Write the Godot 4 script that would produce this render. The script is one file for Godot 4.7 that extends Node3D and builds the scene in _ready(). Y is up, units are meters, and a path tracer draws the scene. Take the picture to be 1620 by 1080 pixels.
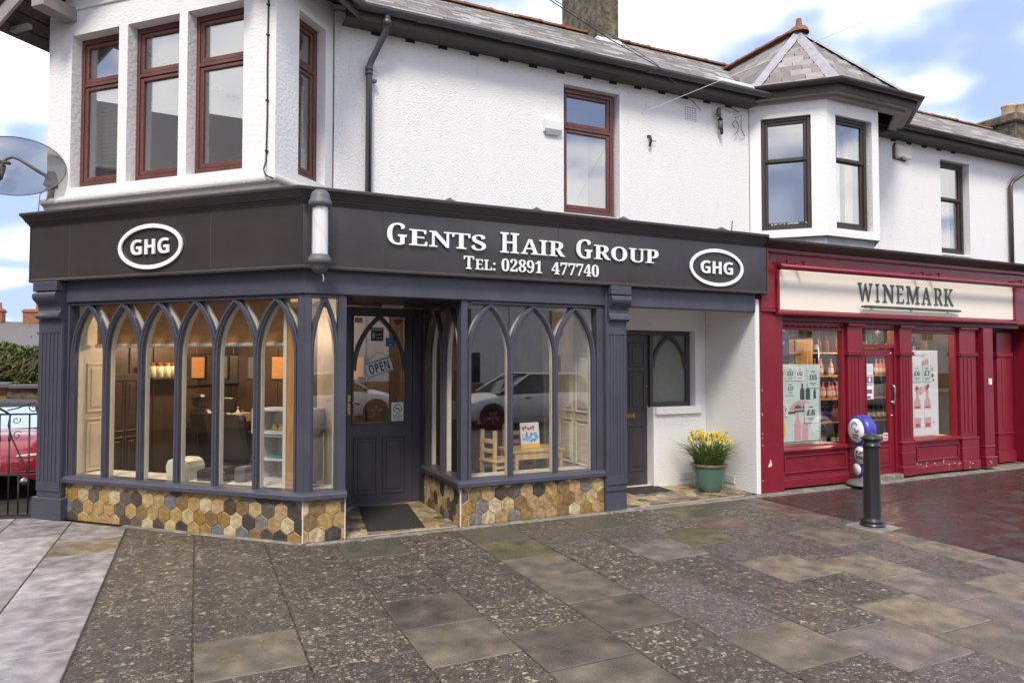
extends Node3D

var T := Transform3D()
var TL := Transform3D()
var TB := Transform3D()
var M := {}
var rng := RandomNumberGenerator.new()
var names := {}
var sky_img: Image
const TILT := 0.40403          # tangent of half the angle between the two shop fronts


func _ready():
	rng.seed = 20240
	# ---- camera
	var cam := Camera3D.new()
	cam.name = "camera"
	cam.fov = 53.38
	cam.near = 0.05
	cam.far = 600.0
	cam.position = Vector3(0, 1.7, 6.65)
	cam.rotation_degrees = Vector3(1.77, -24.9, 0)
	add_child(cam)
	cam.current = true
	# ---- sky, sun, exposure
	var we := WorldEnvironment.new()
	we.name = "environment"
	var e := Environment.new()
	e.background_mode = Environment.BG_SKY
	var sky := Sky.new()
	var pm := PanoramaSkyMaterial.new()
	pm.panorama = sky_texture()
	pm.energy_multiplier = 1.0
	sky.sky_material = pm
	e.sky = sky
	e.background_energy_multiplier = 1.0
	e.tonemap_mode = Environment.TONE_MAPPER_LINEAR
	e.tonemap_exposure = 2.22
	e.sdfgi_enabled = true
	e.ssao_enabled = true
	e.ssil_enabled = true
	we.environment = e
	add_child(we)
	var sun := DirectionalLight3D.new()
	sun.name = "sun"
	sun.light_energy = 0.54
	sun.light_color = Color(1.0, 0.965, 0.92)
	sun.light_angular_distance = 16.0
	sun.shadow_enabled = true
	sun.look_at_from_position(Vector3(-4.5, 11, 7.5), Vector3.ZERO)
	add_child(sun)
	# ---- frames: TL is the left shop front, TB the return of the bay above it
	var a := deg_to_rad(44.0)
	TL = Transform3D(Basis(Vector3(cos(a), 0, sin(a)), Vector3.UP, Vector3(-sin(a), 0, cos(a))), Vector3(0.92, 0, 0))
	materials()
	build_ground()
	build_house()
	build_salon()
	build_wine_shop()
	build_street_things()
	build_inside()
	build_background()


# =====================================================================  small tools
func numbered(n: String) -> String:
	if not names.has(n):
		names[n] = 0
		return n
	names[n] += 1
	return "%s_%03d" % [n, names[n]]


func thing(called: String, label: String, category: String, group := "") -> Node3D:
	var o := Node3D.new()
	o.name = numbered(called)
	add_child(o)
	tag(o, label, category, group)
	return o


func tag(o: Node, label: String, category := "", group := "", kind := ""):
	if label != "":
		o.set_meta("label", label)
	if category != "":
		o.set_meta("category", category)
	if group != "":
		o.set_meta("group", group)
	if kind != "":
		o.set_meta("kind", kind)


func tops(called: String, label: String, category: String, s: SurfaceTool, m: Material, group := "") -> MeshInstance3D:
	var o := obj(numbered(called), s, m, self)
	tag(o, label, category, group)
	return o


func structure(called: String, s: SurfaceTool, m: Material, label := "") -> MeshInstance3D:
	var o := obj(numbered(called), s, m, self)
	tag(o, label, "", "", "structure")
	return o


func st() -> SurfaceTool:
	var s := SurfaceTool.new()
	s.begin(Mesh.PRIMITIVE_TRIANGLES)
	s.set_smooth_group(-1)
	return s


func done(s: SurfaceTool, m: Material) -> ArrayMesh:
	s.generate_normals()
	var me := s.commit()
	if me.get_surface_count() > 0:
		me.surface_set_material(0, m)
	return me


func obj(called: String, s: SurfaceTool, m: Material, parent: Node) -> MeshInstance3D:
	return put(called, done(s, m), parent)


func put(called: String, me: Mesh, parent: Node, at := Transform3D()) -> MeshInstance3D:
	var o := MeshInstance3D.new()
	o.name = called
	o.mesh = me
	o.transform = at
	parent.add_child(o, true)
	return o


func group_node(called: String, parent: Node) -> Node3D:
	var o := Node3D.new()
	o.name = called
	parent.add_child(o, true)
	return o


# puts the origin of a thing at its foot without moving what it is made of
func rebase(o: Node3D):
	var box := AABB()
	var first := true
	for c in o.find_children("*", "MeshInstance3D", true, false):
		var x := Transform3D()
		var n: Node = c
		while n != o:
			x = (n as Node3D).transform * x
			n = n.get_parent()
		var b: AABB = x * (c as MeshInstance3D).mesh.get_aabb()
		box = b if first else box.merge(b)
		first = false
	if first:
		return
	var p := Vector3(box.get_center().x, box.position.y, box.get_center().z)
	for c in o.get_children():
		if c is Node3D:
			c.position -= p
	o.position += p


func dup(o: Node3D, at: Vector3, turn: float, label := "") -> Node3D:
	var r: Node3D = o.duplicate()
	r.name = numbered(str(o.name).rstrip("0123456789").trim_suffix("_"))
	add_child(r)
	r.position = at
	r.rotation.y = turn
	if label != "":
		r.set_meta("label", label)
	return r


func tri(s: SurfaceTool, a: Vector3, b: Vector3, c: Vector3):
	s.add_vertex(T * a)
	s.add_vertex(T * b)
	s.add_vertex(T * c)


func quad(s: SurfaceTool, a: Vector3, b: Vector3, c: Vector3, d: Vector3):
	tri(s, a, b, c)
	tri(s, a, c, d)


# a quad or triangle turned so that it faces away from the point inside
func out4(s: SurfaceTool, a: Vector3, b: Vector3, c: Vector3, d: Vector3, inside: Vector3):
	if (a - c).cross(a - b).dot((a + b + c + d) / 4.0 - inside) >= 0.0:
		quad(s, a, b, c, d)
	else:
		quad(s, a, d, c, b)


func out3(s: SurfaceTool, a: Vector3, b: Vector3, c: Vector3, inside: Vector3):
	if (a - c).cross(a - b).dot((a + b + c) / 3.0 - inside) >= 0.0:
		tri(s, a, b, c)
	else:
		tri(s, a, c, b)


func bx(s: SurfaceTool, x0: float, x1: float, y0: float, y1: float, z0: float, z1: float, b := 0.0):
	var lo := Vector3(minf(x0, x1), minf(y0, y1), minf(z0, z1))
	var hi := Vector3(maxf(x0, x1), maxf(y0, y1), maxf(z0, z1))
	var c := (lo + hi) / 2
	var h := (hi - lo) / 2
	b = minf(b, minf(h.x, minf(h.y, h.z)) * 0.9)
	var k := func(sx, sy, sz, axis):
		var v := Vector3(sx * (h.x - b), sy * (h.y - b), sz * (h.z - b))
		v[axis] = [sx, sy, sz][axis] * h[axis]
		return c + v
	for sg in [-1, 1]:
		out4(s, k.call(sg, -1, -1, 0), k.call(sg, 1, -1, 0), k.call(sg, 1, 1, 0), k.call(sg, -1, 1, 0), c)
		out4(s, k.call(-1, sg, -1, 1), k.call(1, sg, -1, 1), k.call(1, sg, 1, 1), k.call(-1, sg, 1, 1), c)
		out4(s, k.call(-1, -1, sg, 2), k.call(1, -1, sg, 2), k.call(1, 1, sg, 2), k.call(-1, 1, sg, 2), c)
	if b <= 0.0:
		return
	for p in [-1, 1]:
		for q in [-1, 1]:
			out4(s, k.call(p, q, -1, 0), k.call(p, q, 1, 0), k.call(p, q, 1, 1), k.call(p, q, -1, 1), c)
			out4(s, k.call(p, -1, q, 0), k.call(p, 1, q, 0), k.call(p, 1, q, 2), k.call(p, -1, q, 2), c)
			out4(s, k.call(-1, p, q, 1), k.call(1, p, q, 1), k.call(1, p, q, 2), k.call(-1, p, q, 2), c)
			for r in [-1, 1]:
				out3(s, k.call(p, q, r, 0), k.call(p, q, r, 1), k.call(p, q, r, 2), c)


func inset(poly: PackedVector2Array, b: float) -> PackedVector2Array:
	var n := poly.size()
	var r := PackedVector2Array()
	var sg := -1.0 if Geometry2D.is_polygon_clockwise(poly) else 1.0
	for i in n:
		var p := poly[(i + n - 1) % n]
		var q := poly[i]
		var t := poly[(i + 1) % n]
		var d0 := (q - p).normalized()
		var d1 := (t - q).normalized()
		var n0 := Vector2(-d0.y, d0.x) * sg
		var n1 := Vector2(-d1.y, d1.x) * sg
		var m := (n0 + n1).normalized()
		r.append(q + m * b / maxf(0.4, m.dot(n0)))
	return r


# a flat shape in x and y with thickness from z0 to z1, its front edge eased by b
func ext(s: SurfaceTool, poly: PackedVector2Array, z0: float, z1: float, b := 0.0, back := true):
	var n := poly.size()
	if n < 3:
		return
	var front := inset(poly, b) if b > 0.0 else poly
	var zm := z1 - b * signf(z1 - z0)
	var cc := Vector2.ZERO
	for p in poly:
		cc += p / n
	var ix := Geometry2D.triangulate_polygon(front)
	for i in range(0, ix.size(), 3):
		var a := front[ix[i]]
		var c := front[ix[i + 1]]
		var d := front[ix[i + 2]]
		out3(s, Vector3(a.x, a.y, z1), Vector3(c.x, c.y, z1), Vector3(d.x, d.y, z1), Vector3(cc.x, cc.y, z0 - (z1 - z0) * 50))
	if back:
		ix = Geometry2D.triangulate_polygon(poly)
		for i in range(0, ix.size(), 3):
			var a := poly[ix[i]]
			var c := poly[ix[i + 1]]
			var d := poly[ix[i + 2]]
			out3(s, Vector3(a.x, a.y, z0), Vector3(c.x, c.y, z0), Vector3(d.x, d.y, z0), Vector3(cc.x, cc.y, z1 + (z1 - z0) * 50))
	var cw := Geometry2D.is_polygon_clockwise(poly)
	for i in n:
		var p := poly[i]
		var q := poly[(i + 1) % n]
		var e := (q - p).normalized()
		var nn := Vector2(-e.y, e.x) if cw else Vector2(e.y, -e.x)
		var mid := (p + q) / 2 - nn * 0.01
		var inside := Vector3(mid.x, mid.y, (z0 + z1) / 2)
		out4(s, Vector3(p.x, p.y, z0), Vector3(q.x, q.y, z0), Vector3(q.x, q.y, zm), Vector3(p.x, p.y, zm), inside)
		if b > 0.0:
			var fp := front[i]
			var fq := front[(i + 1) % n]
			out4(s, Vector3(p.x, p.y, zm), Vector3(q.x, q.y, zm), Vector3(fq.x, fq.y, z1), Vector3(fp.x, fp.y, z1), Vector3(cc.x, cc.y, z0 - (z1 - z0)))


# a moulding of width w that follows a line in the x y plane, from z0 (back) to z1 (front)
func strip(s: SurfaceTool, pts: PackedVector2Array, w: float, z0: float, z1: float, b := 0.006, groove := 0.0):
	var n := pts.size()
	var nr := PackedVector2Array()
	for i in n:
		var d := Vector2.ZERO
		if i > 0:
			d += (pts[i] - pts[i - 1]).normalized()
		if i < n - 1:
			d += (pts[i + 1] - pts[i]).normalized()
		d = d.normalized()
		nr.append(Vector2(-d.y, d.x))
	var sec := [Vector2(-w / 2, z0), Vector2(-w / 2, z1 - b), Vector2(-w / 2 + b, z1), Vector2(w / 2 - b, z1), Vector2(w / 2, z1 - b), Vector2(w / 2, z0)]
	if groove > 0.0:
		sec = [Vector2(-w / 2, z0), Vector2(-w / 2, z1 - groove), Vector2(-w * 0.3, z1 - groove * 0.8), Vector2(-w * 0.22, z1), Vector2(w * 0.22, z1), Vector2(w * 0.3, z1 - groove * 0.8), Vector2(w / 2, z1 - groove), Vector2(w / 2, z0)]
	for i in n - 1:
		for j in sec.size() - 1:
			var p: Vector2 = sec[j]
			var q: Vector2 = sec[j + 1]
			var a0 := pts[i] + nr[i] * p.x
			var a1 := pts[i + 1] + nr[i + 1] * p.x
			var b0 := pts[i] + nr[i] * q.x
			var b1 := pts[i + 1] + nr[i + 1] * q.x
			var m := (pts[i] + pts[i + 1]) / 2
			out4(s, Vector3(a0.x, a0.y, p.y), Vector3(a1.x, a1.y, p.y), Vector3(b1.x, b1.y, q.y), Vector3(b0.x, b0.y, q.y), Vector3(m.x, m.y, (z0 + z1) / 2 - 0.002))
	for e in [0, n - 1]:
		for j in range(1, sec.size() - 1):
			var a := pts[e] + nr[e] * (sec[0] as Vector2).x
			var p: Vector2 = pts[e] + nr[e] * (sec[j] as Vector2).x
			var q: Vector2 = pts[e] + nr[e] * (sec[j + 1] as Vector2).x
			var m := (pts[0] + pts[n - 1]) / 2
			out3(s, Vector3(a.x, a.y, (sec[0] as Vector2).y), Vector3(p.x, p.y, (sec[j] as Vector2).y), Vector3(q.x, q.y, (sec[j + 1] as Vector2).y), Vector3(m.x, m.y, z0))


# a profile in (z, y) run along x; m0 and m1 slant its ends (mitres)
func run(s: SurfaceTool, prof: Array, x0: float, x1: float, m0 := 0.0, m1 := 0.0, caps := true):
	var n := prof.size()
	var c := Vector2.ZERO
	for p in prof:
		c += p / n
	for i in n:
		var p: Vector2 = prof[i]
		var q: Vector2 = prof[(i + 1) % n]
		var e := (q - p).orthogonal().normalized()
		var poly := PackedVector2Array(prof)
		if not Geometry2D.is_polygon_clockwise(poly):
			e = -e
		var mid := (p + q) / 2 + e * 0.001
		var inside := Vector3((x0 + x1) / 2, mid.y, mid.x)
		if Geometry2D.is_point_in_polygon(mid, poly) == false:
			mid = (p + q) / 2 - e * 0.001
			inside = Vector3((x0 + x1) / 2, mid.y, mid.x)
		out4(s, Vector3(x0 + m0 * p.x, p.y, p.x), Vector3(x1 + m1 * p.x, p.y, p.x), Vector3(x1 + m1 * q.x, q.y, q.x), Vector3(x0 + m0 * q.x, q.y, q.x), inside)
	if caps:
		var ix := Geometry2D.triangulate_polygon(PackedVector2Array(prof))
		for i in range(0, ix.size(), 3):
			var a: Vector2 = prof[ix[i]]
			var b: Vector2 = prof[ix[i + 1]]
			var d: Vector2 = prof[ix[i + 2]]
			out3(s, Vector3(x0 + m0 * a.x, a.y, a.x), Vector3(x0 + m0 * b.x, b.y, b.x), Vector3(x0 + m0 * d.x, d.y, d.x), Vector3(x1, c.y, c.x))
			out3(s, Vector3(x1 + m1 * a.x, a.y, a.x), Vector3(x1 + m1 * b.x, b.y, b.x), Vector3(x1 + m1 * d.x, d.y, d.x), Vector3(x0, c.y, c.x))


func lathe(s: SurfaceTool, prof: Array, seg: int, at := Vector3.ZERO, squash := 1.0):
	s.set_smooth_group(0)
	for i in prof.size() - 1:
		var p: Vector2 = prof[i]
		var q: Vector2 = prof[i + 1]
		if p.is_equal_approx(q):
			continue
		for k in seg:
			var a := TAU * k / seg
			var b := TAU * (k + 1) / seg
			var v := [at + Vector3(cos(a) * p.x, p.y, sin(a) * p.x * squash), at + Vector3(cos(b) * p.x, p.y, sin(b) * p.x * squash), at + Vector3(cos(b) * q.x, q.y, sin(b) * q.x * squash), at + Vector3(cos(a) * q.x, q.y, sin(a) * q.x * squash)]
			if p.x > 0.0:
				tri(s, v[0], v[1], v[2])
			if q.x > 0.0:
				tri(s, v[0], v[2], v[3])
	s.set_smooth_group(-1)


func tube(s: SurfaceTool, pts: Array, r: float, seg := 8, r1 := -1.0):
	if r1 < 0.0:
		r1 = r
	s.set_smooth_group(0)
	var n := pts.size()
	var up := Vector3.UP
	var ring := []
	for i in n:
		var d: Vector3 = (pts[mini(i + 1, n - 1)] - pts[maxi(i - 1, 0)]).normalized()
		if absf(d.dot(up)) > 0.95:
			up = Vector3.RIGHT if absf(d.x) < 0.8 else Vector3.BACK
		var u := d.cross(up).normalized()
		var w := u.cross(d).normalized()
		up = w
		var rr := lerpf(r, r1, float(i) / maxi(n - 1, 1))
		var c := []
		for k in seg:
			var a := TAU * k / seg
			c.append(pts[i] + (u * cos(a) + w * sin(a)) * rr)
		ring.append(c)
	for i in n - 1:
		for k in seg:
			quad(s, ring[i][k], ring[i + 1][k], ring[i + 1][(k + 1) % seg], ring[i][(k + 1) % seg])
	for k in range(1, seg - 1):
		tri(s, ring[0][0], ring[0][k], ring[0][k + 1])
		tri(s, ring[n - 1][0], ring[n - 1][k + 1], ring[n - 1][k])
	s.set_smooth_group(-1)


# raised lettering that fills the box from (x0, y0) to (x1, y1) with its back at z, in frame fr
func letters(called: String, text: String, fr: Transform3D, x0: float, x1: float, y0: float, y1: float, z: float, depth: float, m: Material, parent: Node, font := "Droid Serif", weight := 700) -> MeshInstance3D:
	var f := SystemFont.new()
	f.font_names = PackedStringArray([font])
	f.font_weight = weight
	var tm := TextMesh.new()
	tm.text = text
	tm.font = f
	tm.font_size = 64
	tm.pixel_size = 0.01
	tm.depth = 0.1
	tm.curve_step = 1.5
	tm.material = m
	var b := tm.get_aabb()
	var sx := (x1 - x0) / maxf(b.size.x, 0.001)
	var sy := (y1 - y0) / maxf(b.size.y, 0.001)
	var sz := depth / maxf(b.size.z, 0.001)
	var t := Transform3D(Basis(Vector3(sx, 0, 0), Vector3(0, sy, 0), Vector3(0, 0, sz)), Vector3(x0 - b.position.x * sx, y0 - b.position.y * sy, z - b.position.z * sz))
	return put(called, tm, parent, fr * t)


func arc_pts(c: Vector2, rx: float, ry: float, a0: float, a1: float, n: int) -> PackedVector2Array:
	var r := PackedVector2Array()
	for i in n + 1:
		var a := lerpf(a0, a1, float(i) / n)
		r.append(c + Vector2(cos(a) * rx, sin(a) * ry))
	return r


# one side of a pointed arch: from (x, y) at the springing to the apex at (ax, ay)
func lancet(x: float, y: float, ax: float, ay: float, n := 9) -> PackedVector2Array:
	var a := absf(ax - x)
	var h := ay - y
	var r := (h * h + a * a) / (2 * a)
	var sg := signf(ax - x)
	var top := asin(clampf(h / r, -1, 1))
	var p := PackedVector2Array()
	for i in n + 1:
		var t := top * i / n
		p.append(Vector2(x + sg * (r - r * cos(t)), y + r * sin(t)))
	return p


# a wall in the x y plane with openings [x0, x1, y0, y1], front at z, going back by d
func wall(s: SurfaceTool, x0: float, x1: float, y0: float, y1: float, z: float, d: float, holes: Array):
	var xs := [x0, x1]
	var ys := [y0, y1]
	for h in holes:
		xs.append_array([h[0], h[1]])
		ys.append_array([h[2], h[3]])
	xs.sort()
	ys.sort()
	for i in xs.size() - 1:
		for j in ys.size() - 1:
			if xs[i + 1] - xs[i] < 0.0005 or ys[j + 1] - ys[j] < 0.0005:
				continue
			var cx: float = (xs[i] + xs[i + 1]) / 2
			var cy: float = (ys[j] + ys[j + 1]) / 2
			var free := true
			for h in holes:
				if cx > h[0] and cx < h[1] and cy > h[2] and cy < h[3]:
					free = false
			if free:
				for zz in [[z, -1.0], [z - d, 1.0]]:
					out4(s, Vector3(xs[i], ys[j], zz[0]), Vector3(xs[i + 1], ys[j], zz[0]), Vector3(xs[i + 1], ys[j + 1], zz[0]), Vector3(xs[i], ys[j + 1], zz[0]), Vector3(cx, cy, zz[0] + zz[1]))
	for h in holes:
		var c := Vector3((h[0] + h[1]) / 2, (h[2] + h[3]) / 2, z - d / 2)
		for e in [[h[0], h[2], h[0], h[3]], [h[1], h[2], h[1], h[3]], [h[0], h[3], h[1], h[3]], [h[0], h[2], h[1], h[2]]]:
			out4(s, Vector3(e[0], e[1], z), Vector3(e[2], e[3], z), Vector3(e[2], e[3], z - d), Vector3(e[0], e[1], z - d), c * 2.0 - c + (Vector3((e[0] + e[2]) / 2, (e[1] + e[3]) / 2, z - d / 2) - c) * 3.0)
	for e in [[x0, y0, x0, y1], [x1, y0, x1, y1], [x0, y1, x1, y1], [x0, y0, x1, y0]]:
		out4(s, Vector3(e[0], e[1], z), Vector3(e[2], e[3], z), Vector3(e[2], e[3], z - d), Vector3(e[0], e[1], z - d), Vector3((x0 + x1) / 2, (y0 + y1) / 2, z - d / 2))


func rect(x0: float, y0: float, x1: float, y1: float) -> PackedVector2Array:
	return PackedVector2Array([Vector2(x0, y0), Vector2(x1, y0), Vector2(x1, y1), Vector2(x0, y1)])


func hexagon(c: Vector2, flat: float) -> PackedVector2Array:
	var r := PackedVector2Array()
	for i in 6:
		var a := PI / 6 + i * PI / 3
		r.append(c + Vector2(cos(a), sin(a)) * flat / sqrt(3.0))
	return r


# =====================================================================  materials
func lin(r: float, g: float, b: float) -> Color:
	return Color(r, g, b).linear_to_srgb()


func mat(key: String, c: Color, rough := 0.6, metal := 0.0, spec := 0.5) -> StandardMaterial3D:
	var m := StandardMaterial3D.new()
	m.resource_name = key
	m.albedo_color = c
	m.roughness = rough
	m.metallic = metal
	m.metallic_specular = spec
	m.cull_mode = BaseMaterial3D.CULL_DISABLED
	M[key] = m
	return m


func noise_bytes(size: int, seed_: int, freq: float, type := FastNoiseLite.TYPE_SIMPLEX_SMOOTH, oct := 4, cell := -1) -> PackedByteArray:
	var n := FastNoiseLite.new()
	n.seed = seed_
	n.noise_type = type
	n.frequency = freq
	n.fractal_octaves = oct
	n.fractal_type = FastNoiseLite.FRACTAL_FBM if oct > 1 else FastNoiseLite.FRACTAL_NONE
	if cell >= 0:
		n.cellular_return_type = cell
	var im := n.get_seamless_image(size, size)
	im.convert(Image.FORMAT_L8)
	return im.get_data()


# colour texture from three noises; pick gives a linear grey or colour from values 0..1
func tex(size: int, a: PackedByteArray, b: PackedByteArray, c: PackedByteArray, pick: Callable) -> ImageTexture:
	var d := PackedByteArray()
	d.resize(size * size * 3)
	var k := 0
	for i in size * size:
		var col: Color = pick.call(a[i] / 255.0, b[i] / 255.0, c[i] / 255.0)
		d[k] = int(clampf(col.r, 0, 1) * 255.0)
		d[k + 1] = int(clampf(col.g, 0, 1) * 255.0)
		d[k + 2] = int(clampf(col.b, 0, 1) * 255.0)
		k += 3
	return ImageTexture.create_from_image(Image.create_from_data(size, size, false, Image.FORMAT_RGB8, d))


func relief(size: int, h: PackedByteArray, strength: float) -> ImageTexture:
	var im := Image.create_from_data(size, size, false, Image.FORMAT_L8, h)
	im.convert(Image.FORMAT_RGBA8)
	im.bump_map_to_normal_map(strength)
	return ImageTexture.create_from_image(im)


func world(m: StandardMaterial3D, per_metre: float, stretch := Vector3.ONE) -> StandardMaterial3D:
	m.uv1_triplanar = true
	m.uv1_world_triplanar = true
	m.uv1_scale = stretch * per_metre
	m.uv1_triplanar_sharpness = 6.0
	return m


func bumpy(m: StandardMaterial3D, t: Texture2D, amount: float) -> StandardMaterial3D:
	m.normal_enabled = true
	m.normal_texture = t
	m.normal_scale = amount
	return m


func glass(key: String, alpha: float, tint: Color, rough := 0.0) -> StandardMaterial3D:
	var m := mat(key, Color(tint.r, tint.g, tint.b, alpha), rough, 0.0, 0.5)
	m.transparency = BaseMaterial3D.TRANSPARENCY_ALPHA
	return m


# a pane that mirrors a share of what stands before it and lets the rest through
func coated(key: String, share: float):
	var m := mat(key, Color(0.92, 0.92, 0.92, share), 0.01, 1.0)
	m.transparency = BaseMaterial3D.TRANSPARENCY_ALPHA
	var im := Image.create(4, 4, false, Image.FORMAT_RGB8)
	im.fill(Color.WHITE)
	m.albedo_texture = ImageTexture.create_from_image(im)


func materials():
	var soft := noise_bytes(512, 3, 0.008, FastNoiseLite.TYPE_SIMPLEX_SMOOTH, 5)
	var fine := noise_bytes(512, 4, 0.11, FastNoiseLite.TYPE_SIMPLEX_SMOOTH, 3)
	var grit := noise_bytes(512, 5, 0.35, FastNoiseLite.TYPE_SIMPLEX, 2)
	var cells := noise_bytes(512, 6, 0.09, FastNoiseLite.TYPE_CELLULAR, 1, FastNoiseLite.RETURN_DISTANCE)
	var mid := noise_bytes(512, 8, 0.03, FastNoiseLite.TYPE_SIMPLEX_SMOOTH, 4)
	var grit_n := relief(512, grit, 3.0)
	var fine_n := relief(512, fine, 4.0)
	var cell_n := relief(512, cells, 6.0)
	var mottle := tex(512, soft, fine, grit, func(p: float, q: float, r: float): return Color.WHITE * (0.80 + 0.26 * p + 0.10 * (q - 0.5) + 0.06 * (r - 0.5)))
	var worn := tex(512, soft, mid, grit, func(p: float, q: float, r: float): return Color.WHITE * (0.90 + 0.12 * (p - 0.3) + 0.06 * (q - 0.5) + 0.03 * (r - 0.5)))
	# --- white render: roughcast and smooth, a little dirt in large soft stains
	var dirt := tex(512, soft, mid, grit, func(p: float, q: float, r: float):
		var k := clampf((p - 0.62) * 3.0, 0, 1) * clampf((q - 0.45) * 3.0, 0, 1)
		return Color(0.985, 0.98, 0.975).lerp(Color(0.90, 0.885, 0.86), k * 0.5) * (0.985 + 0.03 * (r - 0.5)))
	var m := world(mat("roughcast", lin(0.86, 0.85, 0.845), 0.9), 0.8)
	m.albedo_texture = dirt
	m.heightmap_enabled = false
	bumpy(m, relief(512, noise_bytes(512, 12, 0.095, FastNoiseLite.TYPE_SIMPLEX_SMOOTH, 3), 7.0), 0.5)
	m = world(mat("render", lin(0.86, 0.85, 0.845), 0.85), 0.4)
	m.albedo_texture = dirt
	bumpy(m, fine_n, 0.25)
	m = world(mat("sill", lin(0.66, 0.635, 0.60), 0.85), 0.6)
	m.albedo_texture = dirt
	bumpy(m, fine_n, 0.4)
	# --- painted timber
	for k in [["grey_paint", lin(0.074, 0.075, 0.102), 0.36], ["dark_paint", lin(0.066, 0.060, 0.066), 0.34], ["door_paint", lin(0.080, 0.076, 0.092), 0.32], ["red_paint", lin(0.235, 0.011, 0.026), 0.34], ["red_dark", lin(0.17, 0.008, 0.02), 0.36], ["cream_paint", lin(0.80, 0.74, 0.60), 0.5], ["white_paint", lin(0.78, 0.77, 0.75), 0.45], ["soffit", lin(0.085, 0.070, 0.064), 0.7], ["soffit_pale", lin(0.36, 0.325, 0.31), 0.7], ["sash_dark", lin(0.045, 0.030, 0.026), 0.55]]:
		m = world(mat(k[0], k[1], k[2]), 0.5)
		m.albedo_texture = worn
		bumpy(m, fine_n, 0.06)
	mat("cream_sign", lin(0.82, 0.74, 0.63), 0.45)
	m = world(mat("sign_face", lin(0.056, 0.049, 0.052), 0.16), 0.35)
	m.albedo_texture = worn
	m = world(mat("cornice", lin(0.070, 0.058, 0.058), 0.45), 0.5)
	m.albedo_texture = worn
	m = world(mat("cornice_old", lin(0.048, 0.034, 0.028), 0.7), 0.8)
	m.albedo_texture = mottle
	m = world(mat("window_brown", lin(0.150, 0.052, 0.040), 0.4), 0.8, Vector3(1, 0.2, 1))
	m.albedo_texture = mottle
	bumpy(m, fine_n, 0.1)
	mat("gutter", lin(0.085, 0.080, 0.086), 0.3)
	mat("gutter_brown", lin(0.055, 0.038, 0.036), 0.3)
	mat("white_plastic", lin(0.75, 0.745, 0.72), 0.4)
	mat("cream_plastic", lin(0.62, 0.58, 0.50), 0.45)
	mat("letter_white", lin(0.84, 0.83, 0.82), 0.4)
	mat("letter_green", lin(0.055, 0.085, 0.07), 0.4)
	mat("black", lin(0.012, 0.012, 0.013), 0.5)
	mat("rubber", lin(0.02, 0.018, 0.017), 0.9)
	mat("cable", lin(0.025, 0.023, 0.022), 0.6)
	mat("iron", lin(0.030, 0.026, 0.025), 0.45, 0.2)
	mat("bollard_iron", lin(0.022, 0.020, 0.021), 0.3, 0.1)
	mat("brass", lin(0.55, 0.38, 0.13), 0.25, 1.0)
	mat("chrome", lin(0.62, 0.62, 0.62), 0.15, 1.0)
	mat("lead", lin(0.36, 0.35, 0.375), 0.5)
	M["lead"].albedo_texture = mottle
	world(M["lead"], 0.7)
	# --- slates
	for i in 6:
		var base: Color = [lin(0.135, 0.115, 0.10), lin(0.20, 0.175, 0.158), lin(0.115, 0.10, 0.098), lin(0.25, 0.22, 0.20), lin(0.175, 0.14, 0.11), lin(0.34, 0.315, 0.295)][i]
		m = world(mat("slate_%d" % i, base, 0.62), 1.3, Vector3(1, 1, 1))
		m.albedo_texture = mottle
		bumpy(m, fine_n, 0.35)
	m = world(mat("ridge", lin(0.25, 0.105, 0.055), 0.85), 1.2)
	m.albedo_texture = mottle
	m = world(mat("chimney_render", lin(0.27, 0.235, 0.18), 0.95), 0.8)
	m.albedo_texture = tex(512, soft, mid, grit, func(p: float, q: float, r: float): return Color(0.98, 0.95, 0.88) * (0.45 + 0.5 * p + 0.3 * (q - 0.5) + 0.35 * (r - 0.5)))
	bumpy(m, fine_n, 0.8)
	m = world(mat("chimney_pot", lin(0.55, 0.43, 0.27), 0.85), 1.5)
	m.albedo_texture = mottle
	# --- hexagon tiles
	var pal := [lin(0.40, 0.25, 0.085), lin(0.52, 0.36, 0.15), lin(0.62, 0.50, 0.26), lin(0.30, 0.20, 0.09), lin(0.115, 0.088, 0.068), lin(0.085, 0.072, 0.064), lin(0.26, 0.24, 0.22), lin(0.20, 0.215, 0.245), lin(0.58, 0.40, 0.22), lin(0.155, 0.135, 0.115), lin(0.48, 0.34, 0.17), lin(0.66, 0.55, 0.36)]
	var glaze := tex(512, mid, soft, fine, func(p: float, q: float, r: float):
		var k := clampf(0.66 + 0.36 * p + 0.20 * (q - 0.5) + 0.06 * (r - 0.5), 0, 1)
		return Color(k, pow(k, 1.12), pow(k, 1.3)))
	for i in pal.size():
		m = world(mat("tile_%d" % i, pal[i], 0.42), 1.15)
		m.albedo_texture = glaze
		m.uv1_offset = Vector3(i * 0.37, i * 0.19, i * 0.53)
		bumpy(m, fine_n, 0.08)
		m = world(mat("floor_tile_%d" % i, pal[i].lerp(lin(0.42, 0.36, 0.28), 0.25), 0.38), 1.15)
		m.albedo_texture = glaze
		m.uv1_offset = Vector3(i * 0.29, i * 0.41, i * 0.13)
	mat("grout", lin(0.58, 0.46, 0.33), 0.9)
	mat("tile_edge", lin(0.72, 0.60, 0.52), 0.6)
	ground_materials(soft, fine, grit, mid, grit_n, cell_n)
	# --- glass
	coated("pane", 0.12)
	coated("pane_up", 0.26)
	glass("obscured", 0.25, Color(0.75, 0.78, 0.74), 0.35)
	glass("dish_mesh", 0.55, Color(0.15, 0.125, 0.145), 0.2)
	mat("screen_glass", lin(0.02, 0.02, 0.022), 0.05)
	# --- inside
	m = world(mat("plaster", lin(0.66, 0.60, 0.47), 0.8), 0.5)
	m.albedo_texture = worn
	mat("plaster_white", lin(0.75, 0.74, 0.70), 0.8)
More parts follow.
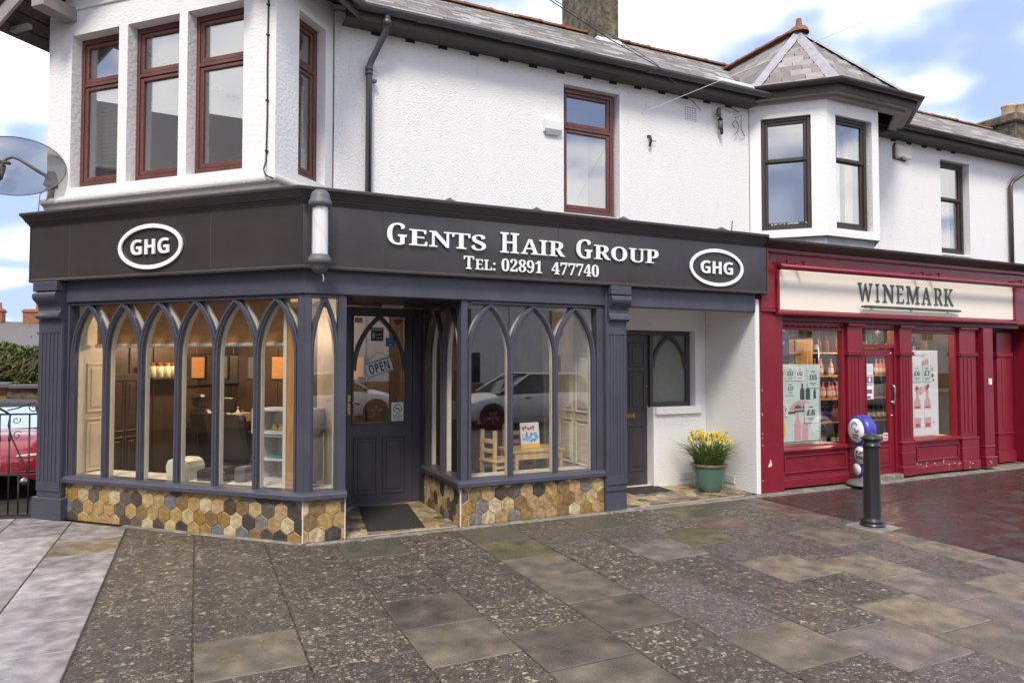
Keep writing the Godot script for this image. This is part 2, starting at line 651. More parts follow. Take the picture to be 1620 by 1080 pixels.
	m = world(mat("tan_blind", lin(0.58, 0.28, 0.09), 0.75), 1.2, Vector3(0.6, 3, 0.6))
	m.albedo_texture = mottle
	m = world(mat("dark_wood", lin(0.062, 0.038, 0.024), 0.45), 1.0, Vector3(4, 0.35, 4))
	m.albedo_texture = mottle
	m = world(mat("plank_wood", lin(0.54, 0.27, 0.085), 0.5), 1.0, Vector3(5, 0.4, 5))
	m.albedo_texture = mottle
	m = world(mat("pine", lin(0.66, 0.45, 0.20), 0.5), 1.0, Vector3(2, 0.6, 2))
	m.albedo_texture = mottle
	m = world(mat("floor_wood", lin(0.16, 0.09, 0.05), 0.4), 1.0, Vector3(0.6, 1, 4))
	m.albedo_texture = mottle
	mat("maroon", lin(0.16, 0.010, 0.016), 0.45)
	mat("leather", lin(0.035, 0.028, 0.03), 0.35)
	mat("mirror", lin(0.85, 0.86, 0.85), 0.01, 1.0)
	mat("pale_green", lin(0.66, 0.68, 0.52), 0.4)
	mat("green_glass", lin(0.03, 0.11, 0.03), 0.12)
	mat("amber_glass", lin(0.22, 0.08, 0.015), 0.12)
	mat("dark_glass", lin(0.016, 0.014, 0.013), 0.1)
	mat("pink_glass", lin(0.72, 0.26, 0.28), 0.15)
	mat("teal", lin(0.05, 0.25, 0.2), 0.5)
	mat("paper", lin(0.76, 0.76, 0.73), 0.7)
	mat("paper_mint", lin(0.58, 0.68, 0.60), 0.7)
	mat("ink", lin(0.03, 0.035, 0.035), 0.7)
	mat("ink_red", lin(0.5, 0.04, 0.05), 0.6)
	mat("print_blue", lin(0.03, 0.20, 0.55), 0.5)
	mat("print_sky", lin(0.16, 0.42, 0.68), 0.5)
	mat("print_navy", lin(0.03, 0.035, 0.10), 0.5)
	mat("print_purple", lin(0.20, 0.10, 0.22), 0.5)
	mat("print_pink", lin(0.64, 0.36, 0.36), 0.5)
	mat("print_yellow", lin(0.75, 0.50, 0.06), 0.5)
	mat("stand_blue", lin(0.045, 0.05, 0.33), 0.35)
	mat("stand_grey", lin(0.11, 0.11, 0.115), 0.5)
	mat("pot_green", lin(0.085, 0.165, 0.130), 0.18)
	mat("pot_rim", lin(0.16, 0.115, 0.08), 0.35)
	mat("soil", lin(0.03, 0.02, 0.014), 0.95)
	var leaf := mat("daffodil_leaf", lin(0.105, 0.150, 0.035), 0.5)
	leaf.backlight_enabled = true
	leaf.backlight = Color(0.25, 0.35, 0.08)
	mat("daffodil_petal", lin(0.78, 0.64, 0.11), 0.55)
	mat("daffodil_cup", lin(0.76, 0.50, 0.04), 0.5)
	var bulb := mat("lamp_glow", lin(1.0, 0.75, 0.42), 0.4)
	bulb.emission_enabled = true
	bulb.emission = Color(1.0, 0.78, 0.45)
	bulb.emission_energy_multiplier = 2.5
	# --- things beyond
	m = world(mat("brick_red", lin(0.33, 0.13, 0.07), 0.9), 1.0)
	m.albedo_texture = mottle
	m = world(mat("brick_brown", lin(0.25, 0.145, 0.07), 0.9), 1.4)
	m.albedo_texture = mottle
	m = world(mat("fence_wood", lin(0.27, 0.155, 0.07), 0.85), 1.0, Vector3(0.5, 6, 0.5))
	m.albedo_texture = mottle
	m = world(mat("far_roof", lin(0.22, 0.20, 0.195), 0.8), 0.9)
	m.albedo_texture = tex(512, mid, fine, grit, func(p: float, q: float, r: float): return Color.WHITE * (0.6 + 0.35 * p + 0.3 * (r - 0.5)))
	m = mat("hedge_leaf", lin(0.115, 0.135, 0.025), 0.6)
	m.backlight_enabled = true
	m.backlight = Color(0.2, 0.25, 0.05)
	m = mat("hedge_leaf_dark", lin(0.05, 0.075, 0.016), 0.6)
	mat("hedge_twig", lin(0.30, 0.22, 0.12), 0.9)
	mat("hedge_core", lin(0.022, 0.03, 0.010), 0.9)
	m = mat("car_red", lin(0.27, 0.006, 0.016), 0.25)
	m.clearcoat_enabled = true
	m.clearcoat = 1.0
	m.clearcoat_roughness = 0.04
	m = mat("car_white", lin(0.84, 0.84, 0.84), 0.25)
	m.clearcoat_enabled = true
	m = mat("car_grey", lin(0.22, 0.23, 0.235), 0.3, 0.3)
	m.clearcoat_enabled = true
	mat("car_glass", lin(0.02, 0.022, 0.025), 0.04)
	mat("car_window", lin(0.42, 0.52, 0.58), 0.05)
	mat("car_black", lin(0.02, 0.02, 0.021), 0.6)
	mat("wheel", lin(0.35, 0.35, 0.36), 0.3, 0.7)
	mat("lamp_red", lin(0.45, 0.01, 0.01), 0.1)
	mat("lamp_clear", lin(0.62, 0.63, 0.62), 0.1)
	mat("bark", lin(0.10, 0.08, 0.06), 0.9)


func ground_materials(soft: PackedByteArray, fine: PackedByteArray, grit: PackedByteArray, mid: PackedByteArray, grit_n: Texture2D, cell_n: Texture2D):
	var n := 1024
	var g1 := noise_bytes(n, 21, 0.17, FastNoiseLite.TYPE_SIMPLEX, 3)
	var g2 := noise_bytes(n, 22, 0.115, FastNoiseLite.TYPE_CELLULAR, 1, FastNoiseLite.RETURN_CELL_VALUE)
	var g3 := noise_bytes(n, 23, 0.012, FastNoiseLite.TYPE_SIMPLEX_SMOOTH, 5)
	var g4 := noise_bytes(n, 24, 0.0055, FastNoiseLite.TYPE_SIMPLEX_SMOOTH, 3)
	var spots := PackedByteArray()
	spots.resize(n * n)
	var r2 := RandomNumberGenerator.new()
	r2.seed = 77
	# lichen: pale round scabs of many sizes with ragged rims
	for i in 620:
		var cx := r2.randi_range(0, n - 1)
		var cy := r2.randi_range(0, n - 1)
		var rad := 2.5 + 9.0 * pow(r2.randf(), 2.2)
		if i < 26:
			rad = r2.randf_range(12, 20)
		var bright := r2.randi_range(90, 255)
		var wob := r2.randf() * TAU
		var k := int(ceil(rad)) + 1
		for dy in range(-k, k + 1):
			for dx in range(-k, k + 1):
				var an := atan2(dy, dx)
				var rr := rad * (0.8 + 0.22 * sin(an * 3.0 + wob) + 0.15 * sin(an * 5.0 + wob * 2.0))
				if dx * dx + dy * dy < rr * rr:
					spots[posmod(cy + dy, n) * n + posmod(cx + dx, n)] = bright
	# dark slabs of exposed pebbles
	var pebble := tex(n, g1, g2, g3, func(p: float, q: float, r: float):
		var k := 0.30 + 0.16 * (q - 0.5) + 0.95 * (p - 0.5) + 0.14 * (r - 0.5)
		if q > 0.93:
			k += 0.22
		k = maxf(k, 0.05)
		return Color(k * 0.94, k * 0.87, k * 0.80))
	var lichen := Image.create_from_data(n, n, false, Image.FORMAT_RGB8, (pebble as ImageTexture).get_image().get_data())
	var d := lichen.get_data()
	for i in n * n:
		if spots[i] > 0:
			var w := spots[i] / 255.0 * (0.65 + 0.35 * g1[i] / 255.0)
			d[i * 3] = int(lerpf(d[i * 3], 205, w))
			d[i * 3 + 1] = int(lerpf(d[i * 3 + 1], 196, w))
			d[i * 3 + 2] = int(lerpf(d[i * 3 + 2], 168, w))
	var lichened := ImageTexture.create_from_image(Image.create_from_data(n, n, false, Image.FORMAT_RGB8, d))
	var pebble_n := relief(n, g1, 5.0)
	var moss := tex(n, g3, g1, g2, func(p: float, q: float, r: float):
		var k := 0.32 + 0.36 * (q - 0.5) + 0.1 * (r - 0.5)
		var col := Color(k, k * 0.95, k * 0.86)
		return col.lerp(Color(0.33, 0.32, 0.15) * (0.7 + 0.6 * q), clampf((p - 0.42) * 3.0, 0, 1) * 0.6))
	var sandy := tex(n, g1, g4, g3, func(p: float, q: float, r: float):
		var k := 0.40 + 0.36 * (p - 0.5) + 0.20 * (q - 0.5) + 0.08 * (r - 0.5)
		k *= 0.93
		return Color(k, k * (0.945 - 0.05 * (q - 0.5)), k * (0.86 - 0.08 * (q - 0.5))))
	var wet := noise_bytes(512, 31, 0.010, FastNoiseLite.TYPE_SIMPLEX_SMOOTH, 4)
	var wet_t := tex(512, wet, fine, grit, func(p: float, q: float, r: float): return Color.WHITE * clampf(0.40 + 0.9 * (p - 0.5) + 0.12 * (q - 0.5), 0.20, 0.75))
	var m: StandardMaterial3D
	# [name, texture, tint, texture scale, relief, wet?]
	for k in [["pebble_0", lichened, Color(1.0, 0.98, 0.94), 0.62, 0.9], ["pebble_1", lichened, Color(0.92, 0.90, 0.88), 0.71, 0.9], ["pebble_2", pebble, Color(1.02, 0.99, 1.0), 0.85, 0.9], ["pebble_3", pebble, Color(1.08, 1.05, 1.08), 0.95, 0.8], ["mossy", moss, Color(1, 1, 1), 0.6, 0.8], ["sandy_0", sandy, Color(1.02, 0.99, 0.95), 0.55, 0.3], ["sandy_1", sandy, Color(0.90, 0.87, 0.85), 0.5, 0.3], ["sandy_2", sandy, Color(1.14, 1.10, 1.04), 0.6, 0.3], ["sandy_3", sandy, Color(1.0, 0.90, 0.87), 0.45, 0.3], ["sandy_4", sandy, Color(1.06, 1.02, 1.06), 0.5, 0.3], ["sandy_5", sandy, Color(0.90, 0.90, 0.72), 0.5, 0.3]]:
		m = world(mat(k[0], k[2], 1.0), k[3])
		m.albedo_texture = k[1]
		m.roughness_texture = wet_t
		m.roughness_texture_channel = BaseMaterial3D.TEXTURE_CHANNEL_RED
		m.uv1_offset = Vector3(0.13, 0.37, 0.71) * float(str(k[0]).hash() % 17)
		bumpy(m, pebble_n, k[4])
	# smooth pale flags on the left, damp
	var flag := tex(n, g3, g1, g2, func(p: float, q: float, r: float):
		var k := 0.525 + 0.26 * (p - 0.5) + 0.04 * (q - 0.5)
		return Color(k, k * 0.965, k * 0.95))
	for k in [["flag_0", Color(1.0, 0.99, 1.0)], ["flag_1", Color(0.93, 0.91, 0.90)], ["flag_2", Color(0.90, 0.84, 0.74)], ["flag_3", Color(1.1, 1.09, 1.08)]]:
		m = world(mat(k[0], k[1], 1.0), 0.42)
		m.albedo_texture = flag
		m.roughness_texture = wet_t
		m.uv1_offset = Vector3(0.4, 0.2, 0.6) * float(str(k[0]).hash() % 13)
		bumpy(m, grit_n, 0.08)
	m = mat("joint", lin(0.15, 0.13, 0.10), 0.95)
	m = mat("joint_dark", lin(0.035, 0.03, 0.026), 0.95)
	m = world(mat("mortar_line", lin(0.20, 0.175, 0.125), 0.95), 2.2)
	m.albedo_texture = tex(512, soft, mid, grit, func(p: float, q: float, r: float): return Color(1.0, 0.97, 0.9) * (0.15 + 1.3 * clampf(q - 0.2, 0.0, 1.0) + 0.4 * (r - 0.5)))
	m = world(mat("concrete", lin(0.40, 0.365, 0.31), 0.8), 0.7)
	m.albedo_texture = tex(512, soft, mid, grit, func(p: float, q: float, r: float): return Color.WHITE * (0.72 + 0.3 * (p - 0.5) + 0.3 * (q - 0.5) + 0.25 * (r - 0.5)))
	bumpy(m, grit_n, 0.3)
	# wet tarmac: dark red and black chippings
	var tar := tex(n, g1, g2, g4, func(p: float, q: float, r: float):
		var k := 0.165 + 0.42 * (p - 0.5)
		if p > 0.74:
			k += 0.24
		k = maxf(k, 0.03)
		var red := clampf((r - 0.30) * 2.0, 0, 1)
		return Color(k, k * 0.93, k * 0.89).lerp(Color(k * 1.22, k * 0.80, k * 0.73), red))
	m = world(mat("tarmac", Color(1, 1, 1), 1.0), 0.55)
	m.albedo_texture = tar
	m.roughness_texture = tex(512, wet, soft, grit, func(p: float, q: float, r: float): return Color.WHITE * clampf(0.24 + 1.0 * (p - 0.5) + 0.1 * (r - 0.5), 0.10, 0.6))
	bumpy(m, pebble_n, 0.22)
	m = world(mat("road", lin(0.06, 0.06, 0.062), 0.75), 0.5)
	bumpy(m, grit_n, 0.5)
	m = world(mat("yard", lin(0.30, 0.255, 0.21), 0.8), 0.5)
	m.albedo_texture = sandy
	m = world(mat("coir", lin(0.035, 0.031, 0.027), 0.95), 1.0)
	bumpy(m, cell_n, 1.0)


func sky_texture() -> ImageTexture:
	var w := 1536
	var h := 768
	var n := FastNoiseLite.new()
	n.seed = 9
	n.frequency = 1.0
	n.fractal_octaves = 5
	n.fractal_gain = 0.48
	n.noise_type = FastNoiseLite.TYPE_SIMPLEX_SMOOTH
	var d := PackedByteArray()
	d.resize(w * h * 3)
	for j in h:
		var el := (0.5 - (j + 0.5) / h) * PI
		for i in w:
			var az := (float(i) + 0.5) / w * TAU
			var dir := Vector3(cos(az) * cos(el), sin(el), sin(az) * cos(el))
			# clouds on a layer overhead, seen flatter towards the horizon
			var p := dir / maxf(0.16, dir.y + 0.20)
			var v := n.get_noise_3d(p.x * 1.15 + 3.1, 0.4, p.z * 1.15 + 0.7) * 0.5 + 0.5
			var c := smoothstep(0.40, 0.60, v)
			var top := Color(0.49, 0.555, 0.715)
			var low := Color(0.57, 0.64, 0.76)
			var blue := top.lerp(low, clampf(1.0 - maxf(dir.y, 0.0) * 1.9, 0, 1))
			var col := blue.lerp(Color(0.93, 0.93, 0.935), c)
			if dir.y < 0.0:
				col = Color(0.45, 0.42, 0.40)
			var k := (j * w + i) * 3
			d[k] = int(col.r * 255)
			d[k + 1] = int(col.g * 255)
			d[k + 2] = int(col.b * 255)
	sky_img = Image.create_from_data(w, h, false, Image.FORMAT_RGB8, d)
	return ImageTexture.create_from_image(sky_img)


# =====================================================================  ground
func TGround() -> Transform3D:
	return Transform3D(Basis(Vector3.RIGHT, Vector3(0, 0, -1), Vector3.UP), Vector3.ZERO)


func clip_to(poly: PackedVector2Array, area: PackedVector2Array) -> PackedVector2Array:
	var best := PackedVector2Array()
	var most := 0.0
	for p in Geometry2D.intersect_polygons(poly, area):
		var a := 0.0
		for i in p.size():
			a += p[i].cross(p[(i + 1) % p.size()])
		if absf(a) > most:
			most = absf(a)
			best = p
	return best if most > 0.0008 else PackedVector2Array()


func build_ground():
	T = TGround()
	var s := st()
	ext(s, rect(-220, -220, 260, 220), -0.35, -0.16)
	structure("ground", s, M["yard"], "bare ground that reaches to the horizon")
	s = st()
	ext(s, rect(-90, -17.0, 120, -8.45), -0.16, -0.12)
	structure("road", s, M["road"], "asphalt road behind the viewer")
	s = st()
	ext(s, rect(-90, -8.45, 120, -8.3), -0.16, 0.0, 0.02)
	ext(s, rect(-90, -17.15, 120, -17.0), -0.16, 0.0, 0.02)
	structure("kerb", s, M["concrete"], "concrete kerbs along both sides of the road")
	s = st()
	ext(s, rect(-90, -40, 120, -17.15), -0.16, -0.01)
	structure("far_pavement", s, M["concrete"], "pavement and forecourts across the road")
	# bed and joints under the paving
	var yard := PackedVector2Array([Vector2(-40, 8.0), Vector2(-40, -8.3), Vector2(-0.63, -8.3), Vector2(-0.63, 14), Vector2(-40, 14)])
	s = st()
	ext(s, yard, -0.16, -0.014)
	structure("side_yard", s, M["yard"], "worn concrete yard behind the iron gate")
	s = st()
	ext(s, rect(-0.63, -8.3, 6.40, 2.6), -0.16, -0.010)
	var pav := structure("pavement", s, M["mortar_line"], "pavement of square slabs in front of the barber shop")
	# slabs
	var front := PackedVector2Array([Vector2(-0.62, -8.3), Vector2(6.40, -8.3), Vector2(6.40, -0.16), Vector2(4.6, -0.10), Vector2(2.5, -0.10), Vector2(1.3, -0.10), Vector2(0.95, -0.04), Vector2(-0.62, 1.465)])
	var xs := [-0.62, 0.0, 0.6, 1.2, 1.775, 2.385, 2.97, 3.58, 4.19, 4.80, 5.40, 6.0, 6.40]
	# slabs that are smooth and sandy, by [x, z] of a point on each
	var smooth := [[0.28, 2.3, 0], [1.52, 2.12, 1], [1.56, 2.68, 0], [2.7, 1.05, 5], [2.77, 1.6, 0], [2.7, 2.2, 0], [2.69, 2.75, 1], [2.18, 3.04, 1], [2.18, 3.6, 0], [3.84, 1.81, 4], [4.67, 1.35, 5], [5.3, 1.21, 3], [5.0, 0.3, 5], [4.6, 2.33, 2], [5.1, 2.74, 2], [6.25, 1.1, 3], [6.25, 0.5, 3], [3.18, 3.61, 0], [3.73, 3.71, 4], [4.39, 3.62, 2], [5.09, 3.39, 4], [5.58, 3.37, 2], [6.2, 2.0, 0], [6.2, 2.68, 2], [5.7, 1.9, 0], [6.2, 3.3, 4], [4.93, 3.97, 4], [4.33, 4.19, 0], [0.9, 4.4, 0]]
	for i in xs.size() - 1:
		var off: float = 1.85 if i % 2 == 1 else 2.16
		if i <= 1:
			off = 1.9 + 0.17 * i
		for j in range(-8, 11):
			var z0: float = off + 0.57 * j
			if z0 > 7.9:
				continue
			var r := clip_to(rect(xs[i] + 0.005, -(z0 + 0.565), xs[i + 1] - 0.005, -(z0 + 0.005)), front)
			if r.is_empty():
				continue
			var cx: float = (xs[i] + xs[i + 1]) / 2
			var cz := z0 + 0.285
			var key := "pebble_%d" % (rng.randi_range(0, 1) if cx < 3.0 else rng.randi_range(0, 3))
			if cz < 0.45 and cx > 0.6 and rng.randf() < 0.6:
				key = "mossy"
			if cx > 4.8 and cz > 1.5:
				key = "pebble_%d" % rng.randi_range(2, 3)
			for k in smooth:
				if k[0] > xs[i] and k[0] < xs[i + 1] and k[1] > z0 and k[1] < z0 + 0.57:
					key = "sandy_%d" % k[2]
			s = st()
			T = TGround() * Transform3D(Basis.from_euler(Vector3(rng.randf_range(-1, 1), rng.randf_range(-1, 1), 0) * 0.004), Vector3(0, 0, rng.randf_range(-0.0015, 0.002)))
			T.origin -= T.basis * Vector3(cx, -cz, 0) - TGround().basis * Vector3(cx, -cz, 0)
			ext(s, r, -0.05, 0.0, 0.006, false)
			obj("paving_slab", s, M[key], pav)
	T = TGround()
	# pale flags on the left
	s = st()
	ext(s, PackedVector2Array([Vector2(-3.6, -8.3), Vector2(-0.63, -8.3), Vector2(-0.63, 1.43), Vector2(-1.1, 1.9), Vector2(-1.55, 2.38), Vector2(-3.6, 2.9)]), -0.16, -0.010)
	var fl := structure("flagged_path", s, M["joint_dark"], "path of smooth pale concrete flags beside the dark paving")
	var left := PackedVector2Array([Vector2(-3.6, -8.3), Vector2(-0.63, -8.3), Vector2(-0.63, 1.40), Vector2(-1.09, 1.86), Vector2(-1.55, 2.32), Vector2(-3.6, 2.85)])
	var fx := [-3.56, -2.95, -2.36, -1.77, -1.195, -0.638]
	for i in fx.size() - 1:
		for j in range(-6, 12):
			var z0: float = 0.115 + 0.58 * j + (0.0 if i > 3 else 0.07 * (i + 1))
			var r := clip_to(rect(fx[i] + 0.006, -(z0 + 0.573), fx[i + 1] - 0.004, -(z0 + 0.005)), left)
			if r.is_empty():
				continue
			var key: String = ["flag_0", "flag_0", "flag_1", "flag_0", "flag_3"][rng.randi_range(0, 4)]
			if i == 4 and z0 > -1.1 and z0 < -0.9:
				key = "flag_2"
			s = st()
			ext(s, r, -0.05, rng.randf_range(-0.002, 0.001), 0.004, false)
			obj("flagstone", s, M[key], fl)
	# tarmac in front of the wine shop
	s = st()
	ext(s, PackedVector2Array([Vector2(6.405, -8.3), Vector2(60, -8.3), Vector2(60, 0.1), Vector2(6.405, 0.1)]), -0.16, -0.004, 0.002)
	structure("tarmac_footway", s, M["tarmac"], "wet dark red tarmac footway in front of the wine shop")
	# strips of mortar and concrete along the foot of the shops
	s = st()
	ext(s, PackedVector2Array([Vector2(0.94, -0.05), Vector2(0.94, -0.105), Vector2(6.6, -0.165), Vector2(6.6, -0.02), Vector2(0.94, -0.02)]), -0.1, 0.006, 0.004)
	ext(s, PackedVector2Array([Vector2(6.6, -0.02), Vector2(6.6, -0.18), Vector2(13.5, -0.14), Vector2(22, -0.14), Vector2(22, 0.3), Vector2(6.6, 0.3)]), -0.1, 0.008, 0.004)
	T = TGround() * Transform3D(Basis(Vector3.BACK, deg_to_rad(-44.0)), Vector3(0.92, 0, 0))
	ext(s, rect(-2.2, -0.06, 0.02, 0.03), -0.1, 0.007, 0.004)
	structure("mortar_strip", s, M["concrete"], "ragged mortar strip along the foot of the shop fronts")
	T = Transform3D()


# =====================================================================  white terrace above the shops
func TSlope(x: float, y: float, z: float, ang: float) -> Transform3D:
	return Transform3D(Basis(Vector3.RIGHT, ang - PI / 2), Vector3(x, y, z))


func gutter_prof(y: float, z: float) -> Array:
	var p := []
	for i in 9:
		var a := PI + PI * i / 8.0
		p.append(Vector2(z + cos(a) * 0.062, y + sin(a) * 0.062))
	for i in 9:
		var a := TAU - PI * i / 8.0
		p.append(Vector2(z + cos(a) * 0.054, y + 0.002 + sin(a) * 0.054))
	return p


func window(fr: Transform3D, x0: float, x1: float, y0: float, y1: float, z: float, ty: float, m: Material, parent: Node, sash_style: bool, label := "") -> Node3D:
	T = fr
	var s := st()
	var w := 0.055 if sash_style else 0.058
	var d := 0.07
	bx(s, x0, x0 + w, y0, y1, z - d, z, 0.006)
	bx(s, x1 - w, x1, y0, y1, z - d, z, 0.006)
	bx(s, x0 + w, x1 - w, y1 - w, y1, z - d, z, 0.006)
	bx(s, x0 + w, x1 - w, y0, y0 + w, z - d, z, 0.006)
	var o := obj("window", s, m, parent)
	if label != "":
		o.set_meta("label", label)
	# upper and lower lights, each with its own sash
	var i0 := x0 + w
	var i1 := x1 - w
	var lights := [[ty + 0.02, y1 - w, z - 0.012], [y0 + w, ty - 0.02, z - (0.03 if sash_style else 0.012)]]
	if not sash_style:
		s = st()
		bx(s, i0, i1, ty - 0.02, ty + 0.02, z - d, z, 0.005)
		obj("transom", s, m, o)
	for l in lights:
		var f := 0.045
		s = st()
		var a: float = l[0]
		var b: float = l[1]
		if sash_style:
			if l == lights[0]:
				a = ty - 0.02
			else:
				b = ty + 0.015
		bx(s, i0, i0 + f, a, b, l[2] - 0.045, l[2], 0.008)
		bx(s, i1 - f, i1, a, b, l[2] - 0.045, l[2], 0.008)
		bx(s, i0 + f, i1 - f, b - f, b, l[2] - 0.045, l[2], 0.008)
		bx(s, i0 + f, i1 - f, a, a + f * 1.25, l[2] - 0.045, l[2], 0.008)
		obj("sash", s, m, o)
		s = st()
		T = fr * Transform3D(Basis.from_euler(Vector3(rng.randf_range(-0.006, 0.006), rng.randf_range(-0.006, 0.006), 0)), Vector3((i0 + i1) / 2, (a + b) / 2, l[2] - 0.022))
		bx(s, -(i1 - i0) / 2 + f - 0.004, (i1 - i0) / 2 - f + 0.004, -(b - a) / 2 + f - 0.004, (b - a) / 2 - f + 0.004, -0.008, 0.0)
		obj("pane", s, M["pane_up"], o)
		T = fr
	return o


func blind(fr: Transform3D, x0: float, x1: float, y0: float, y1: float, z: float, tilt: float, parent: Node, m: Material):
	T = fr
	var n := int((y1 - y0) / 0.045)
	for i in n:
		var y := y1 - 0.03 - i * 0.045
		var s := st()
		quad(s, Vector3(x0, y - tilt, z - 0.016), Vector3(x1, y - tilt, z - 0.016), Vector3(x1, y + tilt, z + 0.016), Vector3(x0, y + tilt, z + 0.016))
		obj("blind_slat", s, m, parent)


func curtain(fr: Transform3D, x0: float, x1: float, y0: float, y1: float, z: float, parent: Node, m: Material):
	T = fr
	var s := st()
	s.set_smooth_group(0)
	var n := 40
	for i in n:
		var a := float(i) / n
		var b := float(i + 1) / n
		var f := func(t): return Vector3(lerpf(x0, x1, t), 0, z + 0.022 * sin(t * 34.0) + 0.012 * sin(t * 57.0 + 1.0))
		var p: Vector3 = f.call(a)
		var q: Vector3 = f.call(b)
		quad(s, Vector3(p.x, y0, p.z), Vector3(q.x, y0, q.z), Vector3(q.x, y1, q.z), Vector3(p.x, y1, p.z))
	s.set_smooth_group(-1)
	obj("curtain", s, m, parent)


# slates on a plane fr (x along the eave, y up the slope), clipped to area
var slate_parts := 0
var slate_rest := {}
func slates(fr: Transform3D, area: PackedVector2Array, w: float, gauge: float, parent: Node, most: int, lift := 0.011, keys := [0, 1, 2, 3, 4, 5]):
	var lo := area[0]
	var hi := area[0]
	for p in area:
		lo = lo.min(p)
		hi = hi.max(p)
	var rows := int(ceil((hi.y - lo.y) / gauge))
	for j in rows:
		var y := lo.y + j * gauge
		var x := lo.x - w * (0.5 if j % 2 else 1.0) + rng.randf_range(-0.02, 0.02)
		while x < hi.x:
			var ww := w * rng.randf_range(0.92, 1.08)
			var jig := rng.randf_range(-0.012, 0.006)
			var poly := clip_to(PackedVector2Array([Vector2(x + 0.005, y + jig), Vector2(x + ww - 0.005, y + jig + rng.randf_range(-0.004, 0.004)), Vector2(x + ww - 0.003, y + gauge + 0.03), Vector2(x + 0.003, y + gauge + 0.03)]), area)
			x += ww
			if poly.is_empty():
				continue
			var key: int = keys[rng.randi_range(0, keys.size() - 1)]
			var c := Vector3(0, y + gauge, 0)
			T = fr * Transform3D(Basis(), c) * Transform3D(Basis(Vector3.RIGHT, lift / gauge + rng.randf_range(-0.006, 0.012)), Vector3(0, 0, 0.004)) * Transform3D(Basis(), -c)
			if slate_parts < most:
				var s := st()
				ext(s, poly, -0.006, 0.003, 0.0, false)
				obj("slate", s, M["slate_%d" % key], parent)
				slate_parts += 1
			else:
				if not slate_rest.has(key):
					slate_rest[key] = st()
				ext(slate_rest[key], poly, -0.006, 0.003, 0.0, false)


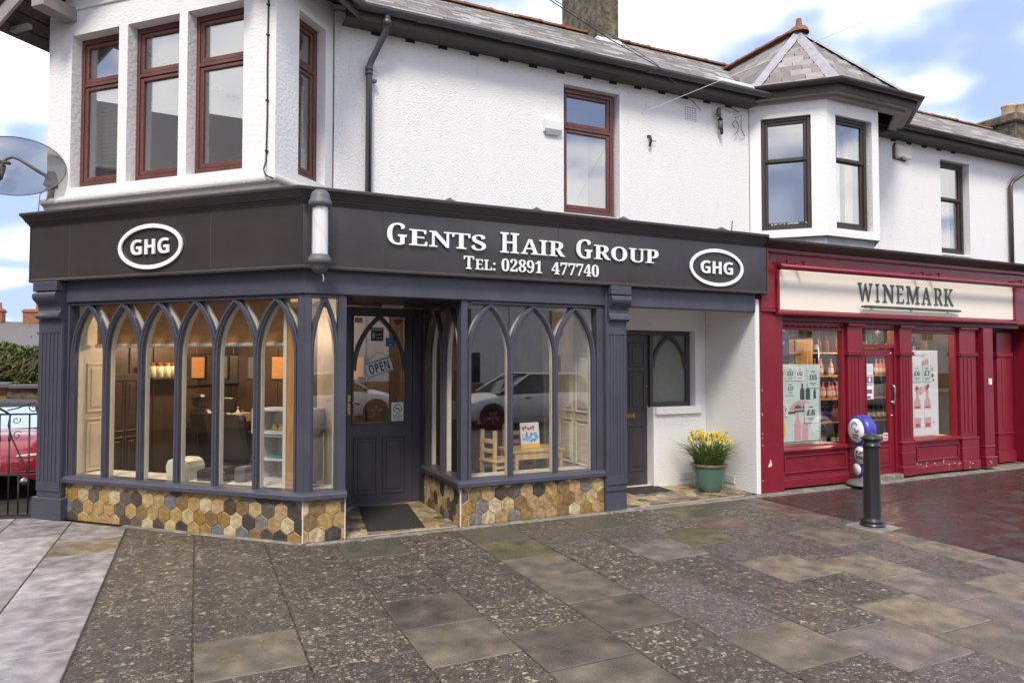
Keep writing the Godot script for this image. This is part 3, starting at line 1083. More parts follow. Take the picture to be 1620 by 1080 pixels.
func build_house():
	var house := thing("terraced_house", "white roughcast terrace with slate roof and canted bays above the shops", "building")
	var zw := -0.93
	var roof_y := 5.635
	var roof_a := atan2(1.895, 2.94)
	# ---- walls
	T = Transform3D()
	var s := st()
	wall(s, 1.345, 7.40, 3.25, 5.62, zw, 0.24, [[4.255, 5.115, 3.625, 5.30]])
	obj("wall", s, M["roughcast"], house)
	s = st()
	wall(s, 9.99, 21.0, 3.25, 5.62, zw, 0.24, [[11.84, 12.66, 3.62, 5.285], [15.6, 16.4, 3.62, 5.285]])
	obj("wall", s, M["roughcast"], house)
	# smooth margins round the windows of the long front
	for h in [[4.255, 5.115, 3.625, 5.30], [11.84, 12.66, 3.62, 5.285], [15.6, 16.4, 3.62, 5.285]]:
		s = st()
		bx(s, h[0] - 0.004, h[0] + 0.002, h[2], h[3], zw - 0.2, zw - 0.004)
		bx(s, h[1] - 0.002, h[1] + 0.05, h[2], h[3] + 0.02, zw - 0.2, zw + 0.003, 0.002)
		bx(s, h[0], h[1], h[2] - 0.03, h[2] + 0.002, zw - 0.2, zw + 0.012, 0.006)
		obj("window_margin", s, M["render"], house)
	# shut the building off behind, and its ends
	s = st()
	bx(s, 1.0, 21.0, 2.62, 5.6, -6.6, -6.4)
	bx(s, 20.8, 21.0, 0, 7.4, -6.4, -0.94)
	bx(s, 0.2, 1.6, 2.62, 5.6, -6.4, -6.2)
	obj("rear_wall", s, M["render"], house)
	s = st()
	bx(s, 1.2, 20.8, 3.18, 3.24, -6.4, -0.95)
	bx(s, 1.2, 20.8, 5.66, 5.70, -6.4, -0.95)
	bx(s, 7.6, 7.72, 3.24, 5.66, -6.4, -1.0)
	bx(s, 3.3, 3.4, 3.24, 5.66, -6.4, -1.2)
	bx(s, 10.2, 10.3, 3.24, 5.66, -6.4, -1.2)
	obj("upper_room", s, M["plaster_white"], house)
	# bay on the corner: front, return, far side
	T = TL
	s = st()
	var ah := [[-3.09, -2.40, 3.62, 5.32], [-2.275, -1.57, 3.62, 5.32], [-1.46, -0.75, 3.62, 5.32]]
	wall(s, -3.44, -0.3615, 3.25, 5.60, 0.0, 0.22, ah)
	ext(s, PackedVector2Array([Vector2(-3.44, 5.60), Vector2(-0.36, 5.60), Vector2(-1.9, 6.6)]), -0.22, 0.0)
	obj("bay_wall", s, M["render"], house)
	s = st()
	bx(s, -3.44, -0.37, 5.595, 5.622, 0.0, 0.022, 0.006)
	obj("string_course", s, M["render"], house)
	TB = Transform3D(Basis(-TL.basis.z, Vector3.UP, TL.basis.x), TL * Vector3(-0.36, 0, 0))
	T = TB
	s = st()
	wall(s, 0.002, 0.965, 3.25, 5.70, 0.0, 0.22, [[0.36, 0.825, 3.62, 5.33]])
	obj("bay_wall", s, M["render"], house)
	T = TL
	s = st()
	bx(s, -3.44, -3.22, 0.0, 5.60, -6.5, -0.225)
	obj("side_wall", s, M["render"], house)
	s = st()
	bx(s, -3.2, -0.6, 3.18, 3.24, -4.5, -0.24)
	bx(s, -3.2, -0.6, 5.64, 5.68, -4.5, -0.24)
	bx(s, -3.2, -0.6, 3.24, 5.64, -4.6, -4.5)
	obj("bay_room", s, M["plaster_white"], house)
	# moulded sill course under the bay windows
	s = st()
	var sp := [Vector2(0, 3.40), Vector2(0.012, 3.40), Vector2(0.022, 3.43), Vector2(0.055, 3.455), Vector2(0.062, 3.475), Vector2(0.058, 3.50), Vector2(0.04, 3.515), Vector2(0, 3.53)]
	run(s, sp, -3.46, -0.36, 0.0, 1.0)
	obj("sill_course", s, M["sill"], house)
	T = TB
	s = st()
	run(s, sp, 0.0, 0.96, -1.0, 0.0)
	obj("sill_course", s, M["sill"], house)
	# windows of the corner bay
	for i in 3:
		var h: Array = ah[i]
		var o := window(TL, h[0] - 0.02, h[1] + 0.02, h[2] + 0.03, h[3] + 0.0, -0.12, 4.80, M["window_brown"], house, false, ["brown window nearest the satellite dish, with slatted blind", "middle brown window of the corner bay", "brown window of the corner bay beside the black cable"][i])
		T = TL
		s = st()
		bx(s, h[0] - 0.02, h[1] + 0.02, h[2], h[2] + 0.03, -0.2, -0.085, 0.006)
		obj("sill", s, M["window_brown"], o)
		if i == 0:
			blind(TL, h[0] + 0.12, h[1], h[2] + 0.1, 4.78, -0.30, 0.012, o, M["white_plastic"])
	var ob := window(TB, 0.35, 0.835, 3.65, 5.33, -0.11, 4.84, M["window_brown"], house, false, "narrow brown window on the return of the corner bay")
	blind(TB, 0.38, 0.80, 3.70, 5.28, -0.26, 0.013, ob, M["cream_plastic"])
	var of := window(Transform3D(), 4.255, 5.075, 3.65, 5.29, zw - 0.085, 4.775, M["window_brown"], house, false, "brown window over the shop name, beside the white alarm box")
	T = Transform3D()
	s = st()
	bx(s, 4.25, 5.08, 3.615, 3.65, zw - 0.15, zw - 0.03, 0.006)
	obj("sill", s, M["window_brown"], of)
	s = st()
	bx(s, 4.30, 5.02, 3.70, 5.26, -1.62, -1.60)
	obj("blind", s, M["white_plastic"], of)
	var ow := window(Transform3D(), 11.84, 12.62, 3.64, 5.285, zw - 0.09, 4.62, M["sash_dark"], house, true, "dark sash window at the right end of the wall")
	curtain(Transform3D(), 12.25, 12.6, 3.7, 5.25, zw - 0.35, ow, M["cream_plastic"])
	window(Transform3D(), 15.6, 16.4, 3.64, 5.285, zw - 0.09, 4.62, M["sash_dark"], house, true)
	# ---- canted bay on the right
	var TT := Transform3D(TL.basis, Vector3(8.16, 0, -0.20))
	T = TT
	s = st()
	wall(s, -1.045, 0.0, 3.52, 5.57, 0.0, 0.2, [[-0.885, -0.205, 3.635, 5.29]])
	obj("bay_wall", s, M["render"], house)
	T = Transform3D()
	s = st()
	wall(s, 8.16, 9.26, 3.52, 5.57, -0.20, 0.2, [[8.345, 9.115, 3.635, 5.29]])
	obj("bay_wall", s, M["render"], house)
	var TR := Transform3D(Basis(Vector3(cos(deg_to_rad(44.0)), 0, -sin(deg_to_rad(44.0))), Vector3.UP, Vector3(sin(deg_to_rad(44.0)), 0, cos(deg_to_rad(44.0)))), Vector3(9.26, 0, -0.20))
	T = TR
	s = st()
	wall(s, 0.0, 1.045, 3.52, 5.57, 0.0, 0.2, [[0.2, 0.88, 3.635, 5.29]])
	obj("bay_wall", s, M["render"], house)
	var w1 := window(TT, -0.885, -0.205, 3.64, 5.29, -0.035, 4.66, M["sash_dark"], house, true, "dark peeling sash window on the left face of the right-hand bay")
	T = TT
	s = st()
	bx(s, -0.86, -0.23, 3.7, 5.27, -0.75, -0.74)
	obj("blind", s, M["cream_plastic"], w1)
	var w2 := window(Transform3D(), 8.345, 9.06, 3.64, 5.29, -0.25, 4.66, M["sash_dark"], house, true, "dark sash window with white curtains on the front of the right-hand bay")
	curtain(Transform3D(), 8.40, 8.78, 3.7, 5.26, -0.52, w2, M["white_plastic"])
	curtain(Transform3D(), 8.9, 9.06, 3.7, 5.26, -0.52, w2, M["cream_plastic"])
	window(TR, 0.2, 0.88, 3.64, 5.29, -0.06, 4.66, M["sash_dark"], house, true)
	# flaking paint along the bottom rails
	s = st()
	for i in 26:
		var px := rng.randf_range(-0.82, -0.27)
		T = TT
		ext(s, PackedVector2Array([Vector2(px, 3.712 + rng.randf() * 0.03), Vector2(px + rng.randf_range(0.01, 0.04), 3.712 + rng.randf() * 0.02), Vector2(px + 0.02, 3.735 + rng.randf() * 0.012)]), -0.07, -0.062)
	obj("flaking_paint", s, M["sill"], w1)
	s = st()
	T = TT
	bx(s, -1.06, 0.0, 3.25, 3.515, -0.1, -0.055)
	T = Transform3D()
	bx(s, 8.16, 9.22, 3.25, 3.515, -0.34, -0.265)
	obj("lead_apron", s, M["lead"], house)
	# ---- fascia, soffit and gutters
	s = st()
	T = Transform3D()
	bx(s, 1.42, 7.30, 5.465, 5.57, -0.72, -0.695, 0.004)
	bx(s, 1.42, 7.38, 5.458, 5.465, zw, -0.70)
	bx(s, 10.2, 21.0, 5.465, 5.57, -0.72, -0.695, 0.004)
	bx(s, 10.1, 21.0, 5.458, 5.465, zw, -0.70)
	obj("fascia_board", s, M["soffit"], house)
	for i in 27:
		if i * 0.4 + 1.75 > 7.2 and i * 0.4 + 1.75 < 10.3:
			continue
		s = st()
		bx(s, 1.75 + i * 0.4, 1.86 + i * 0.4, 5.425, 5.455, zw - 0.01, zw + 0.02)
		obj("rafter_foot", s, M["black"], house)
	s = st()
	run(s, gutter_prof(5.60, -0.63), 1.45, 7.24, 0.0, -TILT)
	obj("gutter", s, M["gutter"], house)
	s = st()
	run(s, gutter_prof(5.60, -0.63), 10.42, 21.0)
	obj("gutter", s, M["gutter_brown"], house)
	for i in 6:
		s = st()
		run(s, gutter_prof(5.597, -0.63).map(func(p): return Vector2(-0.63 + (p.x + 0.63) * 1.12, 5.6 + (p.y - 5.6) * 1.1)), 2.2 + i * 1.05, 2.28 + i * 1.05)
		obj("gutter_joint", s, M["gutter"], house)
	for i in 9:
		s = st()
		run(s, gutter_prof(5.597, -0.63).map(func(p): return Vector2(-0.63 + (p.x + 0.63) * 1.12, 5.6 + (p.y - 5.6) * 1.1)), 11.0 + i * 1.1, 11.06 + i * 1.1)
		obj("gutter_joint", s, M["gutter_brown"], house)
	# gutter, fascia and soffit round the bay on the right: eave line 0.3 out from the walls
	var e0 := Vector3(7.30, 5.655, -0.79)
	var e1 := Vector3(8.14, 5.655, 0.02)
	var e2 := Vector3(9.80, 5.655, 0.02)
	var e3 := Vector3(10.62, 5.655, -0.78)
	var g0 := Transform3D(TL.basis, e1)
	T = g0
	s = st()
	var gp := gutter_prof(0.03, 0.06)
	run(s, gp, -1.12, 0.0, 0.0, TILT)
	T = Transform3D(Basis(), e1)
	run(s, gp, 0.0, 1.66, -TILT, TILT)
	T = Transform3D(TR.basis, e2)
	run(s, gp, 0.0, 1.10, -TILT, 0.0)
	obj("gutter", s, M["gutter_brown"], house)
	s = st()
	var fp := [Vector2(-0.02, -0.125), Vector2(0.0, -0.125), Vector2(0.0, 0.02), Vector2(-0.02, 0.02)]
	T = g0
	run(s, fp, -1.10, 0.0, 0.0, TILT)
	T = Transform3D(Basis(), e1)
	run(s, fp, 0.0, 1.66, -TILT, TILT)
	T = Transform3D(TR.basis, e2)
	run(s, fp, 0.0, 1.10, -TILT, 0.0)
	obj("fascia_board", s, M["soffit"], house)
	s = st()
	var sf := [Vector2(-0.26, -0.165), Vector2(-0.13, -0.165), Vector2(-0.13, -0.122), Vector2(-0.02, -0.122), Vector2(-0.02, -0.10), Vector2(-0.26, -0.10)]
	T = g0
	run(s, sf, -1.2, 0.0, 0.0, TILT)
	T = Transform3D(Basis(), e1)
	run(s, sf, 0.0, 1.66, -TILT, TILT)
	T = Transform3D(TR.basis, e2)
	run(s, sf, 0.0, 1.2, -TILT, 0.0)
	obj("soffit", s, M["soffit_pale"], house)
	# ---- slate roofs
	var apex := Vector3(8.78, 7.05, -1.25)
	var back := Vector3(8.78, 7.05, -2.86)
	var faces := [[e1, e2, apex], [e0, e1, apex], [e2, e3, apex], [e0, apex, back], [e3, back, apex]]
	for k in faces.size():
		var f: Array = faces[k]
		var u: Vector3 = (f[1] - f[0]).normalized()
		if k == 3:
			u = Vector3(0, 0, 1)
		if k == 4:
			u = Vector3(0, 0, -1)
		var nrm: Vector3 = (f[1] - f[0]).cross(f[2] - f[0]).normalized()
		if nrm.y < 0:
			nrm = -nrm
		var v := nrm.cross(u).normalized()
		if v.y < 0:
			v = -v
			u = v.cross(nrm).normalized()
		var fr := Transform3D(Basis(u, v, nrm), f[0])
		var poly := PackedVector2Array()
		for p in f:
			var q: Vector3 = fr.affine_inverse() * p
			poly.append(Vector2(q.x, q.y))
		T = fr
		s = st()
		ext(s, poly, -0.05, -0.012)
		obj("roof_boarding", s, M["black"], house)
		slates(fr, poly, 0.30, 0.165 if k < 3 else 0.2, house, 300, 0.022, [1, 3, 3, 1, 5])
	# main slopes
	var fr1 := TSlope(0, roof_y, -0.66, roof_a)
	fr1 = Transform3D(Basis(Vector3.RIGHT, Vector3(0, sin(roof_a), -cos(roof_a)), Vector3(0, cos(roof_a), sin(roof_a))), Vector3(0, roof_y, -0.66))
	var L := 3.50
	T = fr1
	s = st()
	ext(s, rect(0.3, 0, 21.0, L), -0.06, -0.02)
	obj("roof_boarding", s, M["black"], house)
	slates(fr1, rect(1.35, 0, 7.25, L), 0.30, 0.2, house, 300, 0.02)
	slates(fr1, rect(7.25, 1.2, 10.3, L), 0.30, 0.2, house, 300, 0.02)
	slates(fr1, rect(10.3, 0, 21.0, L), 0.30, 0.2, house, 300, 0.02)
	slates(fr1, rect(-1.5, 1.2, 1.35, L), 0.30, 0.2, house, 300, 0.02)
	for key in slate_rest:
		var o := obj("slate_courses", slate_rest[key], M["slate_%d" % key], house)
		o.set_meta("kind", "stuff")
	T = Transform3D()
	s = st()
	quad(s, Vector3(-1.5, 7.51, -3.6), Vector3(21, 7.51, -3.6), Vector3(21, 5.5, -6.75), Vector3(-1.5, 5.5, -6.75))
	obj("rear_roof", s, M["slate_0"], house)
	s = st()
	ext(s, PackedVector2Array(), 0, 1)
	T = Transform3D(Basis(Vector3.UP, PI / 2), Vector3(20.9, 0, 0))
	ext(s, PackedVector2Array([Vector2(0.94, 5.5), Vector2(6.4, 5.5), Vector2(3.6, 7.42)]), -0.1, 0.0)
	T = Transform3D(Basis(Vector3.UP, PI / 2), Vector3(-1.3, 0, 0))
	ext(s, PackedVector2Array([Vector2(2.5, 5.5), Vector2(6.4, 5.5), Vector2(3.6, 7.42)]), -0.1, 0.0)
	obj("gable_wall", s, M["render"], house)
	# lead on the hips and the foot of the valley
	for f in [[e0, apex], [e1, apex], [e2, apex], [e3, apex]]:
		var d: Vector3 = (f[1] - f[0]).normalized()
		var side := d.cross(Vector3.UP).normalized()
		var nn := side.cross(d).normalized()
		T = Transform3D(Basis(side, d, nn), f[0])
		var ln: float = (f[1] - f[0]).length()
		s = st()
		for sg in [-1.0, 1.0]:
			var n := 10
			for i in n:
				var a := ln * i / n - 0.03
				var b := ln * (i + 1) / n - 0.03
				out4(s, Vector3(0, a, 0.050), Vector3(0, b, 0.050), Vector3(sg * (0.098 + 0.01 * sin(i * 2.1)), b, -0.012), Vector3(sg * (0.098 + 0.01 * sin(i * 2.1 - 2.1)), a, -0.012), Vector3(0, a, -0.2))
		obj("lead_hip", s, M["lead"], house)
	T = Transform3D(Basis(Vector3.RIGHT, Vector3(0, sin(roof_a), -cos(roof_a)), Vector3(0, cos(roof_a), sin(roof_a))), Vector3(7.15, roof_y, -0.66))
	s = st()
	ext(s, PackedVector2Array([Vector2(-0.42, 0.14), Vector2(0.1, 0.0), Vector2(0.3, 0.3), Vector2(0.05, 0.36), Vector2(-0.05, 0.42), Vector2(-0.25, 0.45)]), -0.01, 0.03, 0.01)
	obj("valley_patch", s, M["white_paint"], house)
	# ridge tiles
	var rp := []
	for i in 9:
		var a := PI * i / 8.0
		rp.append(Vector2(cos(a) * 0.105, sin(a) * 0.07 - 0.02))
	T = Transform3D()
	s = st()
	run(s, rp, 0.0, 0.448)
	run(s, rp.map(func(p): return p * 1.12), 0.40, 0.455)
	var rt := done(s, M["ridge"])
	for i in 48:
		var x := -1.5 + i * 0.452
		if x > 6.0 and x < 6.6 or x > 17.9 and x < 19.2:
			continue
		put("ridge_tile", rt, house, Transform3D(Basis(Vector3.BACK, rng.randf_range(-0.012, 0.012)), Vector3(x, 7.535 + rng.randf_range(-0.008, 0.008), -3.6)))
	for i in 4:
		put("ridge_tile", rt, house, Transform3D(Basis(Vector3.UP, PI / 2), Vector3(8.78, 7.085, -1.18 - i * 0.452)))
	s = st()
	lathe(s, [Vector2(0.16, -0.08), Vector2(0.13, 0.0), Vector2(0.06, 0.04), Vector2(0.045, 0.10), Vector2(0.042, 0.16), Vector2(0.02, 0.17), Vector2(0, 0.17)], 12, Vector3(8.78, 7.10, -1.22))
	obj("finial", s, M["ridge"], house)
	# chimneys
	s = st()
	bx(s, 6.19, 6.62, 6.6, 9.6, -4.45, -3.16, 0.02)
	obj("chimney", s, M["chimney_render"], house)
	s = st()
	bx(s, 6.13, 6.68, 7.12, 7.24, -3.3, -3.10, 0.01)
	bx(s, 6.15, 6.66, 7.24, 7.30, -3.24, -3.13, 0.01)
	obj("chimney_flashing", s, M["white_paint"], house)
	s = st()
	bx(s, 18.15, 19.4, 6.6, 7.62, -4.1, -3.1, 0.015)
	bx(s, 18.07, 19.48, 7.62, 7.84, -4.18, -3.02, 0.03)
	var ch := obj("chimney", s, M["chimney_render"], house)
	for p in [[18.42, 0.16, 0.33], [18.88, 0.20, 0.42]]:
		s = st()
		lathe(s, [Vector2(p[1] * 0.9, 0), Vector2(p[1] * 0.86, p[2] - 0.06), Vector2(p[1] * 0.98, p[2] - 0.04), Vector2(p[1], p[2]), Vector2(p[1] * 0.8, p[2]), Vector2(p[1] * 0.75, 0.1), Vector2(0, 0.1)], 16, Vector3(p[0], 7.81, -3.4))
		obj("chimney_pot", s, M["chimney_pot"], ch)
	# ---- roof of the corner bay, gable over its three windows
	T = TL
	s = st()
	var rz := 0.42
	for sg in [-1.0, 1.0]:
		var ex: float = -1.9 + sg * 1.9
		var a := Vector3(-1.9, 6.66, 0)
		var b := Vector3(ex, 5.40 if sg < 0 else 5.60, 0)
		for zz in [0.0]:
			out4(s, a + Vector3(0, 0, rz), b + Vector3(0, 0, rz), b + Vector3(0, 0, -6.6), a + Vector3(0, 0, -6.6), Vector3(-1.9, 0, 0))
	obj("bay_roof", s, M["slate_1"], house)
	s = st()
	for sg in [-1.0, 1.0]:
		var ex: float = -1.9 + sg * 1.9
		var zb := -6.6 if sg < 0 else -1.45
		var n := 14
		for i in n:
			var t0 := float(i) / n
			var t1 := float(i + 1) / n - 0.006
			var p0 := Vector3(lerpf(-1.9, ex, t0), lerpf(6.60, 5.34 if sg < 0 else 5.54, t0), 0)
			var p1 := Vector3(lerpf(-1.9, ex, t1), lerpf(6.60, 5.34 if sg < 0 else 5.54, t1), 0)
			out4(s, p0 + Vector3(0, 0, rz - 0.03), p1 + Vector3(0, 0, rz - 0.03), p1 + Vector3(0, 0, zb), p0 + Vector3(0, 0, zb), Vector3(-1.9, 9, 0))
			out4(s, p0 + Vector3(0, 0.02, rz - 0.03), p1 + Vector3(0, 0.02, rz - 0.03), p1 + Vector3(0, 0.02, zb), p0 + Vector3(0, 0.02, zb), Vector3(-1.9, 0, 0))
	obj("soffit", s, M["soffit"], house)
	for sg in [-1.0, 1.0]:
		s = st()
		var ex: float = -1.9 + sg * 1.93
		ext(s, PackedVector2Array([Vector2(-1.9, 6.70), Vector2(ex, 5.42 if sg < 0 else 5.62), Vector2(ex, 5.22 if sg < 0 else 5.42), Vector2(-1.9, 6.50)]), rz - 0.03, rz, 0.006)
		obj("barge_board", s, M["soffit_pale"], house)
		s = st()
		ext(s, PackedVector2Array([Vector2(-1.9, 6.76), Vector2(ex + sg * 0.04, 5.455 if sg < 0 else 5.655), Vector2(ex + sg * 0.04, 5.39 if sg < 0 else 5.59), Vector2(-1.9, 6.69)]), rz - 0.03, rz + 0.03, 0.006)
		obj("barge_capping", s, M["soffit"], house)
	s = st()
	bx(s, -3.2, -3.02, 5.47, 5.62, 0.0, rz - 0.03, 0.01)
	obj("purlin_end", s, M["soffit_pale"], house)
	s = st()
	bx(s, -0.78, -0.6, 5.47, 5.62, 0.0, rz - 0.03, 0.01)
	obj("purlin_end", s, M["soffit_pale"], house)
	s = st()
	for z in [0.2, -0.25, -0.75, -1.25]:
		s = st()
		bx(s, -3.72, -3.44, 5.36, 5.41, z, z + 0.05)
		obj("rafter_foot", s, M["soffit_pale"], house)
	s = st()
	run(s, gutter_prof(5.42, 0.0).map(func(p): return Vector2(p.x - 0.0, p.y)), 0.0, 0.01)
	T = Transform3D(Basis(-TL.basis.z, Vector3.UP, TL.basis.x), TL * Vector3(0.0, 0, rz))
	s = st()
	run(s, gutter_prof(5.60, 0.045), 0.02, 1.30)
	obj("gutter", s, M["gutter"], house)
	s = st()
	bx(s, 0.02, 1.34, 5.46, 5.57, -0.03, -0.012)
	obj("fascia_board", s, M["soffit"], house)
	T = Transform3D(Basis(TL.basis.z, Vector3.UP, -TL.basis.x), TL * Vector3(-3.8, 0, 0))
	s = st()
	run(s, gutter_prof(5.50, 0.045), -6.4, 0.40)
	obj("gutter", s, M["gutter"], house)
	# ---- down pipes
	T = Transform3D()
	s = st()
	tube(s, [Vector3(1.865, 5.56, -0.64), Vector3(1.865, 5.44, -0.66), Vector3(1.86, 5.38, -0.70), Vector3(1.735, 5.08, -0.855), Vector3(1.715, 5.02, -0.87), Vector3(1.715, 3.42, -0.87)], 0.036, 12)
	var dp := obj("down_pipe", s, M["gutter"], house)
	for y in [5.0, 4.95]:
		s = st()
		lathe(s, [Vector2(0.036, -0.02), Vector2(0.045, -0.018), Vector2(0.045, 0.018), Vector2(0.036, 0.02)], 14, Vector3(1.715, y, -0.87))
		obj("pipe_collar", s, M["gutter"], dp)
	s = st()
	lathe(s, [Vector2(0.036, -0.03), Vector2(0.046, -0.028), Vector2(0.046, 0.03), Vector2(0.036, 0.035)], 14, Vector3(1.865, 5.46, -0.655))
	obj("pipe_collar", s, M["gutter"], dp)
	s = st()
	lathe(s, [Vector2(0.085, 0.0), Vector2(0.085, 0.012), Vector2(0.05, 0.03), Vector2(0.05, 0.06), Vector2(0.04, 0.065)], 14, Vector3(1.715, 3.52, -0.87))
	bx(s, 1.72, 1.80, 4.86, 4.885, -0.90, -0.85)
	obj("pipe_collar", s, M["gutter"], dp)
	s = st()
	tube(s, [Vector3(14.3, 5.58, -0.64), Vector3(14.28, 5.42, -0.67), Vector3(13.87, 5.10, -0.86), Vector3(13.80, 5.0, -0.87), Vector3(13.80, 3.35, -0.87)], 0.038, 10)
	obj("down_pipe", s, M["gutter_brown"], house)
	# ---- wall of the recessed doorway under the house
	var rec := thing("recessed_porch", "white roughcast porch recess with dark front door between the two shops", "porch")
	s = st()
	wall(s, 4.50, 6.545, 0.0, 2.52, zw, 0.2, [[5.10, 6.36, -0.0005, 2.14]])
	bx(s, 5.715, 6.3595, 0.0, 1.085, zw - 0.2, zw - 0.0005)
	bx(s, 6.55, 6.622, 0.0, 2.52, zw - 0.2, 0.028, 0.012)
	bx(s, 4.50, 6.55, 2.44, 2.50, zw + 0.001, 0.0)
	obj("wall", s, M["roughcast"], rec)
	s = st()
	bx(s, 4.30, 4.50, 0, 2.5, -5.2, -0.02)
	obj("side_wall", s, M["plaster"], rec)
	s = st()
	bx(s, 6.3595, 6.43, 1.09, 2.15, zw - 0.18, zw + 0.003, 0.003)
	obj("smooth_margin", s, M["render"], rec)
	s = st()
	bx(s, 5.64, 5.715, 0.0, 1.085, zw - 0.2, zw + 0.003, 0.003)
	obj("smooth_margin", s, M["render"], rec)
	s = st()
	bx(s, 5.66, 6.44, 0.985, 1.09, zw - 0.12, zw + 0.045, 0.012)
	obj("window_sill", s, M["render"], rec)
	# front door
	var zd := zw - 0.11
	s = st()
	bx(s, 5.13, 6.36, 2.075, 2.14, zd - 0.06, zd, 0.006)
	bx(s, 5.125, 5.19, 0.0, 2.075, zd - 0.06, zd, 0.006)
	bx(s, 5.665, 5.725, 0.0, 2.075, zd - 0.06, zd, 0.006)
	bx(s, 6.30, 6.36, 1.085, 2.075, zd - 0.06, zd, 0.006)
	bx(s, 5.725, 6.30, 1.085, 1.15, zd - 0.06, zd, 0.006)
	obj("door_frame", s, M["dark_paint"], rec)
	s = st()
	strip(s, lancet(5.735, 1.62, 6.0125, 2.065), 0.05, zd - 0.04, zd - 0.004, 0.01)
	strip(s, lancet(6.29, 1.62, 6.0125, 2.065), 0.05, zd - 0.04, zd - 0.004, 0.01)
	obj("arched_glazing_bar", s, M["dark_paint"], rec)
	s = st()
	bx(s, 5.725, 6.30, 1.15, 2.075, zd - 0.05, zd - 0.042)
	obj("obscured_pane", s, M["obscured"], rec)
	s = st()
	bx(s, 5.19, 5.665, 0.03, 2.075, zd - 0.075, zd - 0.035, 0.004)
	var door := obj("front_door", s, M["dark_paint"], rec)
	for p in [[1.66, 1.95], [1.06, 1.56], [0.24, 0.82]]:
		for q in [[5.02, 5.195], [5.36, 5.575]]:
			if p[0] > 1.6 or q[0] > 5.3:
				s = st()
				panel(s, q[0], q[1], p[0], p[1], zd - 0.035)
				obj("door_panel", s, M["dark_paint"], door)
	s = st()
	bx(s, 5.215, 5.43, 0.945, 1.005, zd - 0.035, zd - 0.022, 0.006)
	for q in [[5.235, 0.975], [5.41, 0.975]]:
		ext(s, arc_pts(Vector2(q[0], q[1]), 0.022, 0.038, 0, TAU, 12), zd - 0.024, zd - 0.012, 0.004)
	bx(s, 5.25, 5.39, 0.955, 0.985, zd - 0.02, zd - 0.006, 0.006)
	obj("letterbox", s, M["brass"], door)
	s = st()
	lathe(s, [Vector2(0, 0.02), Vector2(0.014, 0.014), Vector2(0.018, 0), Vector2(0.014, -0.014), Vector2(0, -0.02)], 12, Vector3(5.625, 1.37, zd - 0.03))
	obj("door_knob", s, M["brass"], door)
	s = st()
	lathe(s, [Vector2(0, 0.014), Vector2(0.01, 0.01), Vector2(0.013, 0), Vector2(0.01, -0.01), Vector2(0, -0.014)], 12, Vector3(5.635, 1.10, zd - 0.03))
	obj("door_knob", s, M["brass"], door)
	s = st()
	bx(s, 5.13, 5.70, 0.0, 0.028, zd - 0.08, zd + 0.03, 0.006)
	obj("threshold", s, M["sill"], rec)
	# hall behind the porch
	s = st()
	bx(s, 4.62, 6.9, 0.0, 2.5, -2.6, -2.5)
	bx(s, 6.9, 7.0, 0.0, 2.5, -2.6, -1.15)
	bx(s, 4.5, 7.0, 2.5, 2.55, -5.2, -1.14)
	obj("hall_wall", s, M["plaster"], rec)
	# air bricks low on the porch walls
	for k in 2:
		s = st()
		T = Transform3D(Basis(), Vector3(6.20, 0.13, zw)) if k == 0 else Transform3D(Basis(Vector3.UP, -PI / 2), Vector3(6.548, 0.13, -0.50))
		bx(s, -0.13, 0.13, -0.055, 0.055, 0.0, 0.008, 0.002)
		var v := obj("air_vent", s, M["white_plastic"], rec)
		s = st()
		for i in 4:
			bx(s, -0.12, 0.12, -0.045 + i * 0.026, -0.034 + i * 0.026, 0.006, 0.011)
		obj("vent_slot", s, M["sill"], v)
	T = Transform3D()
	# hexagon tiles on the porch floor
	hex_floor("porch_floor", "floor of hexagon tiles in the porch with the dark front door", PackedVector2Array([Vector2(4.54, 0.02), Vector2(6.545, 0.06), Vector2(6.545, 0.93), Vector2(4.54, 0.93)]))


func panel(s: SurfaceTool, x0: float, x1: float, y0: float, y1: float, z: float):
	# a sunk panel with a raised field: bolection frame, then field
	var b := 0.022
	for e in [[x0 - b, x1 + b, y0 - b, y0], [x0 - b, x1 + b, y1, y1 + b], [x0 - b, x0, y0, y1], [x1, x1 + b, y0, y1]]:
		bx(s, e[0], e[1], e[2], e[3], z - 0.004, z + 0.012, 0.008)
	ext(s, rect(x0 + 0.02, y0 + 0.02, x1 - 0.02, y1 - 0.02), z - 0.002, z + 0.009, 0.018)


func hex_floor(called: String, label: String, area: PackedVector2Array):
	T = TGround()
	var s := st()
	ext(s, area, -0.06, 0.0085)
	var fl := structure(called, s, M["grout"], label)
	var lo := area[0]
	var hi := area[0]
	for p in area:
		lo = lo.min(p)
		hi = hi.max(p)
	var j := 0
	var y := lo.y
	while y < hi.y + 0.1:
		var x := lo.x + (0.075 if j % 2 else 0.0)
		while x < hi.x + 0.1:
			var poly := clip_to(hexagon(Vector2(x, y), 0.145), area)
			if not poly.is_empty():
				s = st()
				ext(s, poly, 0.0, 0.012 + rng.randf() * 0.0008, 0.0015, false)
				obj("floor_tile", s, M["floor_tile_%d" % pick_tile()], fl)
			x += 0.150
		y += 0.130
		j += 1
	T = Transform3D()


func pick_tile() -> int:
	return [0, 1, 2, 3, 8, 10, 11, 1, 0, 10, 3, 2, 4, 5, 9, 4, 5, 9, 6, 7, 6, 1, 8, 11][rng.randi_range(0, 23)]


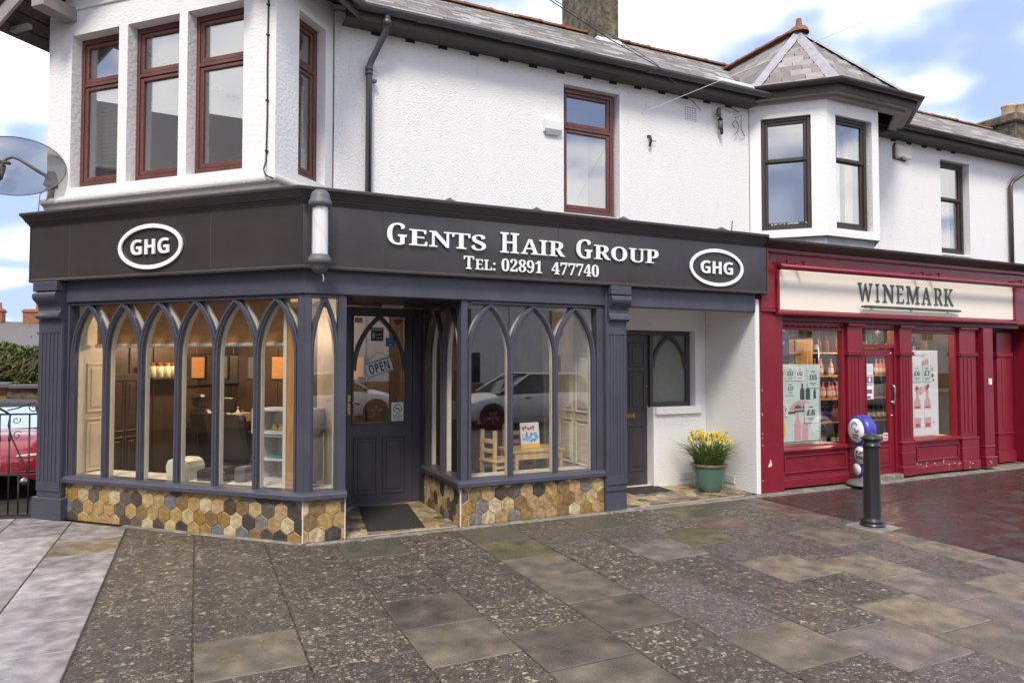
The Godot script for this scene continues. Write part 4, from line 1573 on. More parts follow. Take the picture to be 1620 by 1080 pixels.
# =====================================================================  barber shop front
func arches(fr: Transform3D, edges: Array, y0: float, spring: float, top: float, parent: Node, paint: Material, z := 0.0, twin := true):
	# mullions and pointed arches; edges are the middles of the uprights
	T = fr
	for i in edges.size():
		var s := st()
		strip(s, PackedVector2Array([Vector2(edges[i], y0), Vector2(edges[i], spring + 0.01)]), 0.052, z - 0.055, z, 0.006, 0.018)
		if i > 0 and i < edges.size() - 1:
			obj("mullion", s, paint, parent)
		else:
			obj("jamb_bead", s, paint, parent)
	for i in edges.size() - 1:
		var m: float = (edges[i] + edges[i + 1]) / 2
		var s := st()
		strip(s, lancet(edges[i] + 0.002, spring, m, top, 12), 0.05, z - 0.055, z - 0.0005, 0.006, 0.018)
		strip(s, lancet(edges[i + 1] - 0.002, spring, m, top, 12), 0.05, z - 0.055, z - 0.001, 0.006, 0.018)
		obj("pointed_arch", s, paint, parent)
		s = st()
		T = fr * Transform3D(Basis.from_euler(Vector3(rng.randf_range(-0.004, 0.004), rng.randf_range(-0.006, 0.006), 0)), Vector3(m, (y0 + top) / 2, z - 0.060))
		var hw: float = (edges[i + 1] - edges[i]) / 2 - 0.004
		bx(s, -hw, hw, -(top - y0) / 2 + 0.004, (top - y0) / 2 + 0.02, -0.006, 0.0)
		obj("pane", s, M["pane"], parent)
		T = fr
	if not twin:
		return
	# the same bars painted cream on the inside
	for i in edges.size():
		var s := st()
		strip(s, PackedVector2Array([Vector2(edges[i], y0), Vector2(edges[i], spring + 0.01)]), 0.052, z - 0.125, z - 0.076, 0.004)
		obj("inner_mullion", s, M["cream_paint"], parent)
	for i in edges.size() - 1:
		var m: float = (edges[i] + edges[i + 1]) / 2
		var s := st()
		strip(s, lancet(edges[i] + 0.002, spring, m, top, 10), 0.05, z - 0.1245, z - 0.0765, 0.004)
		strip(s, lancet(edges[i + 1] - 0.002, spring, m, top, 10), 0.05, z - 0.124, z - 0.077, 0.004)
		obj("inner_arch", s, M["cream_paint"], parent)


func hex_wall(fr: Transform3D, x0: float, x1: float, y0: float, y1: float, ox: float, oy: float, parent: Node):
	T = fr
	var s := st()
	bx(s, x0, x1, y0, y1 + 0.01, -0.10, -0.012)
	var o := obj("stall_riser", s, M["grout"], parent)
	var area := rect(x0 + 0.001, y0, x1 - 0.001, y1)
	var j := -2
	while oy + j * 0.130 < y1 + 0.1:
		var x: float = ox - ceil((ox - x0) / 0.15 + 1) * 0.15 + (0.075 if j % 2 else 0.0)
		while x < x1 + 0.1:
			var poly := clip_to(hexagon(Vector2(x, oy + j * 0.130), 0.1455), area)
			x += 0.150
			if poly.is_empty():
				continue
			s = st()
			ext(s, poly, -0.014, rng.randf_range(-0.0015, 0.0005), 0.003, false)
			obj("wall_tile", s, M["tile_%d" % pick_tile()], o)
		j += 1


func pilaster(fr: Transform3D, x0: float, x1: float, parent: Node, plinth: bool, m: Material):
	T = fr
	var s := st()
	bx(s, x0, x1, 0.0, 2.58, -0.1, 0.05, 0.005)
	var o := obj("pilaster", s, m, parent)
	var w := x1 - x0
	# flutes: raised fillets between sunk channels
	for i in 6:
		s = st()
		var fx := x0 + w * (0.10 + 0.8 * i / 5.0)
		bx(s, fx - w * 0.045, fx + w * 0.045, 0.40, 2.02, 0.048, 0.062, 0.006)
		obj("flute_fillet", s, m, o)
	s = st()
	bx(s, x0 + 0.002, x0 + w * 0.055, 0.30, 2.19, 0.048, 0.062, 0.003)
	bx(s, x1 - w * 0.055, x1 - 0.002, 0.30, 2.19, 0.048, 0.062, 0.003)
	bx(s, x0 + w * 0.055, x1 - w * 0.055, 2.02, 2.19, 0.048, 0.062, 0.003)
	bx(s, x0 + w * 0.055, x1 - w * 0.055, 0.30, 0.40, 0.048, 0.062, 0.003)
	obj("pilaster_face", s, m, o)
	if plinth:
		s = st()
		bx(s, x0 - 0.03, x1 + 0.05, 0.0, 0.235, -0.1, 0.085, 0.006)
		obj("plinth", s, m, o)
	else:
		s = st()
		bx(s, x0 - 0.003, x1 + 0.003, 0.236, 0.242, 0.03, 0.066)
		obj("plinth_joint", s, m, o)
	# scrolled corbel: profile in (z, y) run across
	s = st()
	var p := [Vector2(0.0, 2.17)]
	p.append_array([Vector2(0.075, 2.17), Vector2(0.105, 2.178), Vector2(0.122, 2.195), Vector2(0.118, 2.215), Vector2(0.098, 2.235), Vector2(0.085, 2.265), Vector2(0.086, 2.30), Vector2(0.10, 2.335), Vector2(0.125, 2.36), Vector2(0.148, 2.38), Vector2(0.16, 2.41), Vector2(0.158, 2.44), Vector2(0.145, 2.46), Vector2(0.12, 2.466), Vector2(0.0, 2.466)])
	run(s, p, x0 + 0.02, x1 + 0.005)
	bx(s, x0 + 0.015, x1 + 0.01, 2.474, 2.575, 0.0, 0.15, 0.006)
	bx(s, x0 + 0.03, x1 - 0.005, 2.466, 2.474, 0.0, 0.12)
	obj("corbel", s, m, o)


func oval_sign(fr: Transform3D, cx: float, cy: float, parent: Node):
	T = fr
	var s := st()
	var n := 48
	for i in n:
		var a := TAU * i / n
		var b := TAU * (i + 1) / n
		var f := func(t, k): return Vector2(cx + cos(t) * (0.425 - k), cy + sin(t) * (0.232 - k))
		var p0: Vector2 = f.call(a, 0.0)
		var p1: Vector2 = f.call(b, 0.0)
		var q0: Vector2 = f.call(a, 0.042)
		var q1: Vector2 = f.call(b, 0.042)
		var z0 := 0.122
		var z1 := 0.138
		out4(s, Vector3(p0.x, p0.y, z1), Vector3(p1.x, p1.y, z1), Vector3(q1.x, q1.y, z1), Vector3(q0.x, q0.y, z1), Vector3(p0.x, p0.y, 0))
		out4(s, Vector3(p0.x, p0.y, z0), Vector3(p1.x, p1.y, z0), Vector3(p1.x, p1.y, z1), Vector3(p0.x, p0.y, z1), Vector3(cx, cy, z0))
		var inn := (q0 + q1) / 2 + ((q0 + q1) / 2 - Vector2(cx, cy)) * 0.2
		out4(s, Vector3(q0.x, q0.y, z0), Vector3(q1.x, q1.y, z0), Vector3(q1.x, q1.y, z1), Vector3(q0.x, q0.y, z1), Vector3(inn.x, inn.y, z0))
	var o := obj("oval_badge", s, M["letter_white"], parent)
	letters("badge_lettering", "GHG", fr, cx - 0.253, cx + 0.253, cy - 0.078, cy + 0.078, 0.122, 0.015, M["letter_white"], o, "Droid Sans", 700)


func build_salon():
	var shop := thing("barber_shop_front", "dark grey timber barber shop front with pointed arch windows and raised white lettering", "shop front")
	var F := Transform3D()
	# ---- cornice, signs, fascia: run round both fronts, mitred at the corner
	var cor := [Vector2(-0.6, 3.46), Vector2(0.205, 3.335), Vector2(0.212, 3.325), Vector2(0.208, 3.305), Vector2(0.19, 3.292), Vector2(0.172, 3.272), Vector2(0.158, 3.252), Vector2(0.150, 3.238), Vector2(0.135, 3.236), Vector2(0.135, 3.222), Vector2(0.122, 3.218), Vector2(0.112, 3.20), Vector2(0.105, 3.188), Vector2(-0.1, 3.188)]
	for k in 2:
		T = TL if k == 0 else F
		var s := st()
		if k == 0:
			run(s, cor, -3.50, 0.0, -0.32, TILT)
		else:
			run(s, cor, 0.92, 6.62, -TILT, 0.0)
		obj("cornice", s, M["cornice"], shop)
		s = st()
		var box := [Vector2(-0.05, 2.578), Vector2(0.100, 2.578), Vector2(0.112, 2.590), Vector2(0.112, 3.180), Vector2(0.105, 3.187), Vector2(-0.05, 3.187)]
		if k == 0:
			run(s, box, -3.52, -0.002, 0.0, TILT)
		else:
			run(s, box, 0.922, 6.675, -TILT, 0.0)
		var sb := obj("sign_board", s, M["sign_face"], shop)
		s = st()
		# folded tray edges of the panels
		if k == 0:
			run(s, [Vector2(0.11, 2.583), Vector2(0.121, 2.583), Vector2(0.124, 2.60), Vector2(0.112, 2.612)], -3.52, 0.0, 0.0, TILT)
			bx(s, -3.52, -3.508, 2.58, 3.185, 0.11, 0.122, 0.003)
			for x in [-2.92, -1.02]:
				bx(s, x - 0.004, x + 0.004, 2.612, 3.183, 0.110, 0.1155, 0.002)
		else:
			run(s, [Vector2(0.11, 2.583), Vector2(0.121, 2.583), Vector2(0.124, 2.60), Vector2(0.112, 2.612)], 0.92, 6.675, -TILT, 0.0)
			bx(s, 6.663, 6.677, 2.575, 3.187, 0.105, 0.128, 0.004)
			for x in [1.64, 3.60]:
				bx(s, x - 0.004, x + 0.004, 2.612, 3.183, 0.110, 0.1155, 0.002)
		obj("panel_edge", s, M["cornice"], sb)
		s = st()
		if k == 0:
			run(s, [Vector2(-0.1, 2.352), Vector2(0.02, 2.352), Vector2(0.028, 2.36), Vector2(0.028, 2.577), Vector2(-0.1, 2.577)], -3.06, 0.0, 0.0, TILT)
		else:
			run(s, [Vector2(-0.1, 2.352), Vector2(0.02, 2.352), Vector2(0.028, 2.36), Vector2(0.028, 2.577), Vector2(-0.1, 2.577)], 0.92, 6.548, -TILT, 0.0)
		obj("fascia", s, M["grey_paint"], shop)
		if k == 0:
			oval_sign(TL, -1.78, 2.880, sb)
		else:
			oval_sign(F, 5.825, 2.872, sb)
			# small capitals: a tall first letter, then the rest lower
			var y0 := 2.864
			for wd in [["G", "ENTS", 1.675, 1.872, 2.722], ["H", "AIR", 2.888, 3.105, 3.668], ["G", "ROUP", 3.815, 4.018, 4.932]]:
				letters("name_lettering", wd[0], F, wd[2], wd[3], y0 - 0.004, y0 + 0.212, 0.126, 0.015, M["letter_white"], sb)
				letters("name_lettering", wd[1], F, wd[3] + 0.025, wd[4], y0 - 0.002, y0 + 0.162, 0.126, 0.015, M["letter_white"], sb)
			letters("telephone_lettering", "T", F, 2.478, 2.590, 2.664, 2.798, 0.124, 0.013, M["letter_white"], sb)
			letters("telephone_lettering", "EL:", F, 2.605, 2.832, 2.664, 2.772, 0.124, 0.013, M["letter_white"], sb)
			letters("telephone_lettering", "02891", F, 2.905, 3.385, 2.662, 2.798, 0.124, 0.013, M["letter_white"], sb)
			letters("telephone_lettering", "477740", F, 3.505, 4.105, 2.662, 2.798, 0.124, 0.013, M["letter_white"], sb)
	# lead-topped wedges lying along the cornice
	T = F
	for x in [2.27, 3.28, 4.42, 5.9]:
		var s := st()
		out3(s, Vector3(x, 3.33, 0.15), Vector3(x + 0.16, 3.33, 0.15), Vector3(x + 0.08, 3.405, 0.05), Vector3(x + 0.08, 3.3, -0.1))
		out3(s, Vector3(x, 3.33, 0.15), Vector3(x + 0.08, 3.405, 0.05), Vector3(x, 3.37, -0.1), Vector3(x + 0.08, 3.3, -0.1))
		out3(s, Vector3(x + 0.16, 3.33, 0.15), Vector3(x + 0.08, 3.405, 0.05), Vector3(x + 0.16, 3.37, -0.1), Vector3(x + 0.08, 3.3, -0.1))
		obj("cornice_bracket", s, M["cornice"], shop)
	# ---- left front
	var le := [-3.02, -2.546, -2.056, -1.564, -1.078, -0.58, -0.105]
	arches(TL, le, 0.47, 1.775, 2.318, shop, M["grey_paint"], -0.004)
	T = TL
	var s := st()
	bx(s, -3.07, 0.0, 2.318, 2.3515, -0.12, 0.0, 0.003)
	bx(s, -3.07, -3.046, 0.47, 2.318, -0.12, 0.002, 0.003)
	obj("window_head", s, M["grey_paint"], shop)
	s = st()
	bx(s, -0.079, -0.001, 0.45, 2.352, -0.12, 0.004, 0.004)
	obj("corner_post", s, M["grey_paint"], shop)
	var sill := [Vector2(-0.14, 0.40), Vector2(0.035, 0.40), Vector2(0.05, 0.408), Vector2(0.05, 0.446), Vector2(0.044, 0.454), Vector2(0.004, 0.474), Vector2(-0.14, 0.476)]
	s = st()
	run(s, sill, -3.06, 0.0, 0.0, TILT)
	obj("window_sill", s, M["grey_paint"], shop)
	hex_wall(TL, -3.06, -0.004, 0.0, 0.40, -2.35, 0.284, shop)
	pilaster(TL, -3.43, -3.072, shop, true, M["grey_paint"])
	# ---- corner light on the street front
	T = F
	s = st()
	bx(s, 0.921, 0.985, 0.45, 2.352, -0.12, 0.003, 0.004)
	bx(s, 1.233, 1.315, 0.45, 2.352, -0.12, 0.003, 0.004)
	bx(s, 0.985, 1.233, 2.32, 2.352, -0.12, 0.001, 0.003)
	obj("corner_post", s, M["grey_paint"], shop)
	arches(F, [0.985, 1.233], 0.47, 1.775, 2.318, shop, M["grey_paint"], -0.004)
	T = F
	s = st()
	run(s, sill, 0.92, 1.322, -TILT, 0.0)
	obj("window_sill", s, M["grey_paint"], shop)
	hex_wall(F, 0.926, 1.312, 0.0, 0.40, 1.20, 0.317, shop)
	s = st()
	bx(s, 0.914, 0.926, 0.0, 0.40, -0.02, 0.003, 0.002)
	bx(s, 1.308, 1.318, 0.0, 0.40, -0.02, 0.003, 0.002)
	bx(s, 2.494, 2.506, 0.0, 0.40, -0.02, 0.003, 0.002)
	obj("tile_trim", s, M["tile_edge"], shop)
	# ---- entrance lobby
	s = st()
	bx(s, 1.262, 1.314, 0.0, 2.36, -1.42, -0.121, 0.003)
	obj("lobby_wall", s, M["grey_paint"], shop)
	s = st()
	bx(s, 1.255, 1.2615, 0.0, 2.42, -1.36, -0.125)
	obj("lobby_lining", s, M["cream_paint"], shop)
	s = st()
	bx(s, 1.20, 4.3, 2.375, 2.42, -1.50, -0.10)
	obj("lobby_ceiling", s, M["door_paint"], shop)
	var TS := Transform3D(Basis(Vector3(0, 0, 1), Vector3.UP, Vector3(-1, 0, 0)), Vector3(2.5, 0, 0))
	arches(TS, [-1.22, -0.675, -0.125], 0.47, 1.70, 2.30, shop, M["dark_paint"], -0.004)
	T = TS
	s = st()
	bx(s, -1.42, 0.0, 2.30, 2.372, -0.12, 0.0, 0.003)
	bx(s, -1.42, -1.246, 0.0, 2.30, -0.12, 0.001, 0.004)
	obj("window_head", s, M["dark_paint"], shop)
	s = st()
	run(s, sill, -1.246, 0.0, 0.0, 1.0)
	obj("window_sill", s, M["dark_paint"], shop)
	hex_wall(TS, -1.246, -0.004, 0.0, 0.40, -0.60, 0.284, shop)
	# ---- front window with three lights
	T = F
	s = st()
	bx(s, 2.501, 2.574, 0.45, 2.352, -0.12, 0.003, 0.004)
	obj("corner_post", s, M["grey_paint"], shop)
	arches(F, [2.60, 3.084, 3.636, 4.135], 0.47, 1.765, 2.318, shop, M["grey_paint"], -0.004)
	T = F
	s = st()
	bx(s, 2.574, 4.25, 2.318, 2.3515, -0.12, 0.0, 0.003)
	bx(s, 4.161, 4.25, 0.47, 2.318, -0.12, 0.002, 0.004)
	bx(s, 4.19, 4.22, 0.47, 2.318, 0.0, 0.012, 0.004)
	obj("window_head", s, M["grey_paint"], shop)
	s = st()
	run(s, sill, 2.50, 4.25, -1.0, 0.0)
	obj("window_sill", s, M["grey_paint"], shop)
	hex_wall(F, 2.506, 4.25, 0.0, 0.40, 2.965, 0.312, shop)
	pilaster(F, 4.25, 4.53, shop, false, M["grey_paint"])
	# ---- the door in the lobby
	var zd := -1.42
	s = st()
	bx(s, 1.316, 1.60, 0.0, 2.36, zd - 0.06, zd, 0.004)
	bx(s, 2.40, 2.50, 0.0, 2.36, zd - 0.06, zd, 0.004)
	bx(s, 1.60, 2.40, 2.27, 2.36, zd - 0.06, zd, 0.004)
	bx(s, 1.6, 2.40, 0.0, 0.03, zd - 0.10, zd + 0.02, 0.006)
	obj("door_frame", s, M["door_paint"], shop)
	s = st()
	wall(s, 1.60, 2.40, 0.03, 2.27, zd - 0.016, 0.044, [[1.685, 2.30, 0.985, 2.255]])
	var door := obj("shop_door", s, M["door_paint"], shop)
	s = st()
	for e in [[1.66, 2.325, 0.955, 0.985], [1.66, 2.325, 2.255, 2.27], [1.662, 1.685, 0.985, 2.255], [2.30, 2.323, 0.985, 2.255]]:
		bx(s, e[0], e[1], e[2], e[3], zd - 0.02, zd - 0.004, 0.006)
	obj("glazing_bead", s, M["door_paint"], door)
	s = st()
	strip(s, lancet(1.69, 1.60, 1.9925, 2.25), 0.052, zd - 0.05, zd - 0.008, 0.008)
	strip(s, lancet(2.295, 1.60, 1.9925, 2.25), 0.052, zd - 0.05, zd - 0.009, 0.008)
	obj("pointed_arch", s, M["door_paint"], door)
	s = st()
	bx(s, 1.68, 2.305, 0.98, 2.26, zd - 0.044, zd - 0.038)
	obj("pane", s, M["pane"], door)
	for q in [[1.705, 1.945], [2.05, 2.295]]:
		s = st()
		panel(s, q[0], q[1], 0.15, 0.79, zd - 0.016)
		obj("door_panel", s, M["door_paint"], door)
	s = st()
	bx(s, 1.612, 1.650, 1.08, 1.32, zd - 0.018, zd - 0.008, 0.004)
	tube(s, [Vector3(1.631, 1.23, zd - 0.01), Vector3(1.631, 1.23, zd + 0.045), Vector3(1.66, 1.228, zd + 0.05), Vector3(1.745, 1.205, zd + 0.048)], 0.009, 8)
	obj("door_handle", s, M["brass"], door)
	s = st()
	T = Transform3D(Basis(Vector3.RIGHT, PI / 2), Vector3(1.631, 1.45, zd - 0.012))
	lathe(s, [Vector2(0, 0.008), Vector2(0.016, 0.006), Vector2(0.016, -0.004)], 12)
	obj("keyhole", s, M["brass"], door)
	T = F
	s = st()
	bx(s, 1.93, 2.20, 2.335, 2.374, -1.22, -1.10, 0.008)
	tops("bulkhead_light", "pale oblong light fitting on the ceiling over the shop door", "light", s, M["cream_plastic"])
	# things stuck on the door glass
	var zg := zd - 0.036
	s = st()
	bx(s, 2.15, 2.298, 0.99, 1.215, zg - 0.001, zg + 0.0015)
	var ns := tops("no_smoking_sticker", "white no smoking notice low on the shop door glass", "sticker", s, M["paper"])
	s = st()
	var cc := Vector2(2.224, 1.138)
	for i in 28:
		var a := TAU * i / 28
		var b := TAU * (i + 1) / 28
		quad(s, Vector3(cc.x + cos(a) * 0.055, cc.y + sin(a) * 0.055, zg + 0.0035), Vector3(cc.x + cos(b) * 0.055, cc.y + sin(b) * 0.055, zg + 0.0035), Vector3(cc.x + cos(b) * 0.044, cc.y + sin(b) * 0.044, zg + 0.0035), Vector3(cc.x + cos(a) * 0.044, cc.y + sin(a) * 0.044, zg + 0.0035))
	quad(s, Vector3(cc.x - 0.038, cc.y + 0.03, zg + 0.0036), Vector3(cc.x - 0.03, cc.y + 0.038, zg + 0.0036), Vector3(cc.x + 0.038, cc.y - 0.03, zg + 0.0036), Vector3(cc.x + 0.03, cc.y - 0.038, zg + 0.0036))
	obj("prohibition_ring", s, M["print_purple"], ns)
	s = st()
	bx(s, cc.x - 0.032, cc.x + 0.026, cc.y - 0.006, cc.y + 0.006, zg + 0.0015, zg + 0.003)
	for i in 4:
		bx(s, 2.17, 2.278, 1.062 - i * 0.017, 1.067 - i * 0.017, zg + 0.0015, zg + 0.003)
	obj("printed_mark", s, M["ink"], ns)
	T = Transform3D(Basis(Vector3.BACK, deg_to_rad(17.5)), Vector3(1.992, 1.644, zg + 0.012))
	s = st()
	bx(s, -0.158, 0.158, -0.090, 0.090, -0.002, 0.002, 0.001)
	var op := tops("open_sign", "tilted white sign with blue edges hanging on the shop door, reading OPEN", "sign", s, M["white_plastic"])
	s = st()
	bx(s, -0.158, 0.158, 0.068, 0.0895, 0.0015, 0.0035)
	bx(s, -0.158, 0.158, -0.0895, -0.068, 0.0015, 0.0035)
	obj("blue_band", s, M["print_sky"], op)
	letters("sign_lettering", "OPEN", T, -0.128, 0.128, -0.056, 0.056, 0.002, 0.002, M["ink"], op, "Droid Sans", 700)
	T = F
	s = st()
	tube(s, [Vector3(1.845, 1.70, zg + 0.01), Vector3(1.965, 1.82, zg + 0.004), Vector3(2.125, 1.775, zg + 0.01)], 0.0018, 5)
	obj("hanging_cord", s, M["cable"], op)
	s = st()
	bx(s, 2.075, 2.185, 1.895, 2.0, zg - 0.001, zg + 0.0015)
	var bl := tops("blue_sticker", "square blue sticker on the shop door glass above the tilted sign", "sticker", s, M["print_blue"])
	s = st()
	for k in 3:
		strip(s, arc_pts(Vector2(2.112 + k * 0.018, 1.958), 0.009, 0.012, 0.3, PI - 0.3, 6), 0.003, zg + 0.001, zg + 0.003, 0.0)
	bx(s, 2.118, 2.142, 1.915, 1.928, zg + 0.001, zg + 0.003)
	obj("printed_mark", s, M["paper"], bl)
	s = st()
	bx(s, 1.735, 1.850, 1.468, 1.535, zg - 0.001, zg + 0.0015)
	var hr := tops("hours_sticker", "small white printed strip on the left of the shop door glass", "sticker", s, M["paper"])
	s = st()
	for i in 3:
		bx(s, 1.748, 1.838, 1.512 - i * 0.016, 1.518 - i * 0.016, zg + 0.001, zg + 0.003)
	obj("printed_line", s, M["ink"], hr)
	s = st()
	bx(s, 1.895, 2.045, 1.96, 2.12, zg - 0.001, zg + 0.0015)
	var nt := tops("dark_notice", "dark square notice near the top of the shop door glass", "sticker", s, M["print_navy"])
	s = st()
	bx(s, 1.91, 2.03, 2.085, 2.105, zg + 0.001, zg + 0.003)
	bx(s, 1.91, 1.94, 1.99, 2.06, zg + 0.001, zg + 0.003)
	bx(s, 1.955, 2.03, 1.99, 2.0, zg + 0.001, zg + 0.003)
	bx(s, 1.955, 2.03, 2.03, 2.04, zg + 0.001, zg + 0.003)
	obj("printed_mark", s, M["cream_plastic"], nt)
	s = st()
	ext(s, PackedVector2Array([Vector2(2.165, 2.215), Vector2(2.20, 2.232), Vector2(2.26, 2.230), Vector2(2.285, 2.210), Vector2(2.25, 2.165), Vector2(2.20, 2.155)]), zg - 0.001, zg + 0.0015)
	tops("red_sticker", "small red sticker in the top right corner of the shop door glass", "sticker", s, M["ink_red"])
	s = st()
	bx(s, 1.70, 1.79, 2.175, 2.235, zg - 0.001, zg + 0.0015)
	tops("pink_sticker", "small oblong pink sticker in the top left corner of the shop door glass", "sticker", s, M["print_pink"])
	hex_floor("lobby_floor", "floor of hexagon tiles in the barber shop lobby", PackedVector2Array([Vector2(1.316, 0.06), Vector2(2.49, 0.06), Vector2(2.49, 1.40), Vector2(1.316, 1.40)]))
	# ---- shell of the shop behind the glass
	T = TGround()
	s = st()
	var room := PackedVector2Array([Vector2(4.3, 0.07), Vector2(0.985, 0.07), Vector2(-1.30, 2.27), Vector2(1.75, 5.46), Vector2(4.3, 5.46)])
	ext(s, room, -0.03, 0.004)
	structure("shop_floor", s, M["floor_wood"], "dark wooden floor inside the barber shop")
	s = st()
	ext(s, room, 2.56, 2.62)
	T = F
	obj("shop_ceiling", s, M["plaster_white"], shop)
	s = st()
	bx(s, 1.5, 4.4, 0.0, 2.62, -5.5, -5.4)
	obj("shop_wall", s, M["plaster"], shop)
	# counter boards inside the windows
	T = TL
	s = st()
	bx(s, -3.04, -0.1, 0.43, 0.468, -0.50, -0.125, 0.006)
	T = F
	bx(s, 2.62, 4.25, 0.43, 0.468, -0.42, -0.125, 0.006)
	bx(s, 0.96, 1.25, 0.43, 0.468, -0.40, -0.125, 0.006)
	obj("window_board", s, M["cream_paint"], shop)
	T = Transform3D()


# =====================================================================  wine shop front
func build_wine_shop():
	var shop := thing("wine_shop_front", "red timber wine shop front with cream sign board and panelled stall risers", "shop front")
	T = Transform3D()
	var R: Material = M["red_paint"]
	# cornice and upper fascia
	var s := st()
	run(s, [Vector2(-0.6, 3.44), Vector2(0.19, 3.30), Vector2(0.215, 3.288), Vector2(0.21, 3.262), Vector2(0.17, 3.235), Vector2(0.12, 3.215), Vector2(0.10, 3.195), Vector2(-0.1, 3.19)], 6.635, 22.0)
	obj("cornice", s, M["cornice_old"], shop)
	s = st()
	run(s, [Vector2(-0.1, 3.19), Vector2(0.075, 3.19), Vector2(0.075, 3.15), Vector2(0.055, 3.135), Vector2(0.03, 3.13), Vector2(0.03, 2.97), Vector2(-0.1, 2.97)], 6.68, 22.0)
	obj("upper_fascia", s, R, shop)
	# left pier
	s = st()
	bx(s, 6.627, 7.02, 0.0, 2.40, -0.1, 0.03, 0.006)
	bx(s, 6.627, 6.90, 2.40, 3.02, -0.1, 0.06, 0.006)
	bx(s, 6.63, 6.87, 2.36, 2.40, -0.1, 0.065, 0.006)
	obj("pier", s, R, shop)
	# sign board in its tray
	s = st()
	bx(s, 6.92, 12.10, 2.395, 2.968, -0.05, 0.055, 0.003)
	var sb := obj("sign_board", s, M["cream_sign"], shop)
	s = st()
	run(s, [Vector2(-0.05, 2.32), Vector2(0.085, 2.32), Vector2(0.10, 2.335), Vector2(0.10, 2.36), Vector2(0.06, 2.394), Vector2(-0.05, 2.394)], 6.875, 12.15)
	bx(s, 6.875, 6.92, 2.394, 3.0, -0.05, 0.09, 0.006)
	bx(s, 12.10, 12.15, 2.394, 3.0, -0.05, 0.09, 0.006)
	obj("sign_frame", s, R, shop)
	for q in [["W", 8.425, 8.73], ["I", 8.795, 8.872], ["N", 8.94, 9.195], ["E", 9.235, 9.40], ["M", 9.452, 9.752], ["A", 9.80, 10.02], ["R", 10.088, 10.288], ["K", 10.325, 10.545]]:
		letters("name_lettering", q[0], Transform3D(), q[1], q[2], 2.565, 2.825, 0.060, 0.009, M["letter_green"], sb, "Droid Serif", 400)
	s = st()
	bx(s, 8.50, 10.60, 2.468, 2.506, 0.085, 0.125, 0.012)
	tube(s, [Vector3(8.45, 2.487, 0.105), Vector3(8.50, 2.487, 0.105)], 0.015, 8)
	tube(s, [Vector3(10.60, 2.487, 0.105), Vector3(10.65, 2.487, 0.105)], 0.015, 8)
	for x in [8.7, 9.55, 10.4]:
		bx(s, x - 0.015, x + 0.015, 2.475, 2.498, 0.05, 0.09)
	obj("sign_underline", s, M["letter_green"], sb)
	s = st()
	bx(s, 12.15, 13.2, 2.32, 2.97, -0.1, 0.04, 0.006)
	bx(s, 13.2, 22.0, 0.0, 2.97, -0.1, 0.02, 0.006)
	obj("end_panel", s, R, shop)
	# roller shutter tube for the awning
	s = st()
	tube(s, [Vector3(6.79, 2.935, 0.22), Vector3(12.6, 2.935, 0.22)], 0.038, 14)
	tube(s, [Vector3(6.775, 2.935, 0.22), Vector3(6.79, 2.935, 0.22)], 0.046, 14)
	var aw := obj("awning_roller", s, R, shop)
	for x in [6.92, 7.22, 9.62, 9.98, 12.05, 12.4]:
		s = st()
		bx(s, x - 0.012, x + 0.012, 2.93, 3.02, 0.20, 0.235, 0.004)
		bx(s, x - 0.012, x + 0.012, 3.005, 3.025, 0.03, 0.235, 0.004)
		tube(s, [Vector3(x - 0.10, 3.0, 0.06), Vector3(x + 0.01, 3.02, 0.20)], 0.006, 6)
		obj("roller_bracket", s, M["red_dark"], aw)
	# frieze above the windows
	s = st()
	bx(s, 7.02, 12.4, 2.255, 2.33, -0.18, -0.03, 0.006)
	bx(s, 7.02, 11.25, 2.18, 2.255, -0.18, -0.055, 0.008)
	for i in 12:
		bx(s, 7.08 + i * 0.105, 7.13 + i * 0.105, 2.185, 2.205, -0.06, -0.04, 0.004)
	obj("frieze", s, M["red_dark"], shop)
	# frames of the two windows
	for w in [[7.02, 8.29, 0.53, 2.18], [9.68, 10.78, 0.53, 2.18]]:
		s = st()
		bx(s, w[0], w[0] + 0.035, w[2], w[3], -0.14, -0.05, 0.006)
		bx(s, w[1] - 0.05, w[1], w[2], w[3], -0.14, -0.05, 0.006)
		bx(s, w[0] + 0.035, w[1] - 0.05, w[3] - 0.04, w[3], -0.14, -0.05, 0.006)
		run(s, [Vector2(-0.16, 0.515), Vector2(0.02, 0.515), Vector2(0.025, 0.535), Vector2(-0.03, 0.56), Vector2(-0.16, 0.565)], w[0], w[1])
		var o := obj("shop_window", s, R, shop)
		s = st()
		T = Transform3D(Basis.from_euler(Vector3(0.003, -0.002, 0)), Vector3((w[0] + w[1]) / 2, (w[2] + w[3]) / 2, -0.10))
		bx(s, -(w[1] - w[0]) / 2 + 0.02, (w[1] - w[0]) / 2 - 0.03, -(w[3] - w[2]) / 2 + 0.01, (w[3] - w[2]) / 2 - 0.02, -0.006, 0.0)
		obj("pane", s, M["pane"], o)
		T = Transform3D()
		# stall riser with moulded panel
		s = st()
		bx(s, w[0], w[1], 0.04, 0.515, -0.14, -0.02, 0.004)
		var sr := obj("stall_riser", s, R, shop)
		s = st()
		for e in [[w[0] + 0.05, w[1] - 0.05, 0.44, 0.462], [w[0] + 0.05, w[1] - 0.05, 0.225, 0.247], [w[0] + 0.05, w[0] + 0.072, 0.247, 0.44], [w[1] - 0.072, w[1] - 0.05, 0.247, 0.44]]:
			bx(s, e[0], e[1], e[2], e[3], -0.022, 0.0, 0.008)
		obj("panel_moulding", s, R, sr)
		s = st()
		bx(s, w[0], w[1], 0.04, 0.155, -0.1, 0.004, 0.01)
		bx(s, w[0], w[1], 0.155, 0.175, -0.1, -0.004, 0.006)
		obj("skirting", s, R, sr)
